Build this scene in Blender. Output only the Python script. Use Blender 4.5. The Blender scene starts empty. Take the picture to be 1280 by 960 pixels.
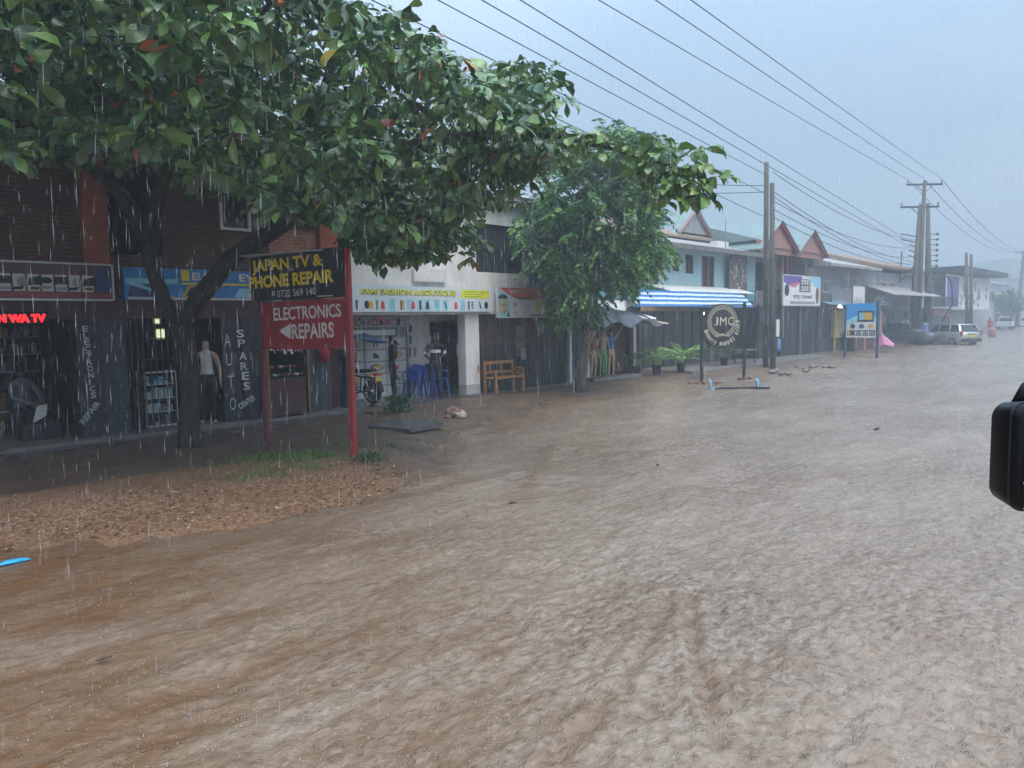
import bpy, bmesh, math, random
import numpy as np
from mathutils import Vector, Matrix
random.seed(7); rng = np.random.default_rng(7)
R = math.radians
scene = bpy.context.scene
COL = scene.collection

# ------------------------------------------------------------------ camera
F, CAMH = 925.0, 2.1
hd = np.array([.725, .689, 0]); hd /= np.linalg.norm(hd)
rt0 = np.array([hd[1], -hd[0], 0]); upz = np.array([0, 0, 1.])
_p, _r = math.atan(78 / F), R(1.0)
fw = hd * math.cos(_p) - upz * math.sin(_p)
u0 = upz * math.cos(_p) + hd * math.sin(_p)
rt = rt0 * math.cos(_r) - u0 * math.sin(_r)
uu = u0 * math.cos(_r) + rt0 * math.sin(_r)
CC = np.array([0, 0, CAMH])
def ray(px, py): return fw * F + rt * (px - 640) - uu * (py - 480)
def onZ(px, py, z=0.0):
    d = ray(px, py); return CC + d * ((z - CAMH) / d[2])
def onY(px, py, y):
    d = ray(px, py); return CC + d * (y / d[1])
def atD(px, py, depth): return CC + ray(px, py) * (depth / F)
def xz(px, py, y):
    q = onY(px, py, y); return float(q[0]), float(q[2])
def projN(P):
    v = P - CC; z = v @ fw
    return 640 + F * (v @ rt) / z, 480 - F * (v @ uu) / z, z
cam_d = bpy.data.cameras.new('camera'); cam = bpy.data.objects.new('camera', cam_d); COL.objects.link(cam)
cam.matrix_world = Matrix(((rt[0], uu[0], -fw[0], 0), (rt[1], uu[1], -fw[1], 0), (rt[2], uu[2], -fw[2], CAMH), (0, 0, 0, 1)))
cam_d.sensor_width = 36; cam_d.lens = 36 * F / 1280; cam_d.clip_start = .05; cam_d.clip_end = 2000
scene.camera = cam

# ------------------------------------------------------------------ materials
MATS = {}
def mat(name, col, rough=.6, var=.25, scale=6., bump=0., bscale=40., metal=0., spec=.5, emit=None, estr=0., coat=0., col2=None, stretch=(1, 1, 1), attr=None, trans=0.):
    if name in MATS: return MATS[name]
    m = bpy.data.materials.new(name); m.use_nodes = True; nt = m.node_tree; N = nt.nodes; L = nt.links
    b = N['Principled BSDF']; b.inputs['Roughness'].default_value = rough; b.inputs['Metallic'].default_value = metal
    b.inputs['Specular IOR Level'].default_value = spec; b.inputs['Coat Weight'].default_value = coat
    tc = N.new('ShaderNodeTexCoord'); mp = N.new('ShaderNodeMapping'); mp.inputs['Scale'].default_value = stretch
    L.new(tc.outputs['Object'], mp.inputs['Vector'])
    nz = N.new('ShaderNodeTexNoise'); nz.inputs['Scale'].default_value = scale; nz.inputs['Detail'].default_value = 5; nz.inputs['Roughness'].default_value = .65
    L.new(mp.outputs['Vector'], nz.inputs['Vector'])
    rp = N.new('ShaderNodeValToRGB')
    c2 = col2 if col2 else tuple(c * (1 - var) for c in col)
    c1 = col if col2 else tuple(min(1, c * (1 + var)) for c in col)
    rp.color_ramp.elements[0].position = .32; rp.color_ramp.elements[0].color = (*c2, 1)
    rp.color_ramp.elements[1].position = .68; rp.color_ramp.elements[1].color = (*c1, 1)
    L.new(nz.outputs['Fac'], rp.inputs['Fac']); src = rp.outputs['Color']
    if attr:
        at = N.new('ShaderNodeAttribute'); at.attribute_name = attr
        mx = N.new('ShaderNodeMix'); mx.data_type = 'RGBA'; mx.blend_type = 'MULTIPLY'; mx.inputs['Factor'].default_value = 1
        L.new(src, mx.inputs['A']); L.new(at.outputs['Color'], mx.inputs['B']); src = mx.outputs['Result']
    L.new(src, b.inputs['Base Color'])
    if bump:
        n2 = N.new('ShaderNodeTexNoise'); n2.inputs['Scale'].default_value = bscale; n2.inputs['Detail'].default_value = 4
        L.new(mp.outputs['Vector'], n2.inputs['Vector'])
        bp = N.new('ShaderNodeBump'); bp.inputs['Strength'].default_value = bump; bp.inputs['Distance'].default_value = .02
        L.new(n2.outputs['Fac'], bp.inputs['Height']); L.new(bp.outputs['Normal'], b.inputs['Normal'])
    if emit:
        b.inputs['Emission Color'].default_value = (*emit, 1); b.inputs['Emission Strength'].default_value = estr
    if trans:
        out = N['Material Output']; tl = N.new('ShaderNodeBsdfTranslucent'); ms = N.new('ShaderNodeMixShader'); ms.inputs[0].default_value = trans
        L.new(src, tl.inputs['Color']); L.new(b.outputs[0], ms.inputs[1]); L.new(tl.outputs[0], ms.inputs[2]); L.new(ms.outputs[0], out.inputs[0])
    MATS[name] = m; return m
def brick_mat(name, c1, c2, mortar, bw=.24, bh=.075, rough=.7):
    m = bpy.data.materials.new(name); m.use_nodes = True; nt = m.node_tree; N = nt.nodes; L = nt.links; b = N['Principled BSDF']
    b.inputs['Roughness'].default_value = rough
    tc = N.new('ShaderNodeTexCoord'); sp = N.new('ShaderNodeSeparateXYZ'); L.new(tc.outputs['Object'], sp.inputs[0])
    ad = N.new('ShaderNodeMath'); L.new(sp.outputs['X'], ad.inputs[0]); L.new(sp.outputs['Y'], ad.inputs[1])
    cb = N.new('ShaderNodeCombineXYZ'); L.new(ad.outputs[0], cb.inputs['X']); L.new(sp.outputs['Z'], cb.inputs['Y'])
    br = N.new('ShaderNodeTexBrick'); br.inputs['Scale'].default_value = 1; br.inputs['Brick Width'].default_value = bw; br.inputs['Row Height'].default_value = bh
    br.inputs['Mortar Size'].default_value = .009; br.inputs['Color1'].default_value = (*c1, 1); br.inputs['Color2'].default_value = (*c2, 1); br.inputs['Mortar'].default_value = (*mortar, 1)
    L.new(cb.outputs[0], br.inputs['Vector'])
    nz = N.new('ShaderNodeTexNoise'); nz.inputs['Scale'].default_value = 1.7; nz.inputs['Detail'].default_value = 6; L.new(tc.outputs['Object'], nz.inputs['Vector'])
    mr = N.new('ShaderNodeMapRange'); mr.inputs['From Min'].default_value = .3; mr.inputs['From Max'].default_value = .7; mr.inputs['To Min'].default_value = .55; mr.inputs['To Max'].default_value = 1.2; L.new(nz.outputs['Fac'], mr.inputs['Value'])
    mx = N.new('ShaderNodeMix'); mx.data_type = 'RGBA'; mx.blend_type = 'MULTIPLY'; mx.inputs['Factor'].default_value = 1
    L.new(br.outputs['Color'], mx.inputs['A']); L.new(mr.outputs[0], mx.inputs['B']); L.new(mx.outputs['Result'], b.inputs['Base Color'])
    bp = N.new('ShaderNodeBump'); bp.inputs['Strength'].default_value = .6; bp.inputs['Distance'].default_value = .01; bp.invert = True
    L.new(br.outputs['Fac'], bp.inputs['Height']); L.new(bp.outputs['Normal'], b.inputs['Normal'])
    return m
def stained(name, col, stain, rough=.75, amt=.5):
    """painted plaster with vertical rain streaks and grime of their own shape"""
    m = bpy.data.materials.new(name); m.use_nodes = True; nt = m.node_tree; N = nt.nodes; L = nt.links; b = N['Principled BSDF']; b.inputs['Roughness'].default_value = rough
    tc = N.new('ShaderNodeTexCoord'); mp = N.new('ShaderNodeMapping'); mp.inputs['Scale'].default_value = (2.2, 2.2, .28); L.new(tc.outputs['Object'], mp.inputs[0])
    n1 = N.new('ShaderNodeTexNoise'); n1.inputs['Scale'].default_value = 1.6; n1.inputs['Detail'].default_value = 7; n1.inputs['Roughness'].default_value = .7; L.new(mp.outputs[0], n1.inputs['Vector'])
    n2 = N.new('ShaderNodeTexNoise'); n2.inputs['Scale'].default_value = 1.1; n2.inputs['Detail'].default_value = 6; L.new(tc.outputs['Object'], n2.inputs['Vector'])
    mu = N.new('ShaderNodeMath'); mu.operation = 'MULTIPLY'; L.new(n1.outputs['Fac'], mu.inputs[0]); L.new(n2.outputs['Fac'], mu.inputs[1])
    mr = N.new('ShaderNodeMapRange'); mr.inputs['From Min'].default_value = .2; mr.inputs['From Max'].default_value = .42; mr.inputs['To Max'].default_value = amt; L.new(mu.outputs[0], mr.inputs['Value'])
    mx = N.new('ShaderNodeMix'); mx.data_type = 'RGBA'; mx.inputs['A'].default_value = (*col, 1); mx.inputs['B'].default_value = (*stain, 1)
    L.new(mr.outputs[0], mx.inputs['Factor']); L.new(mx.outputs['Result'], b.inputs['Base Color']); MATS[name] = m; return m

M_redboard = stained('red_board', (.36, .014, .03), (.10, .035, .03), .4, .75); M_blackboard = stained('black_board', (.006, .007, .010), (.05, .05, .052), .4, .5); M_red = stained('red_paint', (.36, .016, .028), (.13, .035, .03), .4, .85)
M_brick = brick_mat('brick', (.11, .036, .022), (.075, .026, .017), (.14, .085, .065))
M_brick2 = brick_mat('brick_orange', (.42, .15, .08), (.34, .11, .06), (.42, .30, .24))
M_orange = mat('orange_paint', (.30, .075, .035), .6, .3, 3, .15)
M_maroon = mat('maroon_paint', (.075, .022, .02), .5, .3, 3, .1)
M_white = mat('white_paint', (.72, .72, .70), .6, .08, 3)
M_letter = mat('white_letter', (.68, .64, .60), .55, .12, 14)
M_yel = mat('yellow_letter', (.80, .58, .02), .5, .1, 8)
M_yelhi = mat('lemon_letter', (.80, .80, .04), .5, .1, 8)
M_cream = mat('cream_letter', (.60, .57, .40), .5, .12, 8)
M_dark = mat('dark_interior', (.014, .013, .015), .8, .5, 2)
M_black = mat('black', (.012, .012, .014), .45, .3, 10)
M_blackpl = mat('black_plastic', (.004, .004, .005), .35, .2, 30, spec=.25)
M_charcoal = mat('charcoal_paint', (.018, .021, .026), .5, .25, 4, .1)
M_greyblock = mat('grey_block', (.042, .048, .058), .6, .25, 3, .2)
M_steel = mat('steel', (.28, .29, .31), .4, .2, 8, metal=.6)
M_alu = mat('aluminium', (.55, .56, .58), .35, .15, 8, metal=.4)
M_conc = mat('concrete', (.17, .155, .145), .45, .3, 2.2, .3, 30)
M_concw = mat('wet_concrete', (.085, .08, .076), .22, .35, 1.6, .3, 20)
M_wood = mat('wood', (.30, .14, .05), .5, .3, 4, .2, stretch=(1, 1, 6))
M_woodd = mat('dark_wood', (.10, .055, .035), .6, .35, 4, .2, stretch=(6, 6, 1))
M_plaster = stained('white_plaster', (.76, .75, .73), (.34, .28, .20), amt=.5)
M_aqua = stained('aqua_plaster', (.34, .52, .58), (.34, .36, .36), amt=.45)
M_turq = stained('turquoise_plaster', (.13, .44, .55), (.25, .4, .45), amt=.4)
M_palewall = stained('pale_plaster', (.42, .42, .42), (.25, .23, .22), amt=.5)
M_pink = stained('pink_plaster', (.36, .175, .15), (.25, .19, .17), amt=.5)
M_greywall = stained('grey_plaster', (.30, .31, .33), (.17, .17, .17), amt=.5)
M_roofg = mat('roof_green', (.20, .27, .27), .45, .15, 1.5)
M_roof = mat('roof_sheet', (.36, .34, .33), .45, .3, 1.2, .2, 3, stretch=(1, .2, 1))
M_tile = mat('roof_tile', (.28, .20, .15), .7, .4, 9, .5, 14)
M_glass = mat('dark_glass', (.02, .022, .026), .08, .3, 2, spec=.6)
M_glassb = mat('window_brown', (.11, .085, .08), .4, .3, 3)
M_chrome = mat('chrome', (.6, .6, .62), .15, .05, 3, metal=.9)
M_rubber = mat('rubber', (.015, .015, .016), .7, .3, 12)
M_blue = mat('blue_plastic', (.02, .10, .55), .35, .12, 5)
M_cyan = mat('cyan_plastic', (.05, .42, .75), .4, .15, 5)
M_bluepipe = mat('blue_pipe', (.22, .50, .68), .45, .15, 8)
M_bluesign = mat('blue_sign', (.03, .22, .55), .5, .25, 2)
M_skin = mat('skin', (.11, .06, .04), .5, .15, 20)
M_skinl = mat('mannequin_skin', (.42, .28, .19), .45, .1, 12)
M_cloth = mat('dark_cloth', (.015, .016, .022), .85, .3, 20, .2)
M_clothb = mat('blue_cloth', (.12, .22, .42), .85, .3, 20, .2)
M_jeans = mat('denim', (.05, .09, .17), .85, .4, 8, .2)
M_clothr = mat('red_cloth', (.35, .02, .03), .8, .3, 20, .2)
M_clothw = mat('white_cloth', (.60, .59, .58), .8, .12, 12, .1)
M_clothg = mat('grey_cloth', (.16, .15, .17), .85, .2, 12, .1)
M_hair = mat('hair', (.008, .007, .007), .7, .3, 40)
M_boot = mat('mustard_boot', (.38, .33, .12), .5, .2, 10)
M_pole = mat('weathered_pole', (.095, .085, .068), .8, .4, 5, .5, 9, stretch=(6, 6, .5))
M_bark = mat('bark', (.035, .027, .021), .75, .5, 9, 1., 16, stretch=(1, 1, .35))
M_bark2 = mat('bark_brown', (.12, .085, .065), .75, .4, 9, .8, 16, stretch=(1, 1, .35))
M_silver = mat('silver_car_paint', (.40, .40, .38), .3, .06, 2, metal=.3, coat=.5)
M_carwhite = mat('white_car_paint', (.68, .70, .72), .3, .05, 2, coat=.5)
M_cardark = mat('dark_car_paint', (.06, .07, .09), .3, .1, 2, coat=.5)
M_taill = mat('tail_lamp', (.35, .02, .02), .2, .1, 4)
M_plate = mat('yellow_plate', (.75, .50, .03), .5, .08, 4)
M_stone = mat('rock', (.24, .14, .095), .7, .5, 6, .6, 12)
M_rust = mat('rusty_plate', (.12, .11, .11), .25, .3, 5, .3)

# ------------------------------------------------------------------ mesh builder
OFF = {}
class MB:
    def __init__(s): s.v = []; s.f = []; s.mi = []; s.sm = []; s.mats = []; s.M = Matrix.Identity(4)
    def _m(s, m):
        if m is None: return 0
        if m not in s.mats: s.mats.append(m)
        return s.mats.index(m)
    def add(s, vs, fs, m=None, smooth=False):
        b = len(s.v); s.v += [s.M @ Vector(v) for v in vs]; k = s._m(m)
        for f in fs: s.f.append([b + i for i in f]); s.mi.append(k); s.sm.append(smooth)
        return s
    def box(s, x0, x1, y0, y1, z0, z1, m=None):
        return s.add([(x0, y0, z0), (x1, y0, z0), (x1, y1, z0), (x0, y1, z0), (x0, y0, z1), (x1, y0, z1), (x1, y1, z1), (x0, y1, z1)],
                     [(0, 3, 2, 1), (4, 5, 6, 7), (0, 1, 5, 4), (1, 2, 6, 5), (2, 3, 7, 6), (3, 0, 4, 7)], m)
    def cbox(s, c, d, m=None, rz=0., rx=0., ry=0.):
        T = Matrix.Translation(c) @ Matrix.Rotation(rz, 4, 'Z') @ Matrix.Rotation(ry, 4, 'Y') @ Matrix.Rotation(rx, 4, 'X')
        o = s.M; s.M = o @ T; s.box(-d[0] / 2, d[0] / 2, -d[1] / 2, d[1] / 2, -d[2] / 2, d[2] / 2, m); s.M = o; return s
    def beam(s, a, b, w, h, m=None):
        a = Vector(a); b = Vector(b); d = b - a; L = d.length; z = d.normalized()
        x = z.cross(Vector((0, 0, 1)));  x = Vector((1, 0, 0)) if x.length < 1e-3 else x.normalized()
        y = z.cross(x); vs = []
        for t in (0, L):
            for sx, sy in ((-1, -1), (1, -1), (1, 1), (-1, 1)): vs.append(a + z * t + x * sx * w / 2 + y * sy * h / 2)
        return s.add(vs, [(0, 1, 2, 3), (7, 6, 5, 4), (0, 4, 5, 1), (1, 5, 6, 2), (2, 6, 7, 3), (3, 7, 4, 0)], m)
    def tube(s, pts, rad, n=8, m=None, smooth=True, cap=True, jit=0.):
        pts = [Vector(p) for p in pts]; rad = [rad] * len(pts) if isinstance(rad, (int, float)) else rad
        vs = []; px = None
        for i, p in enumerate(pts):
            d = (pts[min(i + 1, len(pts) - 1)] - pts[max(i - 1, 0)]).normalized()
            if px is None:
                px = d.cross(Vector((0, 0, 1)));  px = Vector((1, 0, 0)) if px.length < 1e-3 else px.normalized()
            px = (px - d * px.dot(d)).normalized(); py = d.cross(px)
            for k in range(n):
                a = 2 * math.pi * k / n; r = rad[i] * (1 + random.uniform(-jit, jit)); vs.append(p + (px * math.cos(a) + py * math.sin(a)) * r)
        fs = [(i * n + k, i * n + (k + 1) % n, (i + 1) * n + (k + 1) % n, (i + 1) * n + k) for i in range(len(pts) - 1) for k in range(n)]
        if cap: fs += [tuple(range(n))[::-1], tuple((len(pts) - 1) * n + k for k in range(n))]
        return s.add(vs, fs, m, smooth)
    def lathe(s, prof, n=16, m=None, axis='Z', c=(0, 0, 0), smooth=True):
        vs = []
        for r, h in prof:
            for k in range(n):
                a = 2 * math.pi * k / n; p = (r * math.cos(a), r * math.sin(a), h)
                if axis == 'Y': p = (p[0], h, p[1])
                if axis == 'X': p = (h, p[0], p[1])
                vs.append((p[0] + c[0], p[1] + c[1], p[2] + c[2]))
        q = len(prof); fs = [(i * n + k, i * n + (k + 1) % n, (i + 1) * n + (k + 1) % n, (i + 1) * n + k) for i in range(q - 1) for k in range(n)]
        if prof[0][0] > 1e-4: fs.append(tuple(range(n))[::-1])
        if prof[-1][0] > 1e-4: fs.append(tuple((q - 1) * n + k for k in range(n)))
        return s.add(vs, fs, m, smooth)
    def ball(s, c, r, m=None, n=10, q=7):
        r = (r, r, r) if isinstance(r, (int, float)) else r; vs = []; 
        for i in range(q + 1):
            t = math.pi * i / q
            for k in range(n):
                a = 2 * math.pi * k / n; vs.append((c[0] + r[0] * math.sin(t) * math.cos(a), c[1] + r[1] * math.sin(t) * math.sin(a), c[2] + r[2] * math.cos(t)))
        return s.add(vs, [(i * n + k, (i + 1) * n + k, (i + 1) * n + (k + 1) % n, i * n + (k + 1) % n) for i in range(q) for k in range(n)], m, True)
    def loft(s, loops, m=None, smooth=False, cap=True):
        n = len(loops[0]); vs = [p for l in loops for p in l]
        fs = [(i * n + k, i * n + (k + 1) % n, (i + 1) * n + (k + 1) % n, (i + 1) * n + k) for i in range(len(loops) - 1) for k in range(n)]
        if cap: fs += [tuple(range(n))[::-1], tuple((len(loops) - 1) * n + k for k in range(n))]
        return s.add(vs, fs, m, smooth)
    def prism(s, poly, y0, y1, m=None):
        """poly in (x,z), extruded along y"""
        return s.loft([[(x, y0, z) for x, z in poly], [(x, y1, z) for x, z in poly]], m)
    def xprism(s, poly, x0, x1, m=None):
        return s.loft([[(x0, y, z) for y, z in poly], [(x1, y, z) for y, z in poly]], m)
    def build(s, name, m=None, parent=None, bevel=0.):
        me = bpy.data.meshes.new(name)
        off = OFF.get(parent.name, Vector((0, 0, 0))) if parent else Vector((0, 0, 0))
        inv = MW.get(parent.name) if parent else None
        vs = [(inv @ v if inv else v) for v in s.v]
        me.from_pydata([tuple(v) for v in vs], [], s.f)
        for q in (s.mats if s.mats else [m]): me.materials.append(q)
        if s.mats: me.polygons.foreach_set('material_index', s.mi)
        me.polygons.foreach_set('use_smooth', s.sm)
        me.validate(); me.update()
        bm = bmesh.new(); bm.from_mesh(me); bmesh.ops.recalc_face_normals(bm, faces=bm.faces); bm.to_mesh(me); bm.free()
        o = bpy.data.objects.new(name, me); COL.objects.link(o)
        if parent: o.parent = parent; MW[o.name] = MW.get(parent.name, Matrix.Identity(4))
        else: MW[o.name] = Matrix.Identity(4)
        if bevel:
            bv = o.modifiers.new('b', 'BEVEL'); bv.width = bevel; bv.segments = 2; bv.limit_method = 'ANGLE'
        return o
MW = {}
def thing(name, label, cat, loc=(0, 0, 0), rz=0., group=None):
    o = bpy.data.objects.new(name, None); COL.objects.link(o); o.location = loc; o.rotation_euler = (0, 0, rz); o.empty_display_size = .1
    o['label'] = label; o['category'] = cat
    if group: o['group'] = group
    MW[o.name] = (Matrix.Translation(loc) @ Matrix.Rotation(rz, 4, 'Z')).inverted(); return o
def tag(o, label, cat, group=None):
    o['label'] = label; o['category'] = cat
    if group: o['group'] = group
    return o
def kind(o, k, label=None):
    o['kind'] = k
    if label: o['label'] = label
    return o
def children(o): return [c for c in bpy.data.objects if c.parent == o]
def dup(o, loc=None, rz=None, label=None, parent=None, scale=None):
    kids = KIDS.get(o.name) or [c.name for c in children(o)]; KIDS[o.name] = kids
    c = o.copy(); COL.objects.link(c); c.parent = parent
    if loc is not None: c.location = loc
    if rz is not None: c.rotation_euler = (0, 0, rz)
    if scale: c.scale = scale
    if label: c['label'] = label
    for k in kids: dup(bpy.data.objects[k], parent=c)
    return c
KIDS = {}
_tc = {}
def text_geo(s, bold=0.):
    key = (s, bold)
    if key in _tc: return _tc[key]
    cu = bpy.data.curves.new('t', 'FONT'); cu.body = s; cu.size = 1; cu.offset = bold; cu.resolution_u = 3; cu.extrude = .0
    cu.fill_mode = 'FRONT'
    o = bpy.data.objects.new('t', cu); COL.objects.link(o); dg = bpy.context.evaluated_depsgraph_get(); dg.update()
    me = bpy.data.meshes.new_from_object(o.evaluated_get(dg))
    vs = [v.co.copy() for v in me.vertices]; fs = [tuple(p.vertices) for p in me.polygons]
    bpy.data.objects.remove(o); bpy.data.curves.remove(cu); bpy.data.meshes.remove(me)
    if vs:
        x0 = min(v.x for v in vs); x1 = max(v.x for v in vs); y0 = min(v.y for v in vs); y1 = max(v.y for v in vs)
        vs = [Vector(((v.x - x0) / (x1 - x0), (v.y - y0) / (y1 - y0), 0)) for v in vs]
    _tc[key] = (vs, fs); return _tc[key]
def frame(origin, xdir, up=(0, 0, 1)):
    """matrix whose x runs along xdir, y along up, z towards the viewer"""
    x = Vector(xdir).normalized(); y = Vector(up); y = (y - x * y.dot(x)).normalized(); z = x.cross(y)
    return Matrix(((x.x, y.x, z.x, origin[0]), (x.y, y.y, z.y, origin[1]), (x.z, y.z, z.z, origin[2]), (0, 0, 0, 1)))
FAC = lambda x, y, z: frame((x, y, z), (1, 0, 0))      # facade-facing-street frame: local x,y,z(out)
def put_text(mb, Mx, s, x, y, w, h, m, out=.004, bold=.03, rot=0., depth=.004):
    vs, fs = text_geo(s, bold); T = Mx @ Matrix.Translation((x, y, out)) @ Matrix.Rotation(rot, 4, 'Z')
    o = mb.M; mb.M = T; mb.add([(v.x * w, v.y * h, 0) for v in vs], fs, m); mb.M = o
def rect(mb, Mx, x0, x1, y0, y1, m, out=.003):
    o = mb.M; mb.M = Mx; mb.add([(x0, y0, out), (x1, y0, out), (x1, y1, out), (x0, y1, out)], [(0, 1, 2, 3)], m); mb.M = o
def poly(mb, Mx, pts, m, out=.003):
    o = mb.M; mb.M = Mx; mb.add([(x, y, out) for x, y in pts], [tuple(range(len(pts)))], m); mb.M = o
def disc(mb, Mx, cx, cy, rx, ry, m, out=.003, n=14, a0=0, a1=360):
    poly(mb, Mx, [(cx + rx * math.cos(R(a0 + (a1 - a0) * k / n)), cy + ry * math.sin(R(a0 + (a1 - a0) * k / n))) for k in range(n + (0 if a1 - a0 == 360 else 1))], m, out)
def slab(mb, Mx, x0, x1, y0, y1, z0, z1, m):
    o = mb.M; mb.M = Mx; mb.box(x0, x1, y0, y1, z0, z1, m); mb.M = o
PAL = [mat('print_' + n, c, .5, .1, 5) for n, c in dict(navy=(.03, .05, .18), pink=(.6, .12, .25), sky=(.25, .6, .75), amber=(.7, .42, .05), brown=(.16, .08, .05), lilac=(.42, .32, .5), leaf=(.12, .32, .08), ink=(.02, .02, .03), red=(.6, .06, .05), grey=(.3, .3, .33)).items()]
P = dict(zip('navy pink sky amber brown lilac leaf ink red grey'.split(), PAL))

# ------------------------------------------------------------------ numpy noise
_perm = np.random.default_rng(3).permutation(512); _perm = np.concatenate([_perm, _perm]); _g = np.random.default_rng(4).random(512) * 2 - 1
def vnoise(x, y):
    xi = np.floor(x).astype(int); yi = np.floor(y).astype(int); fx = x - xi; fy = y - yi
    fx = fx * fx * (3 - 2 * fx); fy = fy * fy * (3 - 2 * fy)
    h = lambda a, b: _g[_perm[(_perm[a & 511] + b) & 511]]
    return (h(xi, yi) * (1 - fx) + h(xi + 1, yi) * fx) * (1 - fy) + (h(xi, yi + 1) * (1 - fx) + h(xi + 1, yi + 1) * fx) * fy
def np_mesh(name, V, Fq, m, col=None, smooth=True, parent=None, attr='tint'):
    m = m
    me = bpy.data.meshes.new(name); V = np.asarray(V, dtype=np.float32); Fq = np.asarray(Fq, dtype=np.int32); k = Fq.shape[1]
    me.vertices.add(len(V)); me.vertices.foreach_set('co', V.ravel())
    me.loops.add(Fq.size); me.loops.foreach_set('vertex_index', Fq.ravel())
    me.polygons.add(len(Fq)); me.polygons.foreach_set('loop_start', np.arange(0, Fq.size, k, dtype=np.int32)); me.polygons.foreach_set('loop_total', np.full(len(Fq), k, dtype=np.int32))
    me.polygons.foreach_set('use_smooth', np.full(len(Fq), smooth)); me.update(calc_edges=True); me.validate()
    me.materials.append(m)
    if col is not None:
        a = me.color_attributes.new(attr, 'FLOAT_COLOR', 'POINT'); c4 = np.ones((len(V), 4), dtype=np.float32); c4[:, :3] = col; a.data.foreach_set('color', c4.ravel())
    o = bpy.data.objects.new(name, me); COL.objects.link(o)
    if parent: o.parent = parent
    return o
# ------------------------------------------------------------------ sky, sun, air
SUN_EL, SUN_AZ = 58., 200.
w = bpy.data.worlds.new('World'); scene.world = w; w.use_nodes = True; nt = w.node_tree; N = nt.nodes; L = nt.links
sky = N.new('ShaderNodeTexSky'); sky.sky_type = 'NISHITA'; sky.sun_disc = False; sky.sun_elevation = R(SUN_EL); sky.sun_rotation = R(SUN_AZ); sky.air_density = 1.4; sky.dust_density = 3.; sky.ozone_density = 1.5
tc = N.new('ShaderNodeTexCoord'); nz = N.new('ShaderNodeTexNoise'); nz.inputs['Scale'].default_value = 1.6; nz.inputs['Detail'].default_value = 4
mp = N.new('ShaderNodeMapping'); mp.inputs['Scale'].default_value = (1, 1, 2.5); L.new(tc.outputs['Generated'], mp.inputs[0]); L.new(mp.outputs[0], nz.inputs['Vector'])
cr = N.new('ShaderNodeValToRGB'); cr.color_ramp.elements[0].position = .38; cr.color_ramp.elements[0].color = (2.25, 3.15, 4.2, 1); cr.color_ramp.elements[1].position = .62; cr.color_ramp.elements[1].color = (3.25, 4.1, 4.95, 1)
L.new(nz.outputs['Fac'], cr.inputs['Fac'])
mx = N.new('ShaderNodeMix'); mx.data_type = 'RGBA'; mx.inputs['Factor'].default_value = .85; L.new(sky.outputs[0], mx.inputs['A']); L.new(cr.outputs[0], mx.inputs['B'])
sz_ = N.new('ShaderNodeSeparateXYZ'); L.new(tc.outputs['Generated'], sz_.inputs[0]); pw = N.new('ShaderNodeMath'); pw.operation = 'MULTIPLY_ADD'; cl_ = N.new('ShaderNodeMath'); cl_.operation = 'MAXIMUM'; cl_.inputs[1].default_value = 0; L.new(sz_.outputs['Z'], cl_.inputs[0]); p2_ = N.new('ShaderNodeMath'); p2_.operation = 'POWER'; p2_.inputs[1].default_value = 1.6; L.new(cl_.outputs[0], p2_.inputs[0]); L.new(p2_.outputs[0], pw.inputs[0]); pw.inputs[1].default_value = 4.6; pw.inputs[2].default_value = 1.0
vm = N.new('ShaderNodeVectorMath'); vm.operation = 'SCALE'; L.new(mx.outputs['Result'], vm.inputs[0]); L.new(pw.outputs[0], vm.inputs['Scale']); L.new(vm.outputs[0], N['Background'].inputs['Color']); N['Background'].inputs['Strength'].default_value = .085
sd = bpy.data.lights.new('sun', 'SUN'); sd.energy = 1.5; sd.angle = R(40); sd.color = (1, .93, .84)
so = bpy.data.objects.new('sun', sd); COL.objects.link(so)
az = R(SUN_AZ); dv = Vector((math.sin(az) * math.cos(R(SUN_EL)), math.cos(az) * math.cos(R(SUN_EL)), math.sin(R(SUN_EL))))
so.rotation_euler = (-dv).to_track_quat('-Z', 'Y').to_euler(); so.location = (0, 0, 40)
hz = MB(); hz.box(-60, 330, -90, 150, -2.2, 42); ho = hz.build('haze'); kind(ho, 'stuff', 'grey-blue rain haze filling the air above the street')
hm = bpy.data.materials.new('haze_air'); hm.use_nodes = True; hn = hm.node_tree; hn.nodes.remove(hn.nodes['Principled BSDF'])
pv = hn.nodes.new('ShaderNodeVolumePrincipled'); pv.inputs['Density'].default_value = .0052; pv.inputs['Color'].default_value = (.56, .64, .71, 1); pv.inputs['Anisotropy'].default_value = .2
hn.links.new(pv.outputs[0], hn.nodes['Material Output'].inputs['Volume']); ho.data.materials.clear(); ho.data.materials.append(hm)

# ------------------------------------------------------------------ land under and beside the flood
SX = np.array([-60, -5, 1.7, 3.7, 5.0, 6.6, 7.9, 11.4, 16.1, 20, 30, 45, 60, 120, 340]); SY = np.array([8.6, 8.9, 8.6, 7.7, 7.5, 8.0, 9.3, 11.0, 12.8, 13.3, 13.6, 14.5, 15.3, 20., 38.])
def shore(x): return np.interp(x, SX, SY)
def land(x, y):
    d = y - shore(x) + vnoise(x * .9, y * .9) * .35 + vnoise(x * 3.1 + 9, y * 3.1) * .12
    h = np.where(d > 0, np.minimum(d * .09, .10), d * .10)
    mound = np.exp(-((y - 9.3) / 1.25) ** 2 - ((x - 2.5) / 4.2) ** 2) * .12
    h = h + mound * np.clip(d + .3, 0, 1) + vnoise(x * 2.3, y * 2.3) * .018 * np.clip(d + .5, 0, 1) + vnoise(x * 9, y * 9) * .008
    h = np.where(y > 13.9 - .0, np.minimum(h, .085), h)
    return np.clip(h, -.35, .3)
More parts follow.
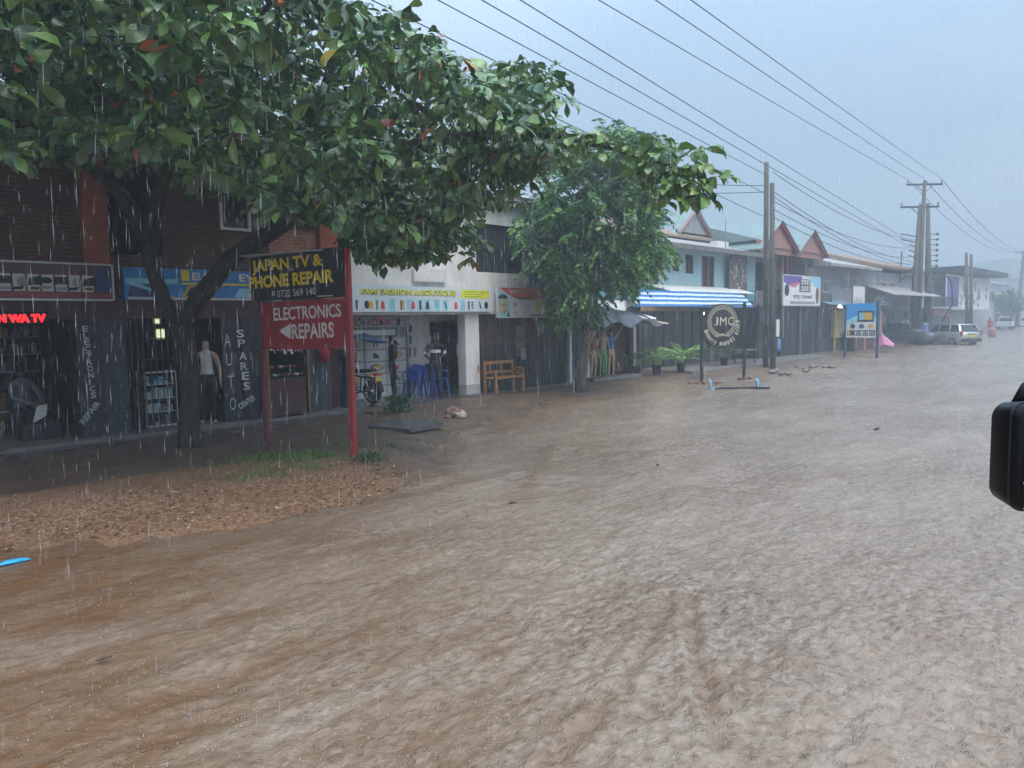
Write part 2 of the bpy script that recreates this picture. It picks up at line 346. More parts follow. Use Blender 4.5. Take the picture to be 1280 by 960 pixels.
def grid_mesh(name, xs, ys, hf, m, **k):
    X, Y = np.meshgrid(xs, ys); Z = hf(X, Y); V = np.stack([X, Y, Z], -1).reshape(-1, 3); nx, ny = len(xs), len(ys)
    i = (np.arange(ny - 1)[:, None] * nx + np.arange(nx - 1)[None]).ravel(); Fq = np.stack([i, i + 1, i + nx + 1, i + nx], 1)
    return np_mesh(name, V, Fq, m, **k)
def mat_ground():
    m = bpy.data.materials.new('mud_and_litter'); m.use_nodes = True; nt = m.node_tree; N = nt.nodes; L = nt.links; b = N['Principled BSDF']
    tc = N.new('ShaderNodeTexCoord'); sp = N.new('ShaderNodeSeparateXYZ'); L.new(tc.outputs['Object'], sp.inputs[0])
    def noise(s, d=5, r=.6):
        n = N.new('ShaderNodeTexNoise'); n.inputs['Scale'].default_value = s; n.inputs['Detail'].default_value = d; n.inputs['Roughness'].default_value = r; L.new(tc.outputs['Object'], n.inputs['Vector']); return n.outputs['Fac']
    def ramp(src, stops):
        r = N.new('ShaderNodeValToRGB'); e = r.color_ramp.elements
        while len(e) < len(stops): e.new(.5)
        for q, (p, c) in zip(e, stops): q.position = p; q.color = (*c, 1)
        L.new(src, r.inputs['Fac']); return r.outputs['Color']
    def mix(f, a, bb):
        x = N.new('ShaderNodeMix'); x.data_type = 'RGBA'; L.new(f, x.inputs['Factor']); L.new(a, x.inputs['A']); L.new(bb, x.inputs['B']); return x.outputs['Result']
    mud = ramp(noise(1.4, 7), [(.3, (.085, .058, .042)), (.7, (.17, .112, .075))])
    vo = N.new('ShaderNodeTexVoronoi'); vo.inputs['Scale'].default_value = 44; vo.inputs['Randomness'].default_value = 1; L.new(tc.outputs['Object'], vo.inputs['Vector'])
    chip = ramp(vo.outputs['Color'], [(0., (.10, .055, .034)), (.35, (.21, .115, .065)), (.65, (.28, .16, .09)), (.9, (.36, .24, .15))])
    at = N.new('ShaderNodeAttribute'); at.attribute_name = 'tint'; ss = N.new('ShaderNodeSeparateColor'); L.new(at.outputs['Color'], ss.inputs[0])
    n3 = noise(3.5, 6, .7); add = N.new('ShaderNodeMath'); L.new(ss.outputs[0], add.inputs[0]); L.new(n3, add.inputs[1])
    mr = N.new('ShaderNodeMapRange'); mr.inputs['From Min'].default_value = .88; mr.inputs['From Max'].default_value = 1.12; L.new(add.outputs[0], mr.inputs['Value'])
    L.new(mix(mr.outputs[0], mud, chip), b.inputs['Base Color'])
    r2 = N.new('ShaderNodeMapRange'); r2.inputs['To Min'].default_value = .12; r2.inputs['To Max'].default_value = .75; L.new(noise(2.1, 5), r2.inputs['Value']); L.new(r2.outputs[0], b.inputs['Roughness'])
    bp = N.new('ShaderNodeBump'); bp.inputs['Strength'].default_value = .7; bp.inputs['Distance'].default_value = .03; L.new(noise(24, 4), bp.inputs['Height']); L.new(bp.outputs[0], b.inputs['Normal'])
    return m
M_ground = mat_ground()
xs = np.concatenate([np.arange(-60, -6, 3.), np.arange(-6, 14, .11), np.arange(14, 30, .3), np.arange(30, 75, .9), np.arange(75, 341, 6.)])
ys = np.concatenate([np.arange(-120, 6, 6.), np.arange(6, 15.2, .1), np.arange(15.2, 20, .6), np.arange(20, 160, 8.)])
Xg, Yg = np.meshgrid(xs, ys); tt = np.where(Yg < 9.5, 1., np.exp(-((Yg - 9.5) / .9) ** 2)) * np.clip((7.1 - Xg) / 1.6, 0, 1); tt = np.maximum(tt, .55 * np.exp(-((Yg - 11.) / .9) ** 2 - ((Xg - 9.6) / 2.) ** 2))
c = np.zeros((Xg.size, 3)); c[:, 0] = (tt * .75).ravel()
g = grid_mesh('ground', xs, ys, land, M_ground, col=c); kind(g, 'structure')

# hills far along the road
hx = np.linspace(130, 325, 60); hy = np.linspace(20, 140, 50)
def hills(x, y): return np.clip((x - 150) / 120, 0, 1) ** 1.3 * 16 * np.clip((y - 24) / 20, 0, 1) + np.clip(vnoise(x / 25, y / 25) * 3, -1, 3) * np.clip((x - 140) / 40, 0, 1) * np.clip((y - 24) / 20, 0, 1) - .1
M_hill = mat('hill_haze_grey', (.10, .115, .10), .9, .4, .15); kind(grid_mesh('hills', hx, hy, hills, M_hill), 'structure')  # hill green greyed in the base colour to stand in for thicker distance haze

# ------------------------------------------------------------------ flood water
def mat_water():
    m = bpy.data.materials.new('muddy_flood_water'); m.use_nodes = True; nt = m.node_tree; N = nt.nodes; L = nt.links; b = N['Principled BSDF']
    tc = N.new('ShaderNodeTexCoord'); mp = N.new('ShaderNodeMapping'); mp.inputs['Scale'].default_value = (.55, 1, 1); mp.inputs['Rotation'].default_value = (0, 0, R(8)); L.new(tc.outputs['Object'], mp.inputs[0])
    def noise(s, d=5, r=.6, dist=0., src=mp.outputs[0]):
        n = N.new('ShaderNodeTexNoise'); n.inputs['Scale'].default_value = s; n.inputs['Detail'].default_value = d; n.inputs['Roughness'].default_value = r; n.inputs['Distortion'].default_value = dist; L.new(src, n.inputs['Vector']); return n.outputs['Fac']
    def mr(src, a, bb, c=0., d=1.):
        x = N.new('ShaderNodeMapRange'); x.inputs['From Min'].default_value = a; x.inputs['From Max'].default_value = bb; x.inputs['To Min'].default_value = c; x.inputs['To Max'].default_value = d; L.new(src, x.inputs['Value']); return x.outputs[0]
    def mix(f, a, bb):
        x = N.new('ShaderNodeMix'); x.data_type = 'RGBA'; L.new(f, x.inputs['Factor'])
        for s_, v in (('A', a), ('B', bb)):
            if isinstance(v, tuple): x.inputs[s_].default_value = (*v, 1)
            else: L.new(v, x.inputs[s_])
        return x.outputs['Result']
    at = N.new('ShaderNodeAttribute'); at.attribute_name = 'tint'; ss = N.new('ShaderNodeSeparateColor'); L.new(at.outputs['Color'], ss.inputs[0])
    base = mix(mr(noise(.5, 6, .65, .4), .35, .65), (.138, .088, .053), (.255, .192, .142))
    base = mix(mr(noise(21, 4, .6, .7), .36, .72), base, (.315, .25, .198))
    base = mix(ss.outputs[0], base, (.15, .08, .038))
    fo = N.new('ShaderNodeMath'); fo.operation = 'MULTIPLY'; L.new(mr(noise(34, 3, .6, .8), .63, .75, 0, .5), fo.inputs[0]); L.new(mr(noise(1.9, 4), .40, .60, .25, 1), fo.inputs[1])
    base = mix(fo.outputs[0], base, (.47, .40, .34))
    L.new(base, b.inputs['Base Color'])
    L.new(mr(noise(3, 4), .3, .7, .13, .32), b.inputs['Roughness']); b.inputs['IOR'].default_value = 1.33; b.inputs['Specular IOR Level'].default_value = .62
    bp = N.new('ShaderNodeBump'); bp.inputs['Strength'].default_value = .8; bp.inputs['Distance'].default_value = .026
    vo = N.new('ShaderNodeTexVoronoi'); vo.inputs['Scale'].default_value = 13; L.new(tc.outputs['Object'], vo.inputs['Vector']); sn = N.new('ShaderNodeMath'); sn.operation = 'SINE'; m1 = N.new('ShaderNodeMath'); m1.operation = 'MULTIPLY'; m1.inputs[1].default_value = 30; L.new(vo.outputs['Distance'], m1.inputs[0]); L.new(m1.outputs[0], sn.inputs[0]); m2 = N.new('ShaderNodeMath'); m2.operation = 'MULTIPLY'; L.new(sn.outputs[0], m2.inputs[0]); L.new(mr(vo.outputs['Distance'], .05, .42, .30, 0), m2.inputs[1])
    a0 = N.new('ShaderNodeMath'); L.new(noise(13, 3, .5, .4), a0.inputs[0]); L.new(m2.outputs[0], a0.inputs[1])
    ad = N.new('ShaderNodeMath'); L.new(a0.outputs[0], ad.inputs[0]); L.new(mr(noise(60, 1, .4, 0, tc.outputs['Object']), 0, 1, 0, .25), ad.inputs[1]); L.new(ad.outputs[0], bp.inputs['Height']); L.new(bp.outputs[0], b.inputs['Normal'])
    return m
rr = [.5]
while rr[-1] < 14: rr.append(rr[-1] * 1.0062)
while rr[-1] < 60: rr.append(rr[-1] * 1.012)
while rr[-1] < 330: rr.append(rr[-1] * 1.06)
rr = np.array([0.01] + rr)
ha = math.atan2(hd[1], hd[0])
an = np.concatenate([np.linspace(ha - math.pi, ha - .95, 40)[:-1], np.linspace(ha - .95, ha + .95, 500), np.linspace(ha + .95, ha + math.pi, 40)[1:]])
RR, AN = np.meshgrid(rr, an, indexing='ij'); WX = RR * np.cos(AN); WY = RR * np.sin(AN)
fade = lambda s: np.clip(1.6 - RR * .0062 / s * 1.8, 0, 1)
fine = np.exp(-(np.clip(np.abs(AN - ha) - .95, 0, 9) * 8) ** 2)
WZ = vnoise(WX * .5, WY * 1.1) * .018 + vnoise(WX * 1.3 + vnoise(WX, WY) * .8, WY * 2.9) * .020 * fade(.4)
rid = 1 - np.abs(vnoise(WX * 2.4 + 5, WY * 5.2 + vnoise(WX * 2, WY * 2) * .7)); WZ += (rid - .7) * .017 * fade(.2)
WZ += vnoise(WX * 6.5, WY * 14) * .010 * fade(.09) * (.45 + .9 * np.clip(vnoise(WX * .6 + 4, WY * .9) + .5, 0, 1)) + vnoise(WX * 12 + 7, WY * 23) * .008 * fade(.06) + (.3 + 1.1 * np.clip(vnoise(WX * .8, WY * 1.3 + 7) + .4, 0, 1)) * np.clip(vnoise(WX * 17, WY * 19) - .35, 0, 1) * .04 * fade(.05) + np.clip(vnoise(WX * 27 + 3, WY * 29) - .45, 0, 1) * .04 * fade(.035) + vnoise(WX * 30, WY * 34) * .004 * fade(.03)
WZ *= fine
# chevron wake and the crosswise standing ripples
def segd(ax, ay, bx, by):
    t = np.clip(((WX - ax) * (bx - ax) + (WY - ay) * (by - ay)) / ((bx - ax) ** 2 + (by - ay) ** 2), 0, 1)
    return np.hypot(WX - ax - t * (bx - ax), WY - ay - t * (by - ay)), t
mud = np.zeros_like(WX)
wp = [onZ(*q)[:2] for q in ((862, 742), (868, 800), (884, 870), (900, 935))]; wq = [onZ(*q)[:2] for q in ((835, 745), (812, 800), (775, 860), (735, 910), (690, 950))]
wob = vnoise(WX * 6, WY * 6)
for ln in (wp, wq, [onZ(838, 742)[:2], onZ(870, 738)[:2]]):
    for a, b in zip(ln[:-1], ln[1:]):
        d, t = segd(*a, *b); k = np.exp(-((d + wob * .045) / .05) ** 2); mud = np.maximum(mud, k * np.clip(.45 + .6 * wob, 0, .8)); WZ -= k * .014; WZ += np.exp(-((d - .10) / .05) ** 2) * .012
for (ax, ay), (bx, by), s in (((930, 606), (1060, 596), .6), ((870, 612), (930, 618), .5), ((690, 560), (640, 640), .5), ((600, 640), (560, 690), .4), ((760, 560), (700, 560), .4)):
    a = onZ(ax, ay)[:2]; b = onZ(bx, by)[:2]; d, t = segd(*a, *b); k = np.exp(-((d + wob * .1) / .16) ** 2); mud = np.maximum(mud, k * s * (.6 + .6 * wob)); WZ += k * .02
lowleft = np.clip((2.6 - (WX - WY * .45)) / 3.6, 0, 1) * np.clip(vnoise(WX * .9, WY * 2.6) + 1.5, 0, 1.6) * .5
edge = np.exp(-((WY - shore(WX) + .1) / .8) ** 2) * .55
mud = np.clip(np.maximum(np.maximum(mud, lowleft), edge * (.7 + .6 * wob)) + np.clip(vnoise(WX * 2.1 + 3, WY * 5.5) * .45 + vnoise(WX * 4.7, WY * 11) * .3, -.15, .35) * np.exp(-RR / 14), 0, 1)
nr, na = WX.shape; ii = (np.arange(nr - 1)[:, None] * na + np.arange(na - 1)[None]).ravel(); Fq = np.stack([ii, ii + na, ii + na + 1, ii + 1], 1)
c = np.zeros((WX.size, 3)); c[:, 0] = mud.ravel()
fl = np_mesh('flood_water', np.stack([WX, WY, WZ], -1).reshape(-1, 3), Fq, mat_water(), col=c); kind(fl, 'structure')

# splash crowns thrown up by the drops, and the rain itself
M_drop = bpy.data.materials.new('rain_drop'); M_drop.use_nodes = True; dn = M_drop.node_tree; db = dn.nodes['Principled BSDF']
db.inputs['Base Color'].default_value = (.85, .88, .92, 1); db.inputs['Roughness'].default_value = .15; db.inputs['Alpha'].default_value = .26
M_spl = mat('splash', (.46, .40, .35), .25, .1, 30)
def streaks(name, C, Ln, Rd, tilt, m, label):
    n = len(C); a = np.arange(3) * 2 * np.pi / 3; ring = np.stack([np.cos(a), np.sin(a), np.zeros(3)], -1)
    ax = tilt / np.linalg.norm(tilt, axis=1)[:, None]
    mid = C[:, None] + ring[None] * Rd[:, None, None]; top = C + ax * (Ln * .62)[:, None]; bot = C - ax * (Ln * .38)[:, None]
    V = np.concatenate([mid, top[:, None], bot[:, None]], 1).reshape(-1, 3); o = np.arange(n)[:, None] * 5
    Fq = np.concatenate([o + np.array([[0, 1, 3]]), o + np.array([[1, 2, 3]]), o + np.array([[2, 0, 3]]), o + np.array([[1, 0, 4]]), o + np.array([[2, 1, 4]]), o + np.array([[0, 2, 4]])], 1).reshape(-1, 3)
    ob = np_mesh(name, V, Fq, m); kind(ob, 'stuff', label); return ob
n = 80000; C = np.stack([rng.uniform(-4, 26, n), rng.uniform(-3, 16, n), rng.uniform(.1, 7.5, n)], -1)
dd = np.linalg.norm(C - CC, axis=1); C = C[(dd > 3.0) & ((C[:, 1] < 14.2))]; n = len(C)
tl = np.stack([rng.normal(.03, .035, n), rng.normal(.02, .03, n), np.ones(n)], -1)
streaks('rain', C, rng.uniform(.05, .17, n), rng.uniform(.0005, .0018, n), tl, M_drop, 'heavy rain falling in thin pale streaks all over the street')
n = 5200; r_ = 2.5 * np.exp(rng.uniform(0, 2.1, n)); a_ = rng.uniform(ha - .8, ha + .8, n); C = np.stack([r_ * np.cos(a_), r_ * np.sin(a_), np.zeros(n)], -1)
C = C[C[:, 1] < shore(C[:, 0])]; n = len(C); C[:, 2] = .012
streaks('rain_splashes', C, rng.uniform(.006, .030, n), rng.uniform(.0018, .0042, n), np.stack([rng.normal(0, .16, n), rng.normal(0, .16, n), np.ones(n)], -1), M_spl, 'tiny splashes where raindrops hit the muddy water')
# ------------------------------------------------------------------ trees
M_leaf = mat('almond_leaf', (1, 1, 1), .24, .15, 30, .3, 50, spec=.75, attr='tint', trans=.12)
M_leaf2 = mat('fine_leaf', (1, 1, 1), .35, .12, 30, attr='tint', trans=.25)
def inpoly(px, py, poly):
    ins = np.zeros(len(px), bool); n = len(poly)
    for i in range(n):
        x1, y1 = poly[i]; x2, y2 = poly[(i + 1) % n]
        c = ((y1 > py) != (y2 > py)) & (px < (x2 - x1) * (py - y1) / (y2 - y1 + 1e-9) + x1); ins ^= c
    return ins
def unit(v): return v / np.maximum(np.linalg.norm(v, axis=-1, keepdims=True), 1e-9)
def leaves(base, dr, nrm, ln, wd, curl=.15):
    """obovate folded leaves: base points, directions, normals"""
    n = len(base); dr = unit(dr); sd = unit(np.cross(dr, nrm)); nm = unit(np.cross(sd, dr))
    sp = [(0, 0, 0), (.3, 0, .03), (.62, 0, .02), (.86, 0, -.3 * curl), (1.0, 0, -.8 * curl)]; side = [(.27, .22, .06), (.60, .46, .085), (.86, .40, .03)]
    pts = [(t, 0, h) for t, _, h in sp] + [(t, s, h - curl * .2 * t) for t, s, h in side] + [(t, -s, h - curl * .2 * t) for t, s, h in side]
    V = np.stack([base + dr * (t * ln)[:, None] + sd * (s * wd)[:, None] + nm * (h * ln)[:, None] for t, s, h in pts], 1)
    T = np.array([(0, 1, 5), (1, 6, 5), (1, 2, 6), (2, 7, 6), (2, 3, 7), (3, 4, 7), (0, 8, 1), (1, 8, 9), (1, 9, 2), (2, 9, 10), (2, 10, 3), (3, 10, 4)])
    o = np.arange(n)[:, None, None] * 11; return V.reshape(-1, 3), (o + T[None]).reshape(-1, 3)
def leafcol(n, k, warm=.009):
    g = np.array([.028, .068, .026]); lt = np.array([.22, .38, .07]); bl = np.array([.07, .17, .10])
    t = rng.random((n, 1)) ** 1.9; c = g * (1 - t) + lt * t * .8 + bl * rng.random((n, 1)) * .35
    z = rng.random(n); c[z < warm] = np.array([.42, .11, .03]); c[(z > .5) & (z < .5 + warm * .7)] = np.array([.38, .33, .05]); c[(z > .8) & (z < .8 + warm * .4)] = np.array([.30, .06, .04])
    return np.repeat(np.clip(c * rng.uniform(.75, 1.2, (n, 1)), 0, 1), k, 0)
def rosettes(cen, lo=9, hi=15, size=.24, spread=.16):
    B, D, NN, Ls = [], [], [], []
    for c in cen:
        k = rng.integers(lo, hi); up = unit(np.array([rng.normal(0, .35), rng.normal(0, .35), .8]))
        a = rng.random(k) * 6.283 + np.arange(k) * 2.4; r = np.stack([np.cos(a), np.sin(a), rng.uniform(-1.05, .25, k)], -1); r = unit(r)
        B.append(c + r * rng.uniform(.01, spread, (k, 1))); D.append(r); NN.append(up + rng.normal(0, .3, (k, 3))); Ls.append(rng.uniform(.5, 1.3, k) * size)
    B = np.concatenate(B); Ls = np.concatenate(Ls); return leaves(B, np.concatenate(D), np.concatenate(NN), Ls, Ls * rng.uniform(.36, .66, len(Ls)), .38)

root = thing('almond_tree', 'big spreading almond tree with broad glossy leaves in front of the brick shops', 'tree', tuple(onZ(235, 562, .1)))
tb = np.array(root.location); yd = 12.4
def tp(px, py, d): return tuple(atD(px, py, d))
mb = MB()
mb.tube([tp(236, 568, yd), tp(237, 545, yd), tp(238, 500, yd), tp(236, 455, yd), tp(225, 405, yd)], [.24, .175, .16, .165, .18], 12, M_bark, jit=.08)
mb.build('trunk', None, root)
LIMB = [([(226, 412, 12.4), (204, 375, 12.3), (188, 330, 12.1), (186, 290, 11.9), (200, 240, 11.7), (215, 180, 11.4), (220, 90, 11)], [.15, .13, .12, .12, .11, .10, .06]),
        ([(224, 415, 12.4), (248, 372, 12.3), (290, 322, 12.0), (345, 285, 11.7), (400, 248, 11.3), (455, 212, 10.9), (520, 180, 10.4), (620, 165, 9.8), (700, 170, 9.2), (745, 182, 8.9)], [.17, .155, .145, .135, .12, .10, .08, .06, .04, .03]),
        ([(186, 300, 11.9), (150, 240, 11.4), (90, 190, 10.8), (10, 150, 10.2), (-80, 120, 9.6)], [.13, .11, .09, .07, .04]),
        ([(345, 285, 11.7), (380, 200, 11.4), (410, 100, 11), (430, 20, 10.5)], [.13, .11, .08, .04]),
        ([(455, 212, 10.9), (490, 240, 11.2), (520, 280, 11.5), (535, 310, 11.7)], [.07, .05, .03, .012]),
        ([(212, 190, 11.4), (260, 120, 10.3), (300, 60, 9.2), (340, 0, 8.2)], [.10, .08, .05, .03])]
for pts, rd in LIMB:
    mb = MB(); mb.tube([tp(*p) for p in pts], rd, 9, M_bark, jit=.1); mb.build('limb', None, root)
brl = [(735, 178, 8.9), (765, 186, 8.7), (800, 197, 8.5), (835, 207, 8.3), (866, 221, 8.2)]
mb = MB(); mb.tube([tp(*p) for p in brl], [.03, .025, .02, .015, .008], 6, M_bark); 
for a, b in (((800, 197, 8.5), (820, 178, 8.3)), ((835, 207, 8.3), (862, 190, 8.2)), ((850, 214, 8.25), (876, 205, 8.1)), ((765, 186, 8.7), (750, 170, 8.6)), ((640, 170, 9.6), (690, 130, 9.4)), ((600, 168, 9.8), (650, 110, 9.6)), ((560, 172, 10), (590, 100, 9.8))):
    mb.build('branch', None, root) if not a[0] == 800 else mb.build('branch', None, root); mb = MB(); mb.tube([tp(*a), tp(*b)], [.014, .006], 5, M_bark)
mb.build('branch', None, root)
POLY = [(-500, -500), (420, -500), (425, -20), (450, 10), (490, 18), (520, 40), (552, 48), (575, 78), (600, 88), (640, 72), (668, 80), (690, 95), (696, 125), (670, 150), (700, 165), (730, 172), (725, 190), (690, 200), (668, 228), (640, 252), (610, 250), (600, 275), (570, 284), (560, 308), (545, 304), (530, 316), (500, 315), (468, 300), (450, 282), (420, 270), (380, 268), (330, 245), (290, 232), (250, 225), (215, 198), (180, 195), (120, 188), (60, 200), (20, 192), (-500, 150)]
EC = np.array([5.2, 10.8, 5.35]); ER = np.array([7.2, 5.4, 2.75])
q = rng.normal(size=(60000, 3)); q = unit(q) * (rng.random((60000, 1)) ** .38); Pp = EC + q * ER
px, py, dz = projN(Pp); ok = (dz > 4.2) & inpoly(px + rng.normal(0, 5, len(px)), py + rng.normal(0, 5, len(px)), POLY) & (vnoise(Pp[:, 0] * 1.1 + Pp[:, 2], Pp[:, 1] * 1.1 - Pp[:, 2]) > -.30) & (Pp[:, 1] < 13.9)
Pp = Pp[ok][:3300]
V1, F1 = rosettes(Pp, 9, 14, .20)
# hanging sprays at the lower right edge and the long tip of the branch
hang = []
for (x, y, d, s) in [(452, 300, 11.3, 9), (470, 320, 11.4, 9), (500, 325, 11.6, 12), (525, 318, 11.6, 10), (548, 312, 11.7, 9), (575, 300, 11.6, 6), (570, 262, 11.4, 14), (540, 280, 11.5, 14), (440, 315, 11.3, 5), (455, 325, 11.3, 3), (588, 318, 11.7, 3), (485, 332, 11.5, 3), (615, 240, 10.8, 8), (650, 205, 9.9, 14), (690, 185, 9.4, 9), (672, 100, 9.5, 7), (690, 118, 9.4, 4), (640, 95, 9.7, 8), (600, 115, 9.9, 12), (700, 160, 9.2, 5), (725, 180, 9, 5), (760, 172, 8.8, 3), (560, 110, 10, 10), (610, 140, 9.9, 22), (640, 165, 9.7, 20), (660, 195, 9.8, 16), (590, 180, 10.2, 22), (570, 220, 10.8, 22), (620, 210, 10.4, 16), (540, 90, 10.2, 14), (500, 60, 10.2, 14), (470, 270, 11.3, 18), (510, 295, 11.5, 16), (430, 275, 11.2, 14)]:
    k = int(s * (1.3 if y > 290 else .8)) + 1; hang.append(np.stack([atD(x + rng.normal(0, 9), y - (12 if y > 290 else 0) + rng.normal(0, 8), d + rng.normal(0, .3)) for _ in range(k)]))
V2, F2 = rosettes(np.concatenate(hang), 6, 10, .19, .12)
tip = np.stack([atD(x, y, d) for x, y, d in [(752, 168, 8.6), (748, 190, 8.7), (788, 182, 8.5), (822, 172, 8.3), (835, 185, 8.3), (815, 196, 8.4), (812, 226, 8.4), (828, 222, 8.3), (842, 222, 8.3), (856, 226, 8.2), (845, 210, 8.3), (870, 232, 8.15), (862, 212, 8.2), (875, 200, 8.1), (884, 222, 8.1), (868, 186, 8.2), (820, 210, 8.35), (838, 236, 8.25), (874, 240, 8.2)]])
tip = np.concatenate([tip, tip[4:] + rng.normal(0, .10, (len(tip) - 4, 3)) + [0, 0, -.05]]); V3, F3 = rosettes(tip, 7, 11, .20, .06)
nv = np.concatenate([V1, V2, V3]); nf = np.concatenate([F1, F2 + len(V1), F3 + len(V1) + len(V2)])
cc = leafcol(len(nv) // 11, 11); c3 = np.array([.15, .26, .04]); cc[len(V1) + len(V2):] = cc[len(V1) + len(V2):] * .35 + c3 * .65; cc[len(V1):len(V1) + len(V2)] = cc[len(V1):len(V1) + len(V2)] * .75 + c3 * .25
cr_ = np_mesh('crown', nv - tb, nf, M_leaf, col=cc, smooth=True, parent=root)

# second tree: fine drooping sprays
root = thing('street_tree', 'slender street tree with dense drooping feathery leaves beside the dark screened bar', 'tree', tuple(onZ(725, 490, .08)))
tb = np.array(root.location); d2 = 21.3
mb = MB(); mb.tube([tp(725, 493, d2), tp(727, 470, d2), tp(731, 430, d2), tp(734, 380, d2), tp(737, 330, d2), (tp(742, 260, d2)), tp(752, 190, d2)], [.19, .15, .135, .12, .10, .07, .03], 10, M_bark2, jit=.06); mb.build('trunk', None, root)
for a, b, c_ in (((734, 385), (705, 350), (675, 320)), ((736, 340), (770, 310), (800, 290)), ((738, 320), (700, 280), (672, 262)), ((742, 270), (780, 240), (815, 215)), ((745, 240), (725, 210), (705, 195)), ((735, 375), (760, 350), (785, 340))):
    mb = MB(); mb.tube([tp(*a, d2), tp(*b, d2 + random.uniform(-.8, .8)), tp(*c_, d2 + random.uniform(-1.4, 1.4))], [.08, .05, .02], 6, M_bark2); mb.build('limb', None, root)
POLY2 = [(735, 168), (760, 156), (785, 154), (812, 165), (836, 182), (838, 215), (826, 240), (822, 262), (812, 285), (832, 300), (828, 318), (808, 325), (800, 345), (782, 352), (765, 365), (752, 378), (738, 392), (722, 402), (700, 404), (676, 396), (684, 370), (700, 352), (682, 330), (662, 312), (642, 292), (650, 268), (668, 250), (690, 235), (700, 205), (715, 185)]
Cw = atD(742, 275, d2)
q = unit(rng.normal(size=(60000, 3))) * (rng.random((60000, 1)) ** .36); Pp = Cw + q * np.array([3., 3., 3.9]); px, py, dz = projN(Pp)
cl = vnoise(px * .045, py * .06) + .5 * vnoise(px * .1 + 9, py * .12)
ok = inpoly(px + rng.normal(0, 3, len(px)), py + rng.normal(0, 3, len(px)), POLY2) & (cl > -.3); Pp = Pp[ok][:3000]
Vs, Fs = [], []
k = 13; n = len(Pp); a = rng.random(n) * 6.283; out = unit(Pp - Cw); D = unit(np.stack([np.cos(a), np.sin(a), rng.uniform(-.9, .1, n)], -1) + out * .5)
t = np.linspace(.1, 1, k); Ls = rng.uniform(.32, .6, n)
spine = Pp[:, None] + D[:, None] * (t[None, :, None] * Ls[:, None, None]); spine[..., 2] -= (t[None] ** 2) * Ls[:, None] * .45
sdv = unit(np.cross(D, [0, 0, 1.])); sgn = np.where(np.arange(k) % 2 == 0, 1, -1)
ld = unit(D[:, None] * .7 + sdv[:, None] * sgn[None, :, None] + np.array([0, 0, -.45]) + rng.normal(0, .12, (n, k, 3)))
bs = spine.reshape(-1, 3); ld = ld.reshape(-1, 3); lw = unit(np.cross(ld, rng.normal(0, .4, ld.shape) + [0, 0, 1])); ll = rng.uniform(.13, .23, (len(bs), 1))
V = np.stack([bs, bs + ld * ll * .45 + lw * ll * .22, bs + ld * ll, bs + ld * ll * .45 - lw * ll * .22], 1).reshape(-1, 3); Fq = (np.arange(len(bs))[:, None] * 4 + np.arange(4)[None])
tt = rng.random((n, 1)) ** 1.6; base = np.array([.04, .125, .045]) * (1 - tt) + np.array([.19, .38, .07]) * tt
np_mesh('crown', V - tb, Fq, M_leaf2, col=np.repeat(base, k * 4, 0), smooth=False, parent=root)

# shrubs, grass, litter
def shrub(name, label, px, py, h, wd, n, ln, col, z=.08, cat='plant', group=None, y=None):
    b0 = onZ(px, py, z) if y is None else onY(px, py, y); r0 = thing(name, label, cat, tuple(b0), group=group)
    B = b0 + np.stack([rng.normal(0, wd * .35, n), rng.normal(0, wd * .35, n), rng.random(n) ** .8 * h * .85], -1); D = unit(B - b0 + rng.normal(0, .25, (n, 3)) + [0, 0, .15])
    Lf = rng.uniform(.6, 1.2, n) * ln; V, Fq = leaves(B, D, rng.normal(0, .4, (n, 3)) + [0, 0, 1], Lf, Lf * .4)
    cc = np.repeat(np.array(col) * rng.uniform(.5, 1.5, (n, 1)), 11, 0); np_mesh('foliage', V - b0, Fq, M_leaf2, col=cc, parent=r0)
    mb = MB()
    for _ in range(9): a = random.random() * 6.28; mb.tube([tuple(b0), (b0[0] + math.cos(a) * wd * .3, b0[1] + math.sin(a) * wd * .3, b0[2] + h * .7)], [.008, .003], 4, M_bark2)
    mb.build('stems', None, r0); return r0
shrub('shrub', 'low leafy green shrub growing by the pavement edge near the motorcycle', 497, 517, .42, .42, 520, .11, (.05, .14, .04))
shrub('shrub', 'small green weed clump at the foot of the red sign post', 460, 580, .16, .34, 260, .07, (.05, .12, .03))
0 and shrub('bush', 'round green bush beside the dark signboard on the long low building', 1122, 385, 1.5, 1.5, 900, .3, (.04, .13, .03), y=15.2)
M_grass = mat('grass_blade', (1, 1, 1), .6, .2, 20, attr='tint')
n = 5200; gx = np.concatenate([rng.normal(6.1, .7, 3600), rng.normal(4.9, .5, 500), rng.normal(9.6, .8, 500), rng.normal(17.2, .6, 600)]); gy = np.concatenate([rng.normal(9.75, .42, 3600), rng.normal(8.8, .15, 500), rng.normal(11.4, .15, 500), rng.normal(13.0, .2, 600)])
keep = (vnoise(gx * 2.2, gy * 2.2) > -.25) & (gy > shore(gx) + .1); gx, gy = gx[keep], gy[keep]; gz = land(gx, gy); n = len(gx); gh = rng.uniform(.03, .12, n)
B = np.stack([gx, gy, gz], -1); a = rng.random(n) * 6.28; s_ = np.stack([np.cos(a), np.sin(a), 0 * a], -1) * .005; tpv = B + np.stack([rng.normal(0, .03, n), rng.normal(0, .03, n), gh], -1)
V = np.stack([B - s_, B + s_, tpv], 1).reshape(-1, 3); Fq = np.arange(3 * n).reshape(-1, 3)
kind(np_mesh('grass', V, Fq, M_grass, col=np.repeat(np.array([.09, .16, .035]) * rng.uniform(.5, 1.6, (n, 1)), 3, 0), smooth=False), 'stuff', 'thin green grass growing round the feet of the red sign')
M_lit = mat('litter', (1, 1, 1), .6, .25, 30, attr='tint')
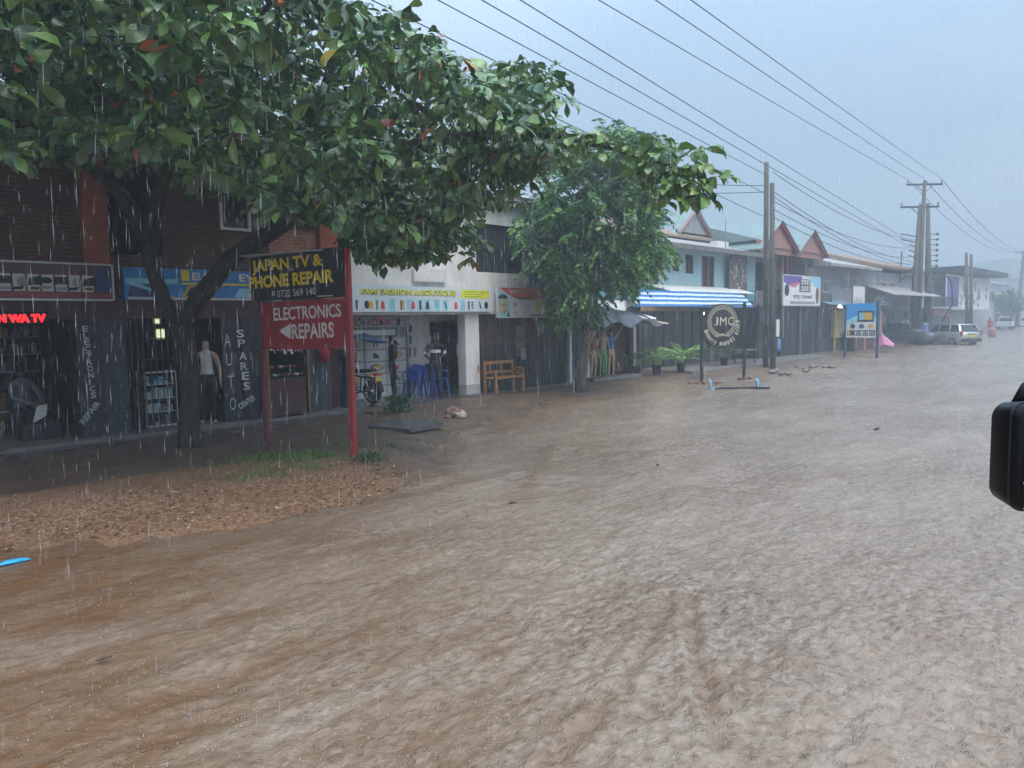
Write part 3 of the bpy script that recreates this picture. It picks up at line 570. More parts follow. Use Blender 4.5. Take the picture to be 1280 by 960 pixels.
n = 9500; lx = np.concatenate([rng.uniform(-3, 6.3, 7500), rng.uniform(5, 13, 2000)]); ly = np.concatenate([shore(lx[:7500]) - .3 + np.abs(rng.normal(0, 1.1, 7500)), shore(lx[7500:]) + np.abs(rng.normal(.3, .8, 2000))])
lz = land(lx, ly) + .006; k_ = (lz > -.02) & ((vnoise(lx * 1.6, ly * 2.2) > -.12) | (rng.random(len(lx)) < .35)) & ((lx < 6.6) | (rng.random(len(lx)) < .4)); lx, ly, lz = lx[k_], ly[k_], lz[k_]; n = len(lx)
a = rng.random(n) * 6.28; D = np.stack([np.cos(a), np.sin(a), rng.uniform(-.1, .35, n)], -1); Lf = rng.uniform(.014, .052, n) * (1 + .5 * (rng.random(n) > .93)); lz = np.maximum(lz, .012); V, Fq = leaves(np.stack([lx, ly, lz], -1), D, rng.normal(0, .3, (n, 3)) + [0, 0, 1], Lf, Lf * rng.uniform(.3, .7, n), .1)
pal = np.array([(.40, .22, .11), (.48, .30, .17), (.22, .09, .04), (.34, .16, .07), (.14, .07, .04), (.50, .38, .26)]); kind(np_mesh('leaf_litter', V, Fq, M_lit, col=np.repeat(pal[rng.integers(0, 6, n)] * rng.uniform(.6, 1.1, (n, 1)), 11, 0), smooth=False), 'stuff', 'brown leaf litter and wood chips strewn on the muddy verge')
# ------------------------------------------------------------------ brick shop building (left)
YL = 14.6
def X(px, py, y): return xz(px, py, y)[0]
def Z(px, py, y): return xz(px, py, y)[1]
bb = thing('brick_building', 'two storey dark red brick building with open shops along its ground floor', 'building', (3, YL, 0))
XR = X(437, 430, YL)                                   # right end
pl = [(-6.4, -5.9), (X(98, 470, YL), X(131, 470, YL)), (X(131, 470, YL), X(160, 470, YL)), (X(384, 460, YL), X(414, 460, YL)), (XR - .12, XR)]
zf0, zf1 = 2.28, 2.66
mb = MB(); mb.box(-7, XR, YL, YL + .25, zf0, zf1, M_maroon); mb.build('fascia', None, bb)
mb = MB()
mb.box(-7, X(128, 260, YL), YL + .02, YL + .3, zf1, 5.3, M_brick)
xr0, xr1 = X(130, 260, YL), X(202, 260, YL)
mb.box(xr0 - .05, xr1, YL + .02, YL + .3, zf1, 3.45, M_brick)
wx0, wx1 = X(274, 258, YL), X(312, 258, YL); wz0, wz1 = Z(292, 288, YL), Z(292, 224, YL)
mb.box(xr1, wx0, YL + .02, YL + .3, zf1, 5.3, M_brick); mb.box(wx1, XR, YL + .02, YL + .3, zf1, 5.3, M_brick)
mb.box(wx0, wx1, YL + .02, YL + .3, zf1, wz0, M_brick); mb.box(wx0, wx1, YL + .02, YL + .3, wz1, 5.3, M_brick)
mb.box(-7, XR, 24, 24.3, 0, 5.3, M_brick); mb.box(XR - .3, XR, YL + .3, 24, 0, 5.3, M_brick); mb.box(-7.3, -7, YL, 24.3, 0, 5.3, M_brick)
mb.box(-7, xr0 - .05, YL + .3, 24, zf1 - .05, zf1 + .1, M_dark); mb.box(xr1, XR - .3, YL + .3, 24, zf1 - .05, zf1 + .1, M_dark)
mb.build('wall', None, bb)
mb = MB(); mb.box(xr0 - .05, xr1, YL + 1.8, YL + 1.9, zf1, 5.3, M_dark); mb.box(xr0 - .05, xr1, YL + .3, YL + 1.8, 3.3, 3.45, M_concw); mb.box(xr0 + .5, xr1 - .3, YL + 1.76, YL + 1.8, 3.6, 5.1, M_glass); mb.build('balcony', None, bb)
for a, b, zt in ((X(99, 260, YL), X(130, 260, YL), 5.3), (X(395, 290, YL), X(432, 290, YL), 5.3)):
    mb = MB(); mb.box(a, b, YL - .16, YL + .018, zf1 + .002, zt, M_orange); mb.build('pilaster', None, bb, bevel=.01)
mb = MB(); mb.box(X(335, 290, YL), X(394, 290, YL), YL - .004, YL + .018, zf1 + .05, 5.2, M_brick2); mb.box(X(335, 290, YL), X(394, 290, YL), YL - .08, YL - .006, Z(380, 287, YL), Z(380, 280, YL), M_dark); mb.build('brick_panel', None, bb)
mb = MB(); mb.box(-8, XR + .1, YL - .75, 25, 5.3, 5.42, M_conc); mb.xprism([(YL - .9, 5.425), (25, 5.425), (20, 7.2)], -8, XR + .2, M_tile); mb.build('roof', None, bb)
mb = MB(); fr = M_white
for a, b, c, d in ((wx0, wx0 + .05, wz0, wz1), (wx1 - .05, wx1, wz0, wz1), (wx0 + .05, wx1 - .05, wz0, wz0 + .05), (wx0 + .05, wx1 - .05, wz1 - .05, wz1)): mb.box(a, b, YL - .03, YL + .05, c, d, fr)
fo = mb.build('window', None, bb)
mb = MB(); mb.box(wx0 + .05, wx1 - .05, YL + .06, YL + .07, wz0 + .05, wz1 - .05, M_glass)
for k in range(5): mb.ball((wx0 + .12 + .09 * k, YL + .045, wz0 + .2 + .14 * (k % 3)), (.04, .01, .07), M_clothg)
mb.build('pane', None, fo)
for i, (a, b) in enumerate(pl):
    mb = MB(); mb.box(a, b, YL, YL + .35, .1, zf0 - .002, M_charcoal if i == 1 else M_greyblock)
    if i == 2:
        for k in range(1, 4): mb.box(a, b, YL - .004, YL, .1 + .52 * k, .115 + .52 * k, M_black)
    if i == 1:
        Mx = FAC(0, YL, 0); xc = (a + b) / 2 - .06
        for k, ch in enumerate('ELECTRONICS'):
            zc = Z(106 + k, 411 + k * 8.3, YL); put_text(mb, Mx, ch, xc - .04 + .006 * k, zc - .05, .09 if ch != 'I' else .022, .10, M_alu, bold=.01)
        put_text(mb, Mx, 'REPAIR', X(105, 528, YL), Z(104, 531, YL), .46, .10, M_alu, rot=R(50), bold=.01)
    mb.build('pillar', None, bb)
mb = MB(); mb.box(-7, XR, YL - 1.1, 24, -.05, .10, M_concw); mb.box(-7, XR, YL - .35, 23.9, .1, .16, M_conc); mb.build('floor', None, bb)
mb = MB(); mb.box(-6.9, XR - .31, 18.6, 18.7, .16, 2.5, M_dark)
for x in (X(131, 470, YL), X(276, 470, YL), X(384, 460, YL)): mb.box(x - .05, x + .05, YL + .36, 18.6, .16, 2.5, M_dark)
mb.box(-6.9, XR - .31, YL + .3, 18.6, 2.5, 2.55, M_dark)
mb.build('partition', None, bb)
# painted door leaves AUTO / SPARES CENTER
for (pa, pb, s, q) in ((277, 301, 'AUTO', 0), (302, 326, 'SPARES', 1)):
    a, b = X(pa, 460, YL), X(pb, 460, YL); mb = MB(); yf = YL - .03 - .02 * q; mb.box(a + .01, b - .01, yf, yf + .05, .17, zf0 - .004, M_charcoal); Mx = FAC(0, yf, 0)
    if q == 0:
        for k, ch in enumerate(s): put_text(mb, Mx, ch, X(284 + k, 440, yf) - .05, Z(286, (433, 457, 485, 513)[k], yf), .13, .25, M_alu, bold=-.01)
    else:
        for k, ch in enumerate(s): put_text(mb, Mx, ch, X(301 + k, 440, yf) - .075, Z(302, (422, 434, 450, 463, 475, 488)[k], yf), .16, .165, M_clothw if k % 2 else M_white, bold=.02)
        put_text(mb, Mx, 'CENTER', X(300, 505, yf), Z(300, 512, yf), .40, .12, M_white, rot=R(27), bold=.02)
    o = mb.build('door_panel', None, bb); o['label'] = 'dark door panel painted ' + ('AUTO in thin letters' if q == 0 else 'SPARES CENTER in bright letters')
# dish
sx, sz = xz(322, 251, YL - .3)
t = thing('satellite_dish', 'pale satellite dish with a dark band fixed to the brick wall beside the framed window', 'satellite dish', (sx, YL - .3, sz))
mb = MB(); o = mb.M; mb.M = Matrix.Translation((sx, YL - .3, sz)) @ Matrix.Rotation(R(112), 4, 'X') @ Matrix.Rotation(R(20), 4, 'Y')
mb.lathe([(.001, -.07), (.12, -.055), (.22, -.02), (.29, .03), (.295, .035), (.22, -.01), (.12, -.045), (.002, -.06)], 20, M_alu); mb.M = o; mb.build('dish', None, t)
mb = MB(); mb.tube([(sx, YL - .05, sz - .1), (sx, YL - .25, sz - .02)], .02, 6, M_steel); mb.tube([(sx, YL - .3, sz - .25), (sx + .03, YL - .62, sz - .02)], .012, 6, M_black); mb.ball((sx + .03, YL - .62, sz), .04, M_black); mb.tube([(sx - .25, YL - .35, sz - .05), (sx, YL - .42, sz + .02), (sx + .25, YL - .35, sz + .08)], .022, 5, M_black); mb.build('arm', None, t)
# lamp-like pale oval shade under the eave
ax_, az_ = xz(150, 195, YL - .5); mb = MB(); mb.ball((ax_, YL - .5, az_), (.33, .2, .09), mat('tan_shade', (.22, .18, .12), .6), 14, 8); mb.tube([(ax_, YL - .5, az_), (ax_, YL - .5, 5.3)], .012, 5, M_steel); tag(mb.build('eave_lamp'), 'tan oval lamp shade hanging under the brick building eave', 'lamp')

def board(name, label, px0, px1, pt0, pb0, pt1, pb1, y, mface, mframe, fwid=.035, depth=.06, cat='sign'):
    """flat sign on a facade given by pixel columns; returns thing, face MB, frame matrix, width, height"""
    x0 = X(px0, (pt0 + pb0) / 2, y); x1 = X(px1, (pt1 + pb1) / 2, y); z0 = (Z(px0, pb0, y) + Z(px1, pb1, y)) / 2; z1 = (Z(px0, pt0, y) + Z(px1, pt1, y)) / 2
    t = thing(name, label, cat, ((x0 + x1) / 2, y, z0)); W, H = x1 - x0, z1 - z0; Mx = FAC(x0, y, z0)
    mb = MB(); slab(mb, Mx, 0, W, 0, H, -depth, 0, mface)
    f = MB()
    if mframe:
        for a, b, c, d in ((-fwid / 2, fwid / 2, 0, H), (W - fwid / 2, W + fwid / 2, 0, H), (fwid / 2, W - fwid / 2, -fwid / 2, fwid / 2), (fwid / 2, W - fwid / 2, H - fwid / 2, H + fwid / 2)): slab(f, Mx, a, b, c, d, -depth - .01, .012, mframe)
        f.build('frame', None, t)
    return t, mb, Mx, W, H
# appliance billboard
t, mb, Mx, W, H = board('shop_billboard', 'long shop billboard with a row of appliance pictures under a maroon band', -110, 141, 322, 372, 331, 376, YL - .25, M_maroon, M_alu)
rect(mb, Mx, .05, W - .05, H * .70, H * .95, mat('mauve_band', (.11, .05, .07), .4)); rect(mb, Mx, .05, W - .05, .03, H * .20, mat('rose_band', (.28, .06, .07), .4))
mb.build('panel', None, t); mb = MB()
nt_ = 12; tw = (W - .35) / nt_
for k in range(nt_):
    a = .06 + k * tw; rect(mb, Mx, a, a + tw - .03, H * .22, H * .68, M_clothw, .004); cx = a + tw / 2; kind_ = k % 4
    if kind_ == 0: disc(mb, Mx, cx - .03, H * .52, .09, .055, P['ink'], .006); disc(mb, Mx, cx - .06, H * .33, .1, .03, P['grey'], .006)
    elif kind_ == 1: rect(mb, Mx, cx - .11, cx + .1, H * .42, H * .62, P['ink'], .006); rect(mb, Mx, cx - .09, cx + .08, H * .26, H * .34, P['grey'], .006)
    elif kind_ == 2: disc(mb, Mx, cx + .03, H * .48, .08, .08, P['grey'], .006); poly(mb, Mx, [(cx - .12, H * .26), (cx + .02, H * .26), (cx + .06, H * .36), (cx - .1, H * .33)], P['ink'], .007)
    else: poly(mb, Mx, [(cx - .1, H * .38), (cx + .12, H * .40), (cx + .1, H * .64), (cx - .07, H * .58)], P['ink'], .006); disc(mb, Mx, cx, H * .3, .07, .03, P['brown'], .006)
rect(mb, Mx, W - .27, W - .05, H * .22, H * .92, P['navy'], .004); disc(mb, Mx, W * .83, H * .12, .045, .035, P['ink'], .006)
mb.build('pictures', None, t)
# LED sign
lx0, lz0 = xz(-10, 404, YL - .1); lx1, lz1 = xz(57, 391, YL - .1)
t = thing('led_sign', 'glowing red LED shop sign reading EN WA TV over the leftmost shop', 'LED sign', (lx1, YL - .1, lz0)); mb = MB(); mb.box(lx0 - .1, lx1 + .03, YL - .09, YL - .002, lz0 - .02, lz1 + .02, M_blackpl); mb.build('case', None, t)
M_led = mat('red_led', (.9, .02, .02), .5, .02, 3, emit=(1, .008, .012), estr=3.2)
mb = MB(); put_text(mb, FAC(0, YL - .09, 0), 'EN WA TV', lx0, lz0 + .01, lx1 - lx0, (lz1 - lz0) * .8, M_led, out=.006, bold=.07); mb.build('lettering', None, t)
# blue electronics sign
t, mb, Mx, W, H = board('shop_sign', 'long blue shop sign with yellow stripe and photo panels behind the tree trunk', 155, 352, 337, 372, 338, 378, YL - .2, M_bluesign, None)
mb.build('panel', None, t); mb = MB()
rect(mb, Mx, .05, W - .02, 0.0, .045, M_clothw, .004); rect(mb, Mx, W * .33, W, H * .50, H * .56, M_yel, .005)
rect(mb, Mx, .02, W * .3, H * .5, H * .66, P['sky'], .004); poly(mb, Mx, [(.05, .06), (W * .26, .06), (W * .22, H * .5), (.12, H * .46)], P['navy'], .005); poly(mb, Mx, [(0.02, H * .5), (.2, H * .4), (W * .25, H * .1), (W * .28, H * .1), (.25, H * .5)], P['sky'], .006)
rect(mb, Mx, W * .33, W * .38, H * .62, H * .98, M_yel, .005)
poly(mb, Mx, [(W * .33, .06), (W * .49, .06), (W * .49, H * .46), (W * .37, H * .46)], P['amber'], .005); poly(mb, Mx, [(W * .35, .08), (W * .46, .08), (W * .475, H * .42), (W * .385, H * .42)], P['navy'], .007); poly(mb, Mx, [(W * .46, .08), (W * .485, .08), (W * .49, H * .42), (W * .478, H * .42)], P['red'], .008)
poly(mb, Mx, [(W * .66, .06), (W * .99, .06), (W * .97, H * .44), (W * .70, H * .40)], P['sky'], .005); rect(mb, Mx, W * .75, W * .80, .05, H * .24, M_white, .008); poly(mb, Mx, [(W * .82, .07), (W * .96, .07), (W * .93, H * .34), (W * .84, H * .30)], P['navy'], .007)
mb.build('pictures', None, t); mb = MB(); put_text(mb, Mx, 'ELEC', W * .395, H * .64, W * .16, H * .26, M_letter, .007, .03); put_text(mb, Mx, 'EYS TE', W * .70, H * .64, W * .27, H * .26, M_letter, .007, .03); mb.build('lettering', None, t)

# contents of the open shops
def cabinet(name, label, x0, x1, y0, y1, z0, z1, rows, mfr, fill):
    t = thing(name, label, 'display cabinet', ((x0 + x1) / 2, y0, z0)); mb = MB()
    for x in (x0, x1 - .03):
        for y in (y0, y1 - .03): mb.box(x, x + .03, y, y + .03, z0, z1, mfr)
    for z in (z0, z1 - .03): mb.box(x0 + .03, x1 - .03, y0, y0 + .03, z, z + .03, mfr)
    mb.build('frame', None, t); h = (z1 - z0) / rows
    for r in range(rows):
        mb = MB(); mb.box(x0 + .03, x1 - .03, y0 + .04, y1, z0 + r * h + .002, z0 + r * h + .02, M_alu); x = x0 + .06
        while x < x1 - .12:
            ww = random.uniform(.05, .13); mb.box(x, x + ww, y0 + random.uniform(.05, .12), y1 - .06, z0 + r * h + .021, z0 + r * h + random.uniform(.35, .85) * h, random.choice(fill)); x += ww + .015
        mb.build('shelf', None, t)
    return t
cabinet('glass_cabinet', 'white framed display cabinet full of small goods behind the window bars', X(182, 500, YL + .4), X(222, 500, YL + .4), YL + .4, YL + .85, .16, 1.25, 4, M_white, [M_clothw, P['sky'], P['grey'], M_clothw, P['navy']])
cabinet('goods_shelf', 'dim shelf of small goods standing deep inside the leftmost shop', -.3, X(55, 470, 18), 18.0, 18.45, .16, 2.3, 6, M_woodd, [P['grey'], P['brown'], P['ink'], M_clothg, P['amber']])
cabinet('counter', 'dark shop counter with goods under the LED sign', 1.2, X(62, 500, 16), 15.9, 16.4, .16, 1.05, 2, M_woodd, [P['ink'], P['brown'], M_clothg])
M_lit1 = mat('lit_panel', (.7, .7, .55), .5, .2, 30, emit=(.75, .8, .5), estr=.7)
for nm, a, b, c, d, lab in (('lit_poster', 196, 206, 412, 423, 'small lit yellowish poster inside the shop left of the tree trunk'), ('ceiling_lamp', 193, 201, 399, 404, 'small bright ceiling lamp inside the shop left of the tree trunk')):
    x0, z1 = xz(a, c, 16.5); x1, z0 = xz(b, d, 16.5); mb = MB(); mb.box(x0, x1, 16.5, 16.53, z0, z1, M_lit1); mb.box(x0 - .02, x1 + .02, 16.53, 16.56, z0 - .02, z1 + .02, M_white); tag(mb.build(nm), lab, 'lamp' if 'lamp' in nm else 'poster')
# window bars of the second shop
t = thing('window_grille', 'thin dark metal window bars across the second shop opening', 'window grille', (X(190, 500, YL), YL, .2)); mb = MB(); xa, xb = X(161, 480, YL) + .01, X(222, 480, YL)
for k in range(9): x = xa + (xb - xa) * k / 8; mb.box(x - .008, x + .008, YL + .1, YL + .116, .18, zf0 - .01, M_black)
for z in (.3, .7, 1.1, 1.5, 1.9): mb.box(xa, xb, YL + .118, YL + .13, z - .008, z + .008, M_black)
mb.build('bars', None, t)
# hanging goods kiosk, red base
kx0, kx1 = X(334, 480, YL - .3), X(386, 480, YL - .3); ky = YL - .35
t = thing('kiosk', 'small red kiosk with wooden frame and socks and shoes hung on it', 'kiosk', ((kx0 + kx1) / 2, ky, .16)); mb = MB()
for x in (kx0, kx1 - .035): mb.box(x, x + .035, ky, ky + .035, .16, 1.86, M_wood)
mb.box(kx0 + .036, kx1 - .036, ky, ky + .035, 1.82, 1.855, M_wood); mb.build('frame', None, t)
mb = MB(); mb.box(kx0 + .06, kx1 - .08, ky + .04, ky + .45, .2, .95, M_maroon); mb.box(kx0 + .05, kx1 - .07, ky + .036, ky + .46, .951, 1.0, M_charcoal)
for x in (kx0 + .1, kx1 - .2): mb.box(x, x + .08, ky + .06, ky + .4, .161, .199, M_black)
mb.build('base', None, t)
for k in range(11):
    x = kx0 + .08 + k * (kx1 - kx0 - .18) / 10; mb = MB(); m_ = [M_clothw, P['pink'], M_clothw, P['brown'], P['red'], M_clothg][(k * 5) % 6]; L_ = random.uniform(.2, .32)
    mb.loft([[(x - .022, ky + .01, 1.81), (x + .022, ky + .01, 1.81), (x + .022, ky + .03, 1.81), (x - .022, ky + .03, 1.81)], [(x - .022, ky + .008, 1.81 - L_ * .7), (x + .024, ky + .008, 1.81 - L_ * .7), (x + .024, ky + .03, 1.81 - L_ * .7), (x - .022, ky + .03, 1.81 - L_ * .7)], [(x - .01, ky - .015, 1.81 - L_), (x + .045, ky - .015, 1.81 - L_), (x + .045, ky + .02, 1.81 - L_), (x - .01, ky + .02, 1.81 - L_)]], m_)
    mb.build('sock', None, t)
for k in range(16):
    x = kx0 + .1 + (k % 8) * (kx1 - kx0 - .25) / 7; z = 1.02 + (k // 8) * .17; mb = MB(); mb.ball((x, ky + .12 + .1 * (k // 8), z + .035), (.05, .09, .035), [P['ink'], P['brown'], P['red'], M_clothw, P['ink']][(k * 3) % 5], 8, 5); mb.build('shoe', None, t)
mb = MB(); bx_ = kx1 + .05; mb.lathe([(.02, 0), (.12, .05), (.14, .22), (.10, .36), (.03, .40)], 12, M_clothr, c=(X(404, 430, YL - .12), YL - .14, 1.25)); mb.tube([(X(404, 430, YL - .12), YL - .12, 1.64), (X(404, 430, YL - .12), YL - .03, 1.95)], .012, 5, M_black); tag(mb.build('hanging_bag'), 'dark red bag hanging on the grey pillar beside the kiosk', 'bag')

# ------------------------------------------------------------------ two-post roadside sign
A = onZ(335, 568, .06); B = onZ(443, 578, .06); ax = Vector(B - A); ax.z = 0; wd_ = ax.length; ax.normalize()
t = thing('roadside_sign', 'red two post roadside sign with a black phone repair board above a red board', 'sign', tuple(A)); 
nrm = Vector((ax.y, -ax.x, 0))
Mx = frame(tuple(A), tuple(ax)); zt = 3.19 - .06
mb = MB(); slab(mb, Mx, -.035, .035, -.3, zt - .12, -.035, .035, mat('post_red_dull', (.13, .03, .03), .6, .4, 6, .2)); o = mb.build('post', None, t, bevel=.006)
mb = MB(); slab(mb, Mx, wd_ - .04, wd_ + .04, -.3, zt, -.04, .04, M_red); mb.build('post', None, t, bevel=.006)
def hz_(px, py):   # height of the point of the board plane seen at this pixel
    d = ray(px, py); n = np.array(nrm); s = ((A - CC) @ n) / (d @ n); q = CC + d * s; return float((q - A) @ np.array(ax)), float(q[2] - A[2])
x0, z1 = hz_(316, 323); x1, z1b = hz_(434, 308); _, z0 = hz_(318, 377); _, z0b = hz_(434, 371)
o_ = .048
mb = MB(); M1 = Mx @ Matrix.Translation((0, 0, o_)); mb.M = M1; mb.add([(x0, z0, 0), (x1 - .03, z0b, 0), (x1 - .03, z1b, 0), (x0, z1, 0), (x0, z0, .02), (x1 - .03, z0b, .02), (x1 - .03, z1b, .02), (x0, z1, .02)], [(0, 3, 2, 1), (4, 5, 6, 7), (0, 1, 5, 4), (1, 2, 6, 5), (2, 3, 7, 6), (3, 0, 4, 7)], M_blackboard); mb.M = Matrix.Identity(4)
mb.build('upper_board', None, t); mb = MB(); M2 = M1 @ Matrix.Translation((0, 0, .02)); W = x1 - x0
def tl_(s, pa, pb, m, b=.03):
    (xa, za), (xb, zb) = hz_(*pa), hz_(*pb); put_text(mb, M2, s, xa, za, abs(xb - xa), abs(zb - za), m, .004, b, rot=R(1.5))
tl_('JAPAN TV &', (320, 345), (407, 320), M_yel, .035); tl_('PHONE REPAIR', (316, 362), (421, 340), M_yel, .04); tl_('0722 569 140', (351, 372), (399, 361), M_letter, .0)
cx_, cz_ = hz_(346, 367); disc(mb, M2, cx_, cz_, .03, .035, M_letter, .004); disc(mb, M2, cx_ + .004, cz_ + .003, .015, .018, M_blackboard, .006)
(xa, za), (xb, zb) = hz_(400, 371), hz_(420, 369); rect(mb, M2, xa, xb, za, za + .012, M_letter, .004); mb.build('lettering', None, t)
(xa, za), (xb, zb) = hz_(340, 433), hz_(434, 377); mb = MB(); mb.M = M1; mb.box(.036, wd_ - .041, za, zb - .02, -.06, -.04, M_redboard); mb.M = Matrix.Identity(4); mb.build('lower_board', None, t)
mb = MB(); M2 = M1 @ Matrix.Translation((0, 0, -.04)); tl_('ELECTRONICS', (343, 401), (427, 382), M_letter, .02); tl_('REPAIRS', (366, 424), (418, 404), M_letter, .02)
p1, p2, p3 = hz_(350, 414), hz_(364, 424), hz_(364, 404); poly(mb, M2, [p1, p2, p3], M_letter, .004); mb.build('lettering', None, t)
mb = MB(); mb.M = Mx; mb.box(.036, wd_ - .041, zb - .018, zb + .03, -.035, .035, M_red); mb.box(.036, wd_ - .041, za - .04, za - .002, -.03, .03, M_red); mb.M = Matrix.Identity(4); mb.build('rail', None, t)
mb = MB(); (xa, za) = hz_(306, 326); mb.M = M1; mb.box(xa, x1 - .4, z1 + .03, z1 + .045, -.12, .05, M_alu); mb.M = Matrix.Identity(4); mb.build('cap', None, t)
# ------------------------------------------------------------------ people
def person(name, label, cat, loc, rz, mats, arms=None, stand=True, hgt=1.7, hair=True, face=True, fem=False, extra=None, legs=None, lean=0., fat=1.):
    """one continuous skinned body; mats = (skin, top, bottom, shoe, sleeve)"""
    t = thing(name, label, cat, loc, rz); k = hgt / 1.72
    J = {}; E_ = []; 
    def v(n, p, r, par=None, seg='top'):
        J[n] = (Vector(p) * k, r * k * (fat if r > .03 and seg != 'skin' else 1), seg)
        if par: E_.append((par, n, seg))
    sw = .165 if fem else .185; hw = .095 if fem else .085
    v('pelvis', (0, 0, .95), .135); v('waist', (0, lean * .3, 1.10), .115 if fem else .13, 'pelvis'); v('chest', (0, lean * .7, 1.29), .135, 'waist'); v('collar', (0, lean, 1.42), .085, 'chest')
    v('neck', (0, lean - .005, 1.49), .052, 'collar', 'skin'); v('jaw', (0, lean - .03, 1.555), .066, 'neck', 'skin'); v('brow', (0, lean - .015, 1.635), .083, 'jaw', 'skin'); v('top', (0, lean, 1.69), .055, 'brow', 'skin')
    A_ = arms or {}
    for s, sd in ((-1, 'l'), (1, 'r')):
        el, wr = A_.get(sd, ((s * .235, .02, 1.13), (s * .235, -.06, .89)))
        v('sh' + sd, (s * sw, lean, 1.405), .066, 'collar', 'sleeve'); v('el' + sd, el, .045, 'sh' + sd, 'sleeve'); v('wr' + sd, wr, .029, 'el' + sd, 'sleeve')
        e = Vector(el); w_ = Vector(wr); d = (w_ - e).normalized(); sidev = d.cross(Vector((s, 0.2, 0.1))).normalized(); cu = sidev.cross(d)
        v('pa' + sd, w_ + d * .055, .032, 'wr' + sd, 'skin')
        for fi in range(4):
            o = sidev * (.024 * (fi - 1.5)); ln = (.072, .082, .077, .06)[fi]
            v(f'f{fi}a{sd}', w_ + d * .098 + o, .0105, 'pa' + sd, 'skin'); v(f'f{fi}b{sd}', w_ + d * (.098 + ln * .5) + o * 1.08 + cu * .006, .0095, f'f{fi}a{sd}', 'skin'); v(f'f{fi}c{sd}', w_ + d * (.09 + ln * .85) + o * 1.05 + cu * .026, .008, f'f{fi}b{sd}', 'skin')
        v('tha' + sd, w_ + d * .045 - sidev * .045, .012, 'pa' + sd, 'skin'); v('thb' + sd, w_ + d * .088 - sidev * .068 + cu * .008, .0095, 'tha' + sd, 'skin')
        kn, an = (legs or {}).get(sd, ((s * .105, -.015, .51), (s * .11, .02, .09)))
        v('hip' + sd, (s * hw, 0, .87), .098, 'pelvis', 'bottom'); v('kn' + sd, kn, .062, 'hip' + sd, 'bottom'); v('an' + sd, an, .04, 'kn' + sd, 'bottom')
        a = Vector(an); v('he' + sd, a + Vector((0, .02, -.045)), .038, 'an' + sd, 'shoe'); v('to' + sd, a + Vector((s * .02, -.15, -.055)), .033, 'he' + sd, 'shoe')
    names = list(J); idx = {n: i for i, n in enumerate(names)}
    me = bpy.data.meshes.new('b'); me.from_pydata([tuple(J[n][0]) for n in names], [(idx[a], idx[b]) for a, b, _ in E_], []); me.update()
    ob = bpy.data.objects.new('b', me); COL.objects.link(ob); ob.modifiers.new('s', 'SKIN'); ob.modifiers.new('u', 'SUBSURF').levels = 1
    for i, n in enumerate(names):
        sv = me.skin_vertices[0].data[i]; sv.radius = (J[n][1], J[n][1] * (.78 if n in ('chest', 'waist', 'pelvis') else 1)); sv.use_root = (n == 'pelvis')
    dg = bpy.context.evaluated_depsgraph_get(); dg.update(); m2 = bpy.data.meshes.new_from_object(ob.evaluated_get(dg)); bpy.data.objects.remove(ob)
    m2.materials.clear(); order = ['skin', 'top', 'bottom', 'shoe', 'sleeve']
    for m in mats: m2.materials.append(m)
    segs = [(J[a][0], J[b][0], s, max(J[a][1], J[b][1])) for a, b, s in E_]
    for p in m2.polygons:
        c = p.center; best = None
        for a, b, s, r in segs:
            ab = b - a; tt_ = max(0, min(1, (c - a).dot(ab) / ab.length_squared)); d = (c - a - ab * tt_).length - r * .8
            if best is None or d < best[0]: best = (d, s)
        s = best[1]
        if s == 'top' and c.z < .93 * k: s = 'bottom'
        if s == 'bottom' and c.z > .97 * k: s = 'top'
        p.material_index = order.index(s); p.use_smooth = True
    m2.name = 'body'; o = bpy.data.objects.new('body', m2); COL.objects.link(o); o.parent = t; MW[o.name] = MW[t.name]
    hc = J['brow'][0]
    if hair:
        mb = MB(); mb.M = Matrix.Translation(loc) @ Matrix.Rotation(rz, 4, 'Z'); mb.ball((hc.x, hc.y + .018 * k, hc.z + .022 * k), (.088 * k, .095 * k, .095 * k), M_hair, 12, 8)
        mb.build('hair', None, t)
    if face:
        mb = MB(); mb.M = Matrix.Translation(loc) @ Matrix.Rotation(rz, 4, 'Z'); fy = hc.y - .078 * k
        for s in (-1, 1): mb.ball((hc.x + s * .03 * k, fy + .004, hc.z - .015 * k), (.012, .008, .008), M_white, 6, 4); mb.ball((hc.x + s * .03 * k, fy - .003, hc.z - .015 * k), (.006, .004, .006), M_black, 6, 4); mb.ball((hc.x + s * .085 * k, hc.y + .005, hc.z - .03 * k), (.012, .02, .03), mats[0], 6, 4)
        mb.ball((hc.x, fy - .012, hc.z - .045 * k), (.013, .02, .02), mats[0], 6, 4); mb.ball((hc.x, fy + .014, hc.z - .085 * k), (.025, .012, .007), P['brown'], 6, 4); mb.build('face', None, t)
    return t, J, k

YP = 14.9
XE = X(742, 300, 15)
pb = thing('white_building', 'white plastered two storey building carrying the fashion boutique sign', 'building', (14, YP, 0))
x1w, x2w = X(595, 315, YP), X(653, 315, YP); z1w, z2w = Z(620, 341, YP), Z(620, 281, YP)
zs = 2.32; x0p = XR + .01
mb = MB(); mb.box(x0p, x1w, YP, YP + .25, zs, 5.5, M_plaster); mb.box(x2w, XE, YP, YP + .25, zs, 5.5, M_plaster); mb.box(x1w, x2w, YP, YP + .25, zs, z1w, M_plaster); mb.box(x1w, x2w, YP, YP + .25, z2w, 5.5, M_plaster)
mb.box(x2w + .06, x2w + .26, YP - .07, YP - .002, z1w - .4, 5.0, M_plaster)
mb.box(x0p, XE, 24, 24.2, 0, 5.5, M_plaster); mb.box(XE - .2, XE, YP + .25, 24, 0, 5.5, M_plaster); mb.box(x0p, XE - .2, YP + .25, 24, zs, zs + .12, M_palewall)
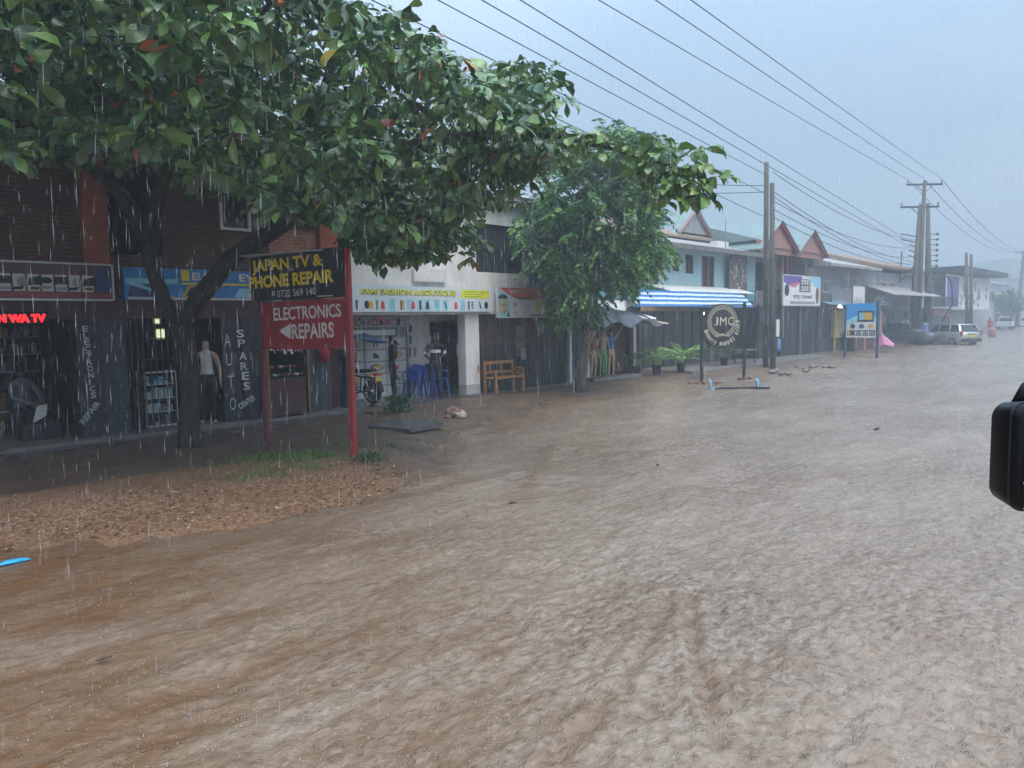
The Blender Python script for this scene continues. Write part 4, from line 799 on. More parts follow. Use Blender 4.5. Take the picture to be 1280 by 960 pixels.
YR = 16.2; xd0, xd1 = X(538, 450, YR), X(583, 450, YR); xt1 = X(509, 440, YR)
mb.box(x0p, xd0, YR, YR + .2, .12, zs, M_plaster); mb.box(xd1, xd1 + .3, YR, YR + .2, .12, zs, M_plaster); mb.box(xd0, xd1, YR, YR + .2, 2.15, zs, M_plaster); mb.build('wall', None, pb)
mb = MB(); mb.box(x0p - .2, XE + .1, YP - .35, 24.3, 5.5, 5.62, M_palewall); mb.xprism([(YP - .4, 5.625), (24.4, 5.625), (19.5, 6.9)], x0p - .2, XE + .2, M_roof); mb.build('roof', None, pb)
xc0, xc1 = X(583, 445, YP), X(600, 445, YP); mb = MB(); mb.box(xc0, xc1, YP + .02, YP + .34, .12, zs - .002, M_plaster); mb.box(xc0 - .004, xc1 + .004, YP + .016, YP + .344, .1, .38, M_palewall); mb.build('column', None, pb)
fo = MB()
for a, b, c, d in ((x1w, x1w + .05, z1w, z2w), (x2w - .05, x2w, z1w, z2w), (x1w + .05, x2w - .05, z1w, z1w + .05), (x1w + .05, x2w - .05, z2w - .05, z2w), (x1w + .05, x2w - .05, z1w + .62, z1w + .68)): fo.box(a, b, YP + .04, YP + .1, c, d, M_charcoal)
for k in range(9): xx = x1w + .1 + k * (x2w - x1w - .2) / 8; fo.box(xx, xx + .012, YP + .06, YP + .07, z1w + .05, z2w - .05, M_charcoal)
for k in range(4): xx = x1w + .1 + k * (x2w - x1w - .2) / 4; d_ = (x2w - x1w - .2) / 8; fo.beam((xx, YP + .055, z1w + .1), (xx + d_, YP + .055, z1w + .58), .012, .01, M_charcoal); fo.beam((xx + d_, YP + .055, z1w + .58), (xx + 2 * d_, YP + .055, z1w + .1), .012, .01, M_charcoal)
fo = fo.build('window', None, pb); mb = MB(); mb.box(x1w + .05, x2w - .05, YP + .12, YP + .14, z1w + .05, z2w - .05, mat('smoke_glass', (.045, .05, .06), .3, .3, 2)); mb.build('pane', None, fo)
do = MB(); do.box(xd0 + .005, xd0 + .06, YR + .02, YR + .08, .13, 2.14, M_charcoal); do.box(xd1 - .06, xd1 - .005, YR + .02, YR + .08, .13, 2.14, M_charcoal); do.box(xd0 + .7, xd0 + .76, YR + .02, YR + .08, .13, 2.14, M_charcoal); do.box(xd0 + .06, xd1 - .06, YR + .02, YR + .08, 2.08, 2.14, M_charcoal)
do = do.build('door', None, pb); mb = MB(); mb.box(xd0 + .061, xd1 - .061, YR + .09, YR + .1, .13, 2.08, M_glass); mb.build('pane', None, do)
mb = MB(); mb.box(x0p, X(603, 480, YP) + .1, YP - .35, 23.9, .085, .12, M_concw); mb.box(X(603, 480, YP) + .1, XE - .2, YP - .1, 23.9, .085, .11, M_conc); mb.build('floor', None, pb)
mb = MB(); mb.box(x0p + .002, x0p + .1, YP - .2, YP + .1, .12, 2.35, mat('green_paint', (.04, .16, .06), .5)); mb.build('post', None, pb)
# roller shutter wall of product pictures
ys = YR - .06; xs0, xs1 = x0p + .05, xt1; t = thing('picture_shutter', 'grey metal shop front papered with rows of clothing and shoe pictures', 'shop front', ((xs0 + xs1) / 2, ys, .12)); zt0 = 2.02
mb = MB(); mb.box(xs0, xs1, ys, ys + .05, .12, zt0, mat('shutter_grey', (.24, .25, .27), .5, .2, 5)); nsl = 22
for k in range(nsl): xx = xs0 + .04 + k * (xs1 - xs0 - .08) / nsl; mb.box(xx, xx + .015, ys - .012, ys, zt0 - .24, zt0 - .05, M_charcoal)
mb.box(xs0, xs0 + .05, ys - .03, ys, .12, zt0, M_steel); mb.box(xs1 - .06, xs1, ys - .03, ys, .12, zt0, M_steel); mb.box(xs0 + .4, xs1 - .45, ys - .02, ys - .0125, zt0 - .22, zt0 - .08, M_alu); mb.build('panel', None, t)
Mx = FAC(0, ys - .002, 0); nc = 4; cw = (xs1 - xs0 - .16) / nc; keys = list(P)
for r in range(5):
    for q in range(nc):
        xa = xs0 + .08 + q * cw; za = .16 + r * .32; mb = MB(); rect(mb, Mx, xa + .015, xa + cw - .02, za, za + .285, M_clothw, .006); cx, cz = xa + cw / 2, za + .14; s = (r * 4 + q) % 5; c1 = P[keys[(r * 7 + q * 3) % 10]]; c2 = P['ink']
        if s == 0: disc(mb, Mx, cx, cz, cw * .3, .10, c1, .010); disc(mb, Mx, cx + .04, cz, cw * .2, .085, P['amber'], .013)
        elif s == 1: poly(mb, Mx, [(cx - .1, cz + .09), (cx - .05, cz + .02), (cx + .05, cz + .02), (cx + .1, cz + .10), (cx + .06, cz - .1), (cx - .05, cz - .1)], P['pink'] if q % 2 else c1, .010)
        elif s == 2: disc(mb, Mx, cx - .04, cz + .03, .06, .09, c2, .010); disc(mb, Mx, cx + .06, cz - .03, .05, .08, c1, .012)
        elif s == 3: poly(mb, Mx, [(cx - .08, cz - .1), (cx - .03, cz - .1), (cx, cz + .1), (cx - .07, cz + .1)], c2, .010); poly(mb, Mx, [(cx + .02, cz - .1), (cx + .07, cz - .1), (cx + .08, cz + .1), (cx + .03, cz + .1)], c1, .010)
        else: poly(mb, Mx, [(cx - .1, cz - .06), (cx + .1, cz - .08), (cx + .08, cz), (cx - .02, cz + .08), (cx - .09, cz + .07)], c2, .010)
        mb.build('picture', None, t)
mb = MB(); mb.box(xs0 + .08, xs1 + .05, ys - .02, ys + .03, zt0 + .005, zt0 + .27, M_clothw); Mx2 = FAC(0, ys - .02, 0); x = xs0 + .12; i = 0
while x < xs1: w_ = random.uniform(.09, .22); rect(mb, Mx2, x, x + w_, zt0 + .03, zt0 + .25, [P['ink'], P['lilac'], P['lilac'], P['brown'], P['pink'], P['lilac'], P['grey']][i % 7], .004); disc(mb, Mx2, x + w_ / 2, zt0 + .12, w_ * .3, .06, [P['pink'], M_clothw, P['ink']][i % 3], .007); x += w_ + .02; i += 1
mb.build('picture_strip', None, t)
Mx3 = FAC(0, YR, 0)
for i, (px, pa, pb_, m) in enumerate(((513, 405, 416, 'ink'), (513, 418, 430, 'navy'), (512, 433, 447, 'brown'), (519, 433, 446, 'grey'))):
    xx, za = xz(px, pb_, YR); zb = Z(px, pa, YR); mb = MB(); slab(mb, Mx3, xx - .06, xx + .06, za, zb, .002, .008, M_clothw); poly(mb, Mx3, [(xx - .05, za + .02), (xx + .03, za), (xx + .055, zb - .05), (xx - .02, zb)], P[m], .011); tag(mb.build('poster'), ['small poster of a dark strappy shoe high on the white boutique wall', 'small navy trouser poster on the white boutique wall', 'small brown handbag poster low on the white boutique wall', 'narrow grey poster beside the brown handbag poster'][i], 'poster')

# boutique sign
t, mb, Mx, W, H = board('boutique_sign', 'long white boutique sign with yellow lettering and a row of clothing pictures', 437, 615, 352, 388, 364, 391, YP - .14, mat('sign_white', (.66, .74, .78), .4, .05, 3), None, depth=.08)
rect(mb, Mx, W * .755, W * .975, H * .56, H * .92, M_yelhi, .004)
for k in range(3): rect(mb, Mx, W * .775, W * (.95 - .02 * k), H * (.82 - .1 * k), H * (.845 - .1 * k), P['leaf'], .006)
mb.build('panel', None, t); mb = MB(); put_text(mb, Mx, 'PAM FASHION & BOUTIQUE', W * .067 + .008, H * .61 - .008, W * .64, H * .27, P['ink'], .005, .075); put_text(mb, Mx, 'PAM FASHION & BOUTIQUE', W * .067, H * .61, W * .64, H * .27, M_yelhi, .010, .03); mb.build('lettering', None, t)
mb = MB(); M_aq = mat('pale_aqua', (.35, .68, .75), .5)
its = [(.04, 'navy', 0), (.10, 'ink', 1), (.125, 'amber', 1), (.165, 'leaf', 0), (.20, 'red', 2), (.26, 'sky', 3), (.32, 'brown', 0), (.335, 'amber', 0), (.38, 'sky', 3), (.40, 'red', 2), (.45, 'ink', 0), (.50, 'navy', 2), (.57, 'sky', 1), (.63, 'navy', 4), (.71, 'red', 2), (.76, 'sky', 3), (.81, 'navy', 0), (.84, 'ink', 3), (.90, 'navy', 4), (.95, 'ink', 1)]
for i, (f_, c_, s) in enumerate(its):
    cx = W * f_; cz = H * .27
    if i in (5, 8, 10, 11, 12, 13, 15): rect(mb, Mx, cx - .09, cx + .09, H * .04, H * .5, M_aq, .004)
    if s == 0: poly(mb, Mx, [(cx - .03, cz - .12), (cx + .02, cz - .12), (cx + .035, cz + .10), (cx - .03, cz + .12)], P[c_], .007)
    elif s == 1: disc(mb, Mx, cx, cz, .07, .10, P[c_], .007)
    elif s == 2: poly(mb, Mx, [(cx - .06, cz - .10), (cx + .06, cz - .10), (cx + .05, cz + .04), (cx + .02, cz + .09), (cx - .02, cz + .09), (cx - .05, cz + .04)], P[c_], .007)
    elif s == 3:
        for j in range(3): rect(mb, Mx, cx - .05, cx + .04, cz - .08 + j * .07, cz - .05 + j * .07, P[c_], .007)
    else: poly(mb, Mx, [(cx - .05, cz + .12), (cx, cz + .08), (cx + .06, cz - .10), (cx, cz - .08)], P[c_], .007)
mb.build('pictures', None, t)
xb, zb = xz(515, 352, YP - .01); xb2, zb2 = xz(555, 337, YP - .01); mb = MB(); mb.box(xb, xb2, YP - .1, YP - .002, zb, zb2, M_white); mb.box(xb + .03, xb2 - .03, YP - .104, YP - .1, zb + .03, zb2 - .03, M_plaster); tag(mb.build('wall_box'), 'flat white box fixed on the white wall above the boutique sign', 'wall box')
# red and white beauty sign with a face panel
t, mb, Mx, W, H = board('beauty_sign', 'beauty sign with a red banner and a woman face panel under the dark window', 622, 683, 358, 395, 361, 398, YP - .16, mat('sign_pale', (.62, .68, .68), .4, .05, 3), M_white, .02)
mb.build('panel', None, t); mb = MB(); sal = mat('salmon_print', (.62, .10, .07), .4)
poly(mb, Mx, [(W * .03, H * .98), (W * .97, H * .98), (W * .97, H * .66), (W * .62, H * .58), (W * .36, H * .62), (W * .18, H * .80)], sal, .004)
poly(mb, Mx, [(W * .02, H * .02), (W * .2, H * .02), (W * .24, H * .4), (W * .2, H * .72), (W * .02, H * .9)], P['sky'], .006); disc(mb, Mx, W * .11, H * .38, W * .085, H * .27, mat('print_skin', (.50, .42, .28), .5), .009); disc(mb, Mx, W * .10, H * .62, W * .09, H * .14, P['ink'], .011, a0=0, a1=180); disc(mb, Mx, W * .09, H * .42, .03, .02, P['ink'], .013); disc(mb, Mx, W * .145, H * .42, .03, .02, P['ink'], .013); disc(mb, Mx, W * .12, H * .24, .03, .012, P['red'], .013); poly(mb, Mx, [(W * .17, H * .02), (W * .23, H * .02), (W * .21, H * .3)], P['brown'], .012)
disc(mb, Mx, W * .34, H * .44, .06, .06, P['pink'], .006); disc(mb, Mx, W * .34, H * .17, .06, .06, P['amber'], .006)
for k in range(6): rect(mb, Mx, W * .48, W * .64, H * (.08 + .08 * k), H * (.095 + .08 * k), P['grey'], .006)
rect(mb, Mx, W * .42, W * .62, H * .60, H * .68, P['ink'], .009); disc(mb, Mx, W * .85, H * .38, W * .1, H * .2, M_yelhi, .006); rect(mb, Mx, W * .66, W * .96, H * .03, H * .1, P['ink'], .006)
put_text(mb, Mx, 'BEAUTY', W * .24, H * .80, W * .24, H * .12, M_letter, .008, .03); put_text(mb, Mx, 'SALON SPA', W * .52, H * .80, W * .4, H * .12, P['amber'], .008, .03); mb.build('pictures', None, t)
t, mb, Mx, W, H = board('poster_board', 'upright poster with a crowd picture over a bright blue base on the white wall', 660, 689, 315, 354, 318, 356, YP - .1, P['sky'], M_white, .02)
poly(mb, Mx, [(0, 0), (W, 0), (W, H * .22), (W * .6, H * .28), (W * .3, H * .5), (0, H * .52)], mat('vivid_blue', (.02, .28, .65), .4), .004)
for k in range(60):
    a, b = random.random(), random.random()
    if b > .55 - .3 * a: disc(mb, Mx, W * (.05 + .9 * a), H * (b * .42 + .54) if a < .4 else H * (.3 + .66 * b), .05, .06, random.choice([P['lilac'], P['brown'], P['grey'], M_clothw, P['ink']]), .006 + .0004 * k, 7)
rect(mb, Mx, W * .3, W * .5, H * .22, H * .25, P['ink'], .006); rect(mb, Mx, W * .2, W * .75, H * .1, H * .12, P['navy'], .006); mb.build('panel', None, t)

# dark screen curtain of the bar with the pair of printed eyes
xa, xb = xc1 + .04, X(708, 440, YP); yc = YP + .12
t = thing('screen_curtain', 'dark pleated screen cloth closing the bar right of the white column', 'curtain', ((xa + xb) / 2, yc, .12)); mb = MB(); nn = 90; M_scr = mat('screen_cloth', (.028, .025, .026), .75, .5, 1.3, .15, stretch=(2, 2, .4)); M_scr2 = mat('screen_cloth_brown', (.075, .058, .052), .8, .4, 1.4, stretch=(2, 2, .4))
pr = [(xa + (xb - xa) * i / nn, yc + .035 * math.sin(i * 1.3) + .02 * math.sin(i * .41)) for i in range(nn + 1)]
for z0, z1, m_ in ((.12, 1.45, M_scr), (1.45, zs - .01, M_scr2)):
    for i in range(nn): (a, ya), (b, yb) = pr[i], pr[i + 1]; mb.add([(a, ya, z0), (b, yb, z0), (b, yb, z1), (a, ya, z1), (a, ya + .006, z0), (b, yb + .006, z0), (b, yb + .006, z1), (a, ya + .006, z1)], [(0, 1, 2, 3), (5, 4, 7, 6)], m_, True)
mb.build('cloth', None, t)
xp, zp = xz(646, 438, YP); mb = MB(); Mx = FAC(xp, yc - .07, zp); M_sk = mat('eye_print', (.17, .135, .125), .7, .2, 6)
poly(mb, Mx, [(0, .18), (.06, .06), (.22, .0), (.34, .02), (.42, .2), (.44, .75), (.04, .72)], M_sk, 0)
for cx in (.12, .32): poly(mb, Mx, [(cx - .09, .30), (cx - .02, .36), (cx + .07, .34), (cx + .08, .28), (cx, .23), (cx - .06, .25)], P['ink'], .004); disc(mb, Mx, cx, .295, .022, .022, P['grey'], .007)
poly(mb, Mx, [(.03, .40), (.17, .36), (.18, .39), (.05, .45)], P['ink'], .004); poly(mb, Mx, [(.27, .36), (.41, .42), (.40, .46), (.26, .39)], P['ink'], .004)
rect(mb, Mx, .24, .44, -.28, .06, P['grey'], .002)
for k in range(5): rect(mb, Mx, .27, .41, -.24 + k * .055, -.225 + k * .055, P['ink'], .005)
mb.box(xp, xp + .43, yc - .069, yc - .06, zp - .2, zp + .7, M_scr2)
tag(mb.build('eyes_poster'), 'grey brown poster with a pair of staring eyes on the dark screen', 'poster')
# bench end in orange wood
bx, by = onZ(640, 490, .11)[:2]; by = 14.55
t = thing('wooden_bench', 'orange brown wooden bench with crossed slats at its end beside the column', 'bench', (bx, by, .11)); xa, xb = X(612, 480, by), X(648, 480, by)
for x in (xa, xb - .06):
    mb = MB(); mb.box(x, x + .06, by - .24, by - .18, .11, .78, M_wood); mb.build('leg', None, t); mb = MB(); mb.box(x, x + .06, by + .18, by + .24, .11, 1.02, M_wood); mb.build('leg', None, t)
mb = MB(); mb.box(xa, xb, by - .25, by + .17, .52, .56, M_wood); mb.build('seat', None, t)
mb = MB(); mb.box(xa + .061, xb - .061, by + .19, by + .22, .92, 1.0, M_wood); mb.box(xa + .061, xb - .061, by + .19, by + .22, .66, .71, M_wood)
xq = xb - .06; d_ = .36
for k in range(3): xx = xq - (k + 1) * .45; mb.box(xx, xx + .04, by + .195, by + .215, .711, .919, M_wood)
mb.build('backrest', None, t); mb = MB()
mb.box(xb - .05, xb - .01, by - .179, by + .179, .76, .80, M_wood); mb.beam((xb - .03, by - .17, .57), (xb - .03, by + .17, .75), .03, .03, M_wood); mb.beam((xb - .034, by + .17, .57), (xb - .034, by - .17, .75), .03, .03, M_wood); mb.beam((xb - .4, by - .2, .12), (xb - .4, by - .2, .5), .04, .04, M_wood); mb.build('armrest', None, t)

# blue plastic chairs
def chair():
    t = thing('plastic_chair', 'blue plastic armchair nearest the shutter on the boutique porch', 'chair', (0, 0, 0), 0, 'blue plastic chairs on the boutique porch')
    mb = MB(); mb.loft([[(-.22, -.22, .42), (.22, -.22, .42), (.2, .2, .40), (-.2, .2, .40)], [(-.23, -.23, .45), (.23, -.23, .45), (.21, .2, .43), (-.21, .2, .43)]], M_blue); mb.build('seat', None, t, bevel=.01)
    mb = MB(); pf = [(-.21, .43), (-.24, .62), (-.20, .78), (-.1, .84), (0, .855), (.1, .84), (.20, .78), (.24, .62), (.21, .43)]
    f_ = lambda x, z, o: (x, .2 + (z - .43) * .25 - (x * x) * 1.2 + o, z); mb.loft([[f_(x, z, 0) for x, z in pf], [f_(x, z, .025) for x, z in pf]], M_blue); mb.build('backrest', None, t)
    for s in (-1, 1):
        mb = MB(); mb.tube([(s * .24, .22, .66), (s * .27, .05, .66), (s * .26, -.2, .63), (s * .24, -.22, .44)], .02, 6, M_blue); mb.build('armrest', None, t)
        for q in (-1, 1): mb = MB(); mb.loft([[(s * .25 - .025, q * .25 - .02, 0), (s * .25 + .025, q * .25 - .02, 0), (s * .25 + .025, q * .25 + .02, 0), (s * .25 - .025, q * .25 + .02, 0)], [(s * .2 - .03, q * .19 - .025, .41), (s * .2 + .03, q * .19 - .025, .41), (s * .2 + .03, q * .19 + .025, .41), (s * .2 - .03, q * .19 + .025, .41)]], M_blue); mb.build('leg', None, t)
    return t
c0 = chair(); cz = .12
def atx(px, y): return X(px, 480, y)
c0.location = (atx(518, 15.75), 15.75, cz); c0.rotation_euler = (0, 0, R(-60))
dup(c0, (atx(531, 15.8), 15.8, cz), R(25), 'blue plastic armchair in the middle, beside the man in dark clothes'); dup(c0, (atx(547, 15.95), 15.95, cz), R(70), 'blue plastic armchair mostly hidden behind the man in dark clothes')

# motorcycle, built along +x (front) then turned
def motorcycle(loc, rz):
    t = thing('motorcycle', 'dark motorcycle with yellow rear number plate parked outside the boutique', 'motorcycle', loc, rz); T = Matrix.Translation(loc) @ Matrix.Rotation(rz, 4, 'Z')
    def B(): m = MB(); m.M = T.copy(); return m
    for wx in (-.64, .66):
        mb = B(); mb.lathe([(.235, -.045), (.285, -.05), (.305, -.02), (.31, 0), (.305, .02), (.285, .05), (.235, .045), (.235, -.045)], 28, M_rubber, 'Y', (wx, 0, .31)); wo = mb.build('wheel', None, t)
        mb = B(); mb.lathe([(.215, -.03), (.24, -.035), (.24, .035), (.215, .03), (.215, -.03)], 28, M_chrome, 'Y', (wx, 0, .31)); mb.lathe([(.001, -.06), (.05, -.06), (.05, .06), (.001, .06)], 12, M_chrome, 'Y', (wx, 0, .31))
        for k in range(6): a = k * math.pi / 3; mb.beam((wx + .04 * math.cos(a), 0, .31 + .04 * math.sin(a)), (wx + .22 * math.cos(a), 0, .31 + .22 * math.sin(a)), .03, .02, M_chrome)
        mb.build('rim', None, wo)
        mb = B(); mb.loft([[(wx + .33 * math.cos(R(a)), y, .31 + .34 * math.sin(R(a))) for y in (-.065, .065)] + [(wx + .345 * math.cos(R(a)), y, .31 + .355 * math.sin(R(a))) for y in (.065, -.065)] for a in (range(15, 150, 15) if wx > 0 else range(60, 190, 15))], M_black); mb.build('mudguard', None, t)
    mb = B(); mb.tube([(.42, 0, .88), (.1, 0, .72), (-.25, 0, .66), (-.6, 0, .68)], .025, 6, M_black); mb.tube([(.42, 0, .84), (.3, 0, .45), (.1, 0, .25), (-.2, 0, .27), (-.25, 0, .66)], .02, 6, M_black)
    for s in (-1, 1): mb.tube([(-.25, s * .06, .32), (-.64, s * .09, .31)], .018, 6, M_black); mb.tube([(-.62, s * .1, .33), (-.5, s * .1, .66)], .025, 8, M_chrome)
    mb.build('frame', None, t)
    mb = B()
    for s in (-1, 1): mb.tube([(.66, s * .085, .31), (.42, s * .085, .92)], .025, 8, M_chrome)
    mb.build('fork', None, t)
    mb = B(); mb.ball((.1, 0, .42), (.2, .13, .16), M_steel, 12, 8); mb.lathe([(.07, 0), (.085, .04), (.07, .08), (.085, .12), (.07, .16), (.05, .2)], 12, M_steel, c=(.12, 0, .5)); mb.build('engine', None, t)
    mb = B(); mb.tube([(.15, -.13, .32), (-.2, -.15, .25), (-.75, -.17, .34)], [.025, .03, .05], 8, M_chrome); mb.build('exhaust', None, t)
    mb = B(); mb.ball((.17, 0, .83), (.27, .14, .13), mat('tank_blue', (.02, .03, .09), .2, .1, 3, coat=.5), 14, 9); mb.build('tank', None, t)
    mb = B(); mb.loft([[(-.72, -.11, .80), (-.72, .11, .80), (-.72, .09, .87), (-.72, -.09, .87)], [(-.3, -.14, .76), (-.3, .14, .76), (-.3, .12, .86), (-.3, -.12, .86)], [(0, -.1, .74), (0, .1, .74), (0, .07, .82), (0, -.07, .82)]], M_black); mb.build('seat', None, t, bevel=.015)
    mb = B(); mb.tube([(.3, -.36, 1.02), (.38, -.2, 1.0), (.4, 0, .96), (.38, .2, 1.0), (.3, .36, 1.02)], .014, 6, M_chrome)
    for s in (-1, 1): mb.tube([(.3, s * .36, 1.02), (.26, s * .46, 1.02)], .02, 6, M_rubber)
    hb = mb.build('handlebar', None, t)
    for s in (-1, 1): mb = B(); mb.tube([(.34, s * .28, 1.02), (.36, s * .33, 1.18)], .007, 5, M_black); mb.ball((.35, s * .34, 1.21), (.015, .065, .045), M_black, 8, 6); mb.build('mirror', None, hb)
    mb = B(); mb.lathe([(.02, 0), (.08, .04), (.09, .12)], 12, M_glass, 'X', (.46, 0, .86)); mb.build('headlight', None, t)
    mb = B(); mb.cbox((-.86, 0, .60), (.012, .20, .15), M_plate, ry=R(-12)); po = mb.build('number_plate', None, t)
    mb = B(); mb.cbox((-.80, 0, .74), (.07, .14, .07), M_taill); mb.build('tail_light', None, t)
    for s in (-1, 1): mb = B(); mb.ball((-.78, s * .2, .72), (.04, .05, .03), mat('amber_lens', (.7, .25, .02), .2), 8, 6); mb.tube([(-.76, s * .05, .73), (-.77, s * .16, .72)], .008, 5, M_black); mb.build('indicator', None, t)
    mb = B(); mb.tube([(-.7, .13, .86), (-.95, .13, .90), (-.95, -.13, .90), (-.7, -.13, .86)], .012, 6, M_chrome); mb.build('carrier_rack', None, t)
    return t
mp_ = onZ(464, 505, .12); motorcycle((mp_[0] - .05, mp_[1] + .62, .12), R(98))
# parasol leaning over it
cx, cy = X(455, 425, 15.7), 15.7; zc = Z(450, 424, 15.7)
t = thing('parasol', 'low blue parasol tilted over the motorcycle by the boutique shutter', 'parasol', (cx, cy, .12)); mb = MB(); mb.M = Matrix.Translation((cx, cy, zc)) @ Matrix.Rotation(R(9), 4, 'Y')
ring = [(.62 * math.cos(k * math.pi / 4), .62 * math.sin(k * math.pi / 4), -.02) for k in range(8)]; ring2 = [(x, y, z - .015) for x, y, z in ring]; mb.add(ring + [(0, 0, .16)] + ring2 + [(0, 0, .145)], [(k, (k + 1) % 8, 8) for k in range(8)] + [(9 + (k + 1) % 8, 9 + k, 17) for k in range(8)] + [(k, 9 + k, 9 + (k + 1) % 8, (k + 1) % 8) for k in range(8)], M_clothb); mb.build('canopy', None, t)
mb = MB(); mb.tube([(cx - .03, cy, .12), (cx, cy, zc + .17)], .014, 6, M_steel); mb.build('pole', None, t)

wl = onZ(489, 496, .12); person('person', 'woman in black with a red side panel reaching one arm out beside the motorcycle', 'person', (wl[0], wl[1], .12), R(-75), (M_skin, M_cloth, M_cloth, M_black, M_cloth), {'l': ((-.36, -.12, 1.30), (-.44, -.36, 1.36)), 'r': ((.25, -.05, 1.14), (.22, -.22, 1.02))}, hgt=1.64, fem=True, fat=1.25)
wt = bpy.data.objects['person']; mb = MB(); mb.M = Matrix.Translation(wt.location) @ Matrix.Rotation(R(-75), 4, 'Z'); mb.loft([[(.155 * math.cos(a) * s, .125 * math.sin(a) * s, z) for a in [R(q) for q in range(-30, 91, 15)]] for z, s in ((.94, .92), (1.1, .86), (1.24, 1.0))], M_clothr, cap=False); mb.build('jacket_panel', None, wt)
ml = onZ(545, 497, .12); mt, J, k = person('person', 'man in dark clothes with a pale reflective band across his chest on the porch', 'person', (ml[0], ml[1], .12), R(-42), (M_skin, M_cloth, mat('dark_trousers', (.03, .035, .05), .85, .3, 10), M_black, M_cloth), {'l': ((-.25, .0, 1.15), (-.17, -.2, 1.08)), 'r': ((.25, .0, 1.15), (.17, -.2, 1.1))}, hgt=1.70)
mb = MB(); mb.M = Matrix.Translation(mt.location) @ Matrix.Rotation(R(-42), 4, 'Z'); mb.loft([[(.158 * math.cos(R(a)), .118 * math.sin(R(a)), z) for a in range(0, 360, 20)] + [] for z in (1.195, 1.275)], M_clothw, cap=False)
for s in (-1, 1): mb.loft([[(s * .245 + .055 * math.cos(R(a)), .01 + .055 * math.sin(R(a)), z) for a in range(0, 360, 30)] for z in (1.17, 1.25)], M_clothw, cap=False)
mb.build('reflective_band', None, mt)
# dressed mannequin by the almond tree, on a plinth
mn = onY(262, 528, 14.42); mz = .18
person('mannequin', 'headless looking mannequin in white top and dark trousers with mustard boots on a low plinth', 'mannequin', (mn[0], 14.42, mz + .02), R(-35), (M_skinl, M_clothw, M_cloth, M_boot, M_skinl), {'l': ((-.25, .03, 1.13), (-.27, -.02, .88)), 'r': ((.24, .03, 1.13), (.26, -.04, .88))}, hgt=1.66, fem=True, hair=False, face=False)
bpy.data.objects['mannequin']['label'] = 'shop mannequin in white top and dark trousers with mustard boots by the tree trunk'
mb = MB(); mb.box(mn[0] - .28, mn[0] + .30, 14.42 - .24, 14.42 + .2, .1, .195, M_conc); tag(mb.build('plinth'), 'low pale block under the booted mannequin', 'plinth')
# seated man deep in the leftmost shop
px_, _ = xz(28, 500, 15.6)
t = thing('stool', 'low dark stool under the seated man in the leftmost shop', 'stool', (px_, 15.6, .16)); mb = MB(); mb.box(px_ - .18, px_ + .18, 15.42, 15.78, .60, .645, M_woodd); mb.build('seat', None, t)
for a in (-.15, .13):
    for b in (-.15, .13): mb = MB(); mb.box(px_ + a, px_ + a + .03, 15.6 + b, 15.6 + b + .03, .16, .6, M_woodd); mb.build('leg', None, t)
person('person', 'person in a grey shirt sitting in the dim leftmost shop', 'person', (px_, 15.62, -.22), R(20), (M_skin, M_clothg, M_cloth, M_black, M_clothg), {'l': ((-.25, -.12, 1.15), (-.12, -.36, 1.05)), 'r': ((.25, -.12, 1.15), (.12, -.36, 1.05))}, legs={'l': ((-.15, -.42, .86), (-.15, -.40, .47)), 'r': ((.15, -.42, .86), (.15, -.40, .47))}, hgt=1.68)
mb = MB(); nx, nz = xz(52, 522, 15.0); mb.loft([[(nx - .12, 15.1, nz - .1), (nx + .1, 15.1, nz + .02), (nx + .14, 15.13, nz + .22), (nx - .02, 15.13, nz + .2)], [(nx - .1, 15.16, nz - .1), (nx + .1, 15.16, nz), (nx + .14, 15.18, nz + .2), (nx - .02, 15.18, nz + .18)]], M_clothw); mb.box(nx - .3, nx + .3, 15.0, 15.4, .16, nz - .1, M_black); tag(mb.build('opened_appliance'), 'pale opened appliance casing on a dark crate in the leftmost shop', 'appliance')
# ------------------------------------------------------------------ clothes stall with tarp roof
ysx = 15.0; sa, sb = X(706, 440, ysx), X(792, 440, ysx)
t = thing('market_stall', 'dark clothes stall under a sagging tarpaulin roof behind the slender street tree', 'stall', ((sa + sb) / 2, ysx, .1))
mb = MB(); xw = X(711, 440, ysx); mb.box(xw, xw + .09, ysx - .05, ysx + .04, .1, 2.2, M_white); mb.build('post', None, t)
for px in (790, 759): x = X(px, 440, ysx); mb = MB(); mb.box(x, x + .07, ysx - .03, ysx + .04, .1, 2.05, M_woodd); mb.build('post', None, t)
M_tarp = mat('tarpaulin', (.055, .065, .075), .3, .4, 2.2, .3, 6); mb = MB(); nx_, ny_ = 14, 7; g_ = {}
for i in range(nx_ + 1):
    for j in range(ny_ + 1):
        x = sa + (sb + .9 - sa) * i / nx_; y = ysx - .9 + 2.6 * j / ny_; z = 2.05 + .16 * j + .12 * math.cos(i * 1.35) - .10 * math.sin(j * 1.1 + i * .4) - .28 * (i / nx_) ** 2; g_[i, j] = (x, y, z)
vs = [g_[i, j] for i in range(nx_ + 1) for j in range(ny_ + 1)]; n_ = len(vs); vs += [(x, y, z - .02) for x, y, z in vs]; ix = lambda i, j: i * (ny_ + 1) + j
mb.add(vs, [(ix(i, j), ix(i + 1, j), ix(i + 1, j + 1), ix(i, j + 1)) for i in range(nx_) for j in range(ny_)] + [(n_ + ix(i, j), n_ + ix(i, j + 1), n_ + ix(i + 1, j + 1), n_ + ix(i + 1, j)) for i in range(nx_) for j in range(ny_)], M_tarp, True); mb.build('tarpaulin', None, t)
mb = MB(); mb.box(sa + .1, sb, 16.9, 17., .1, 2.3, M_dark); mb.box(sb - .02, sb + .03, ysx + .1, 16.9, .1, 2.0, M_dark); mb.build('back_wall', None, t)
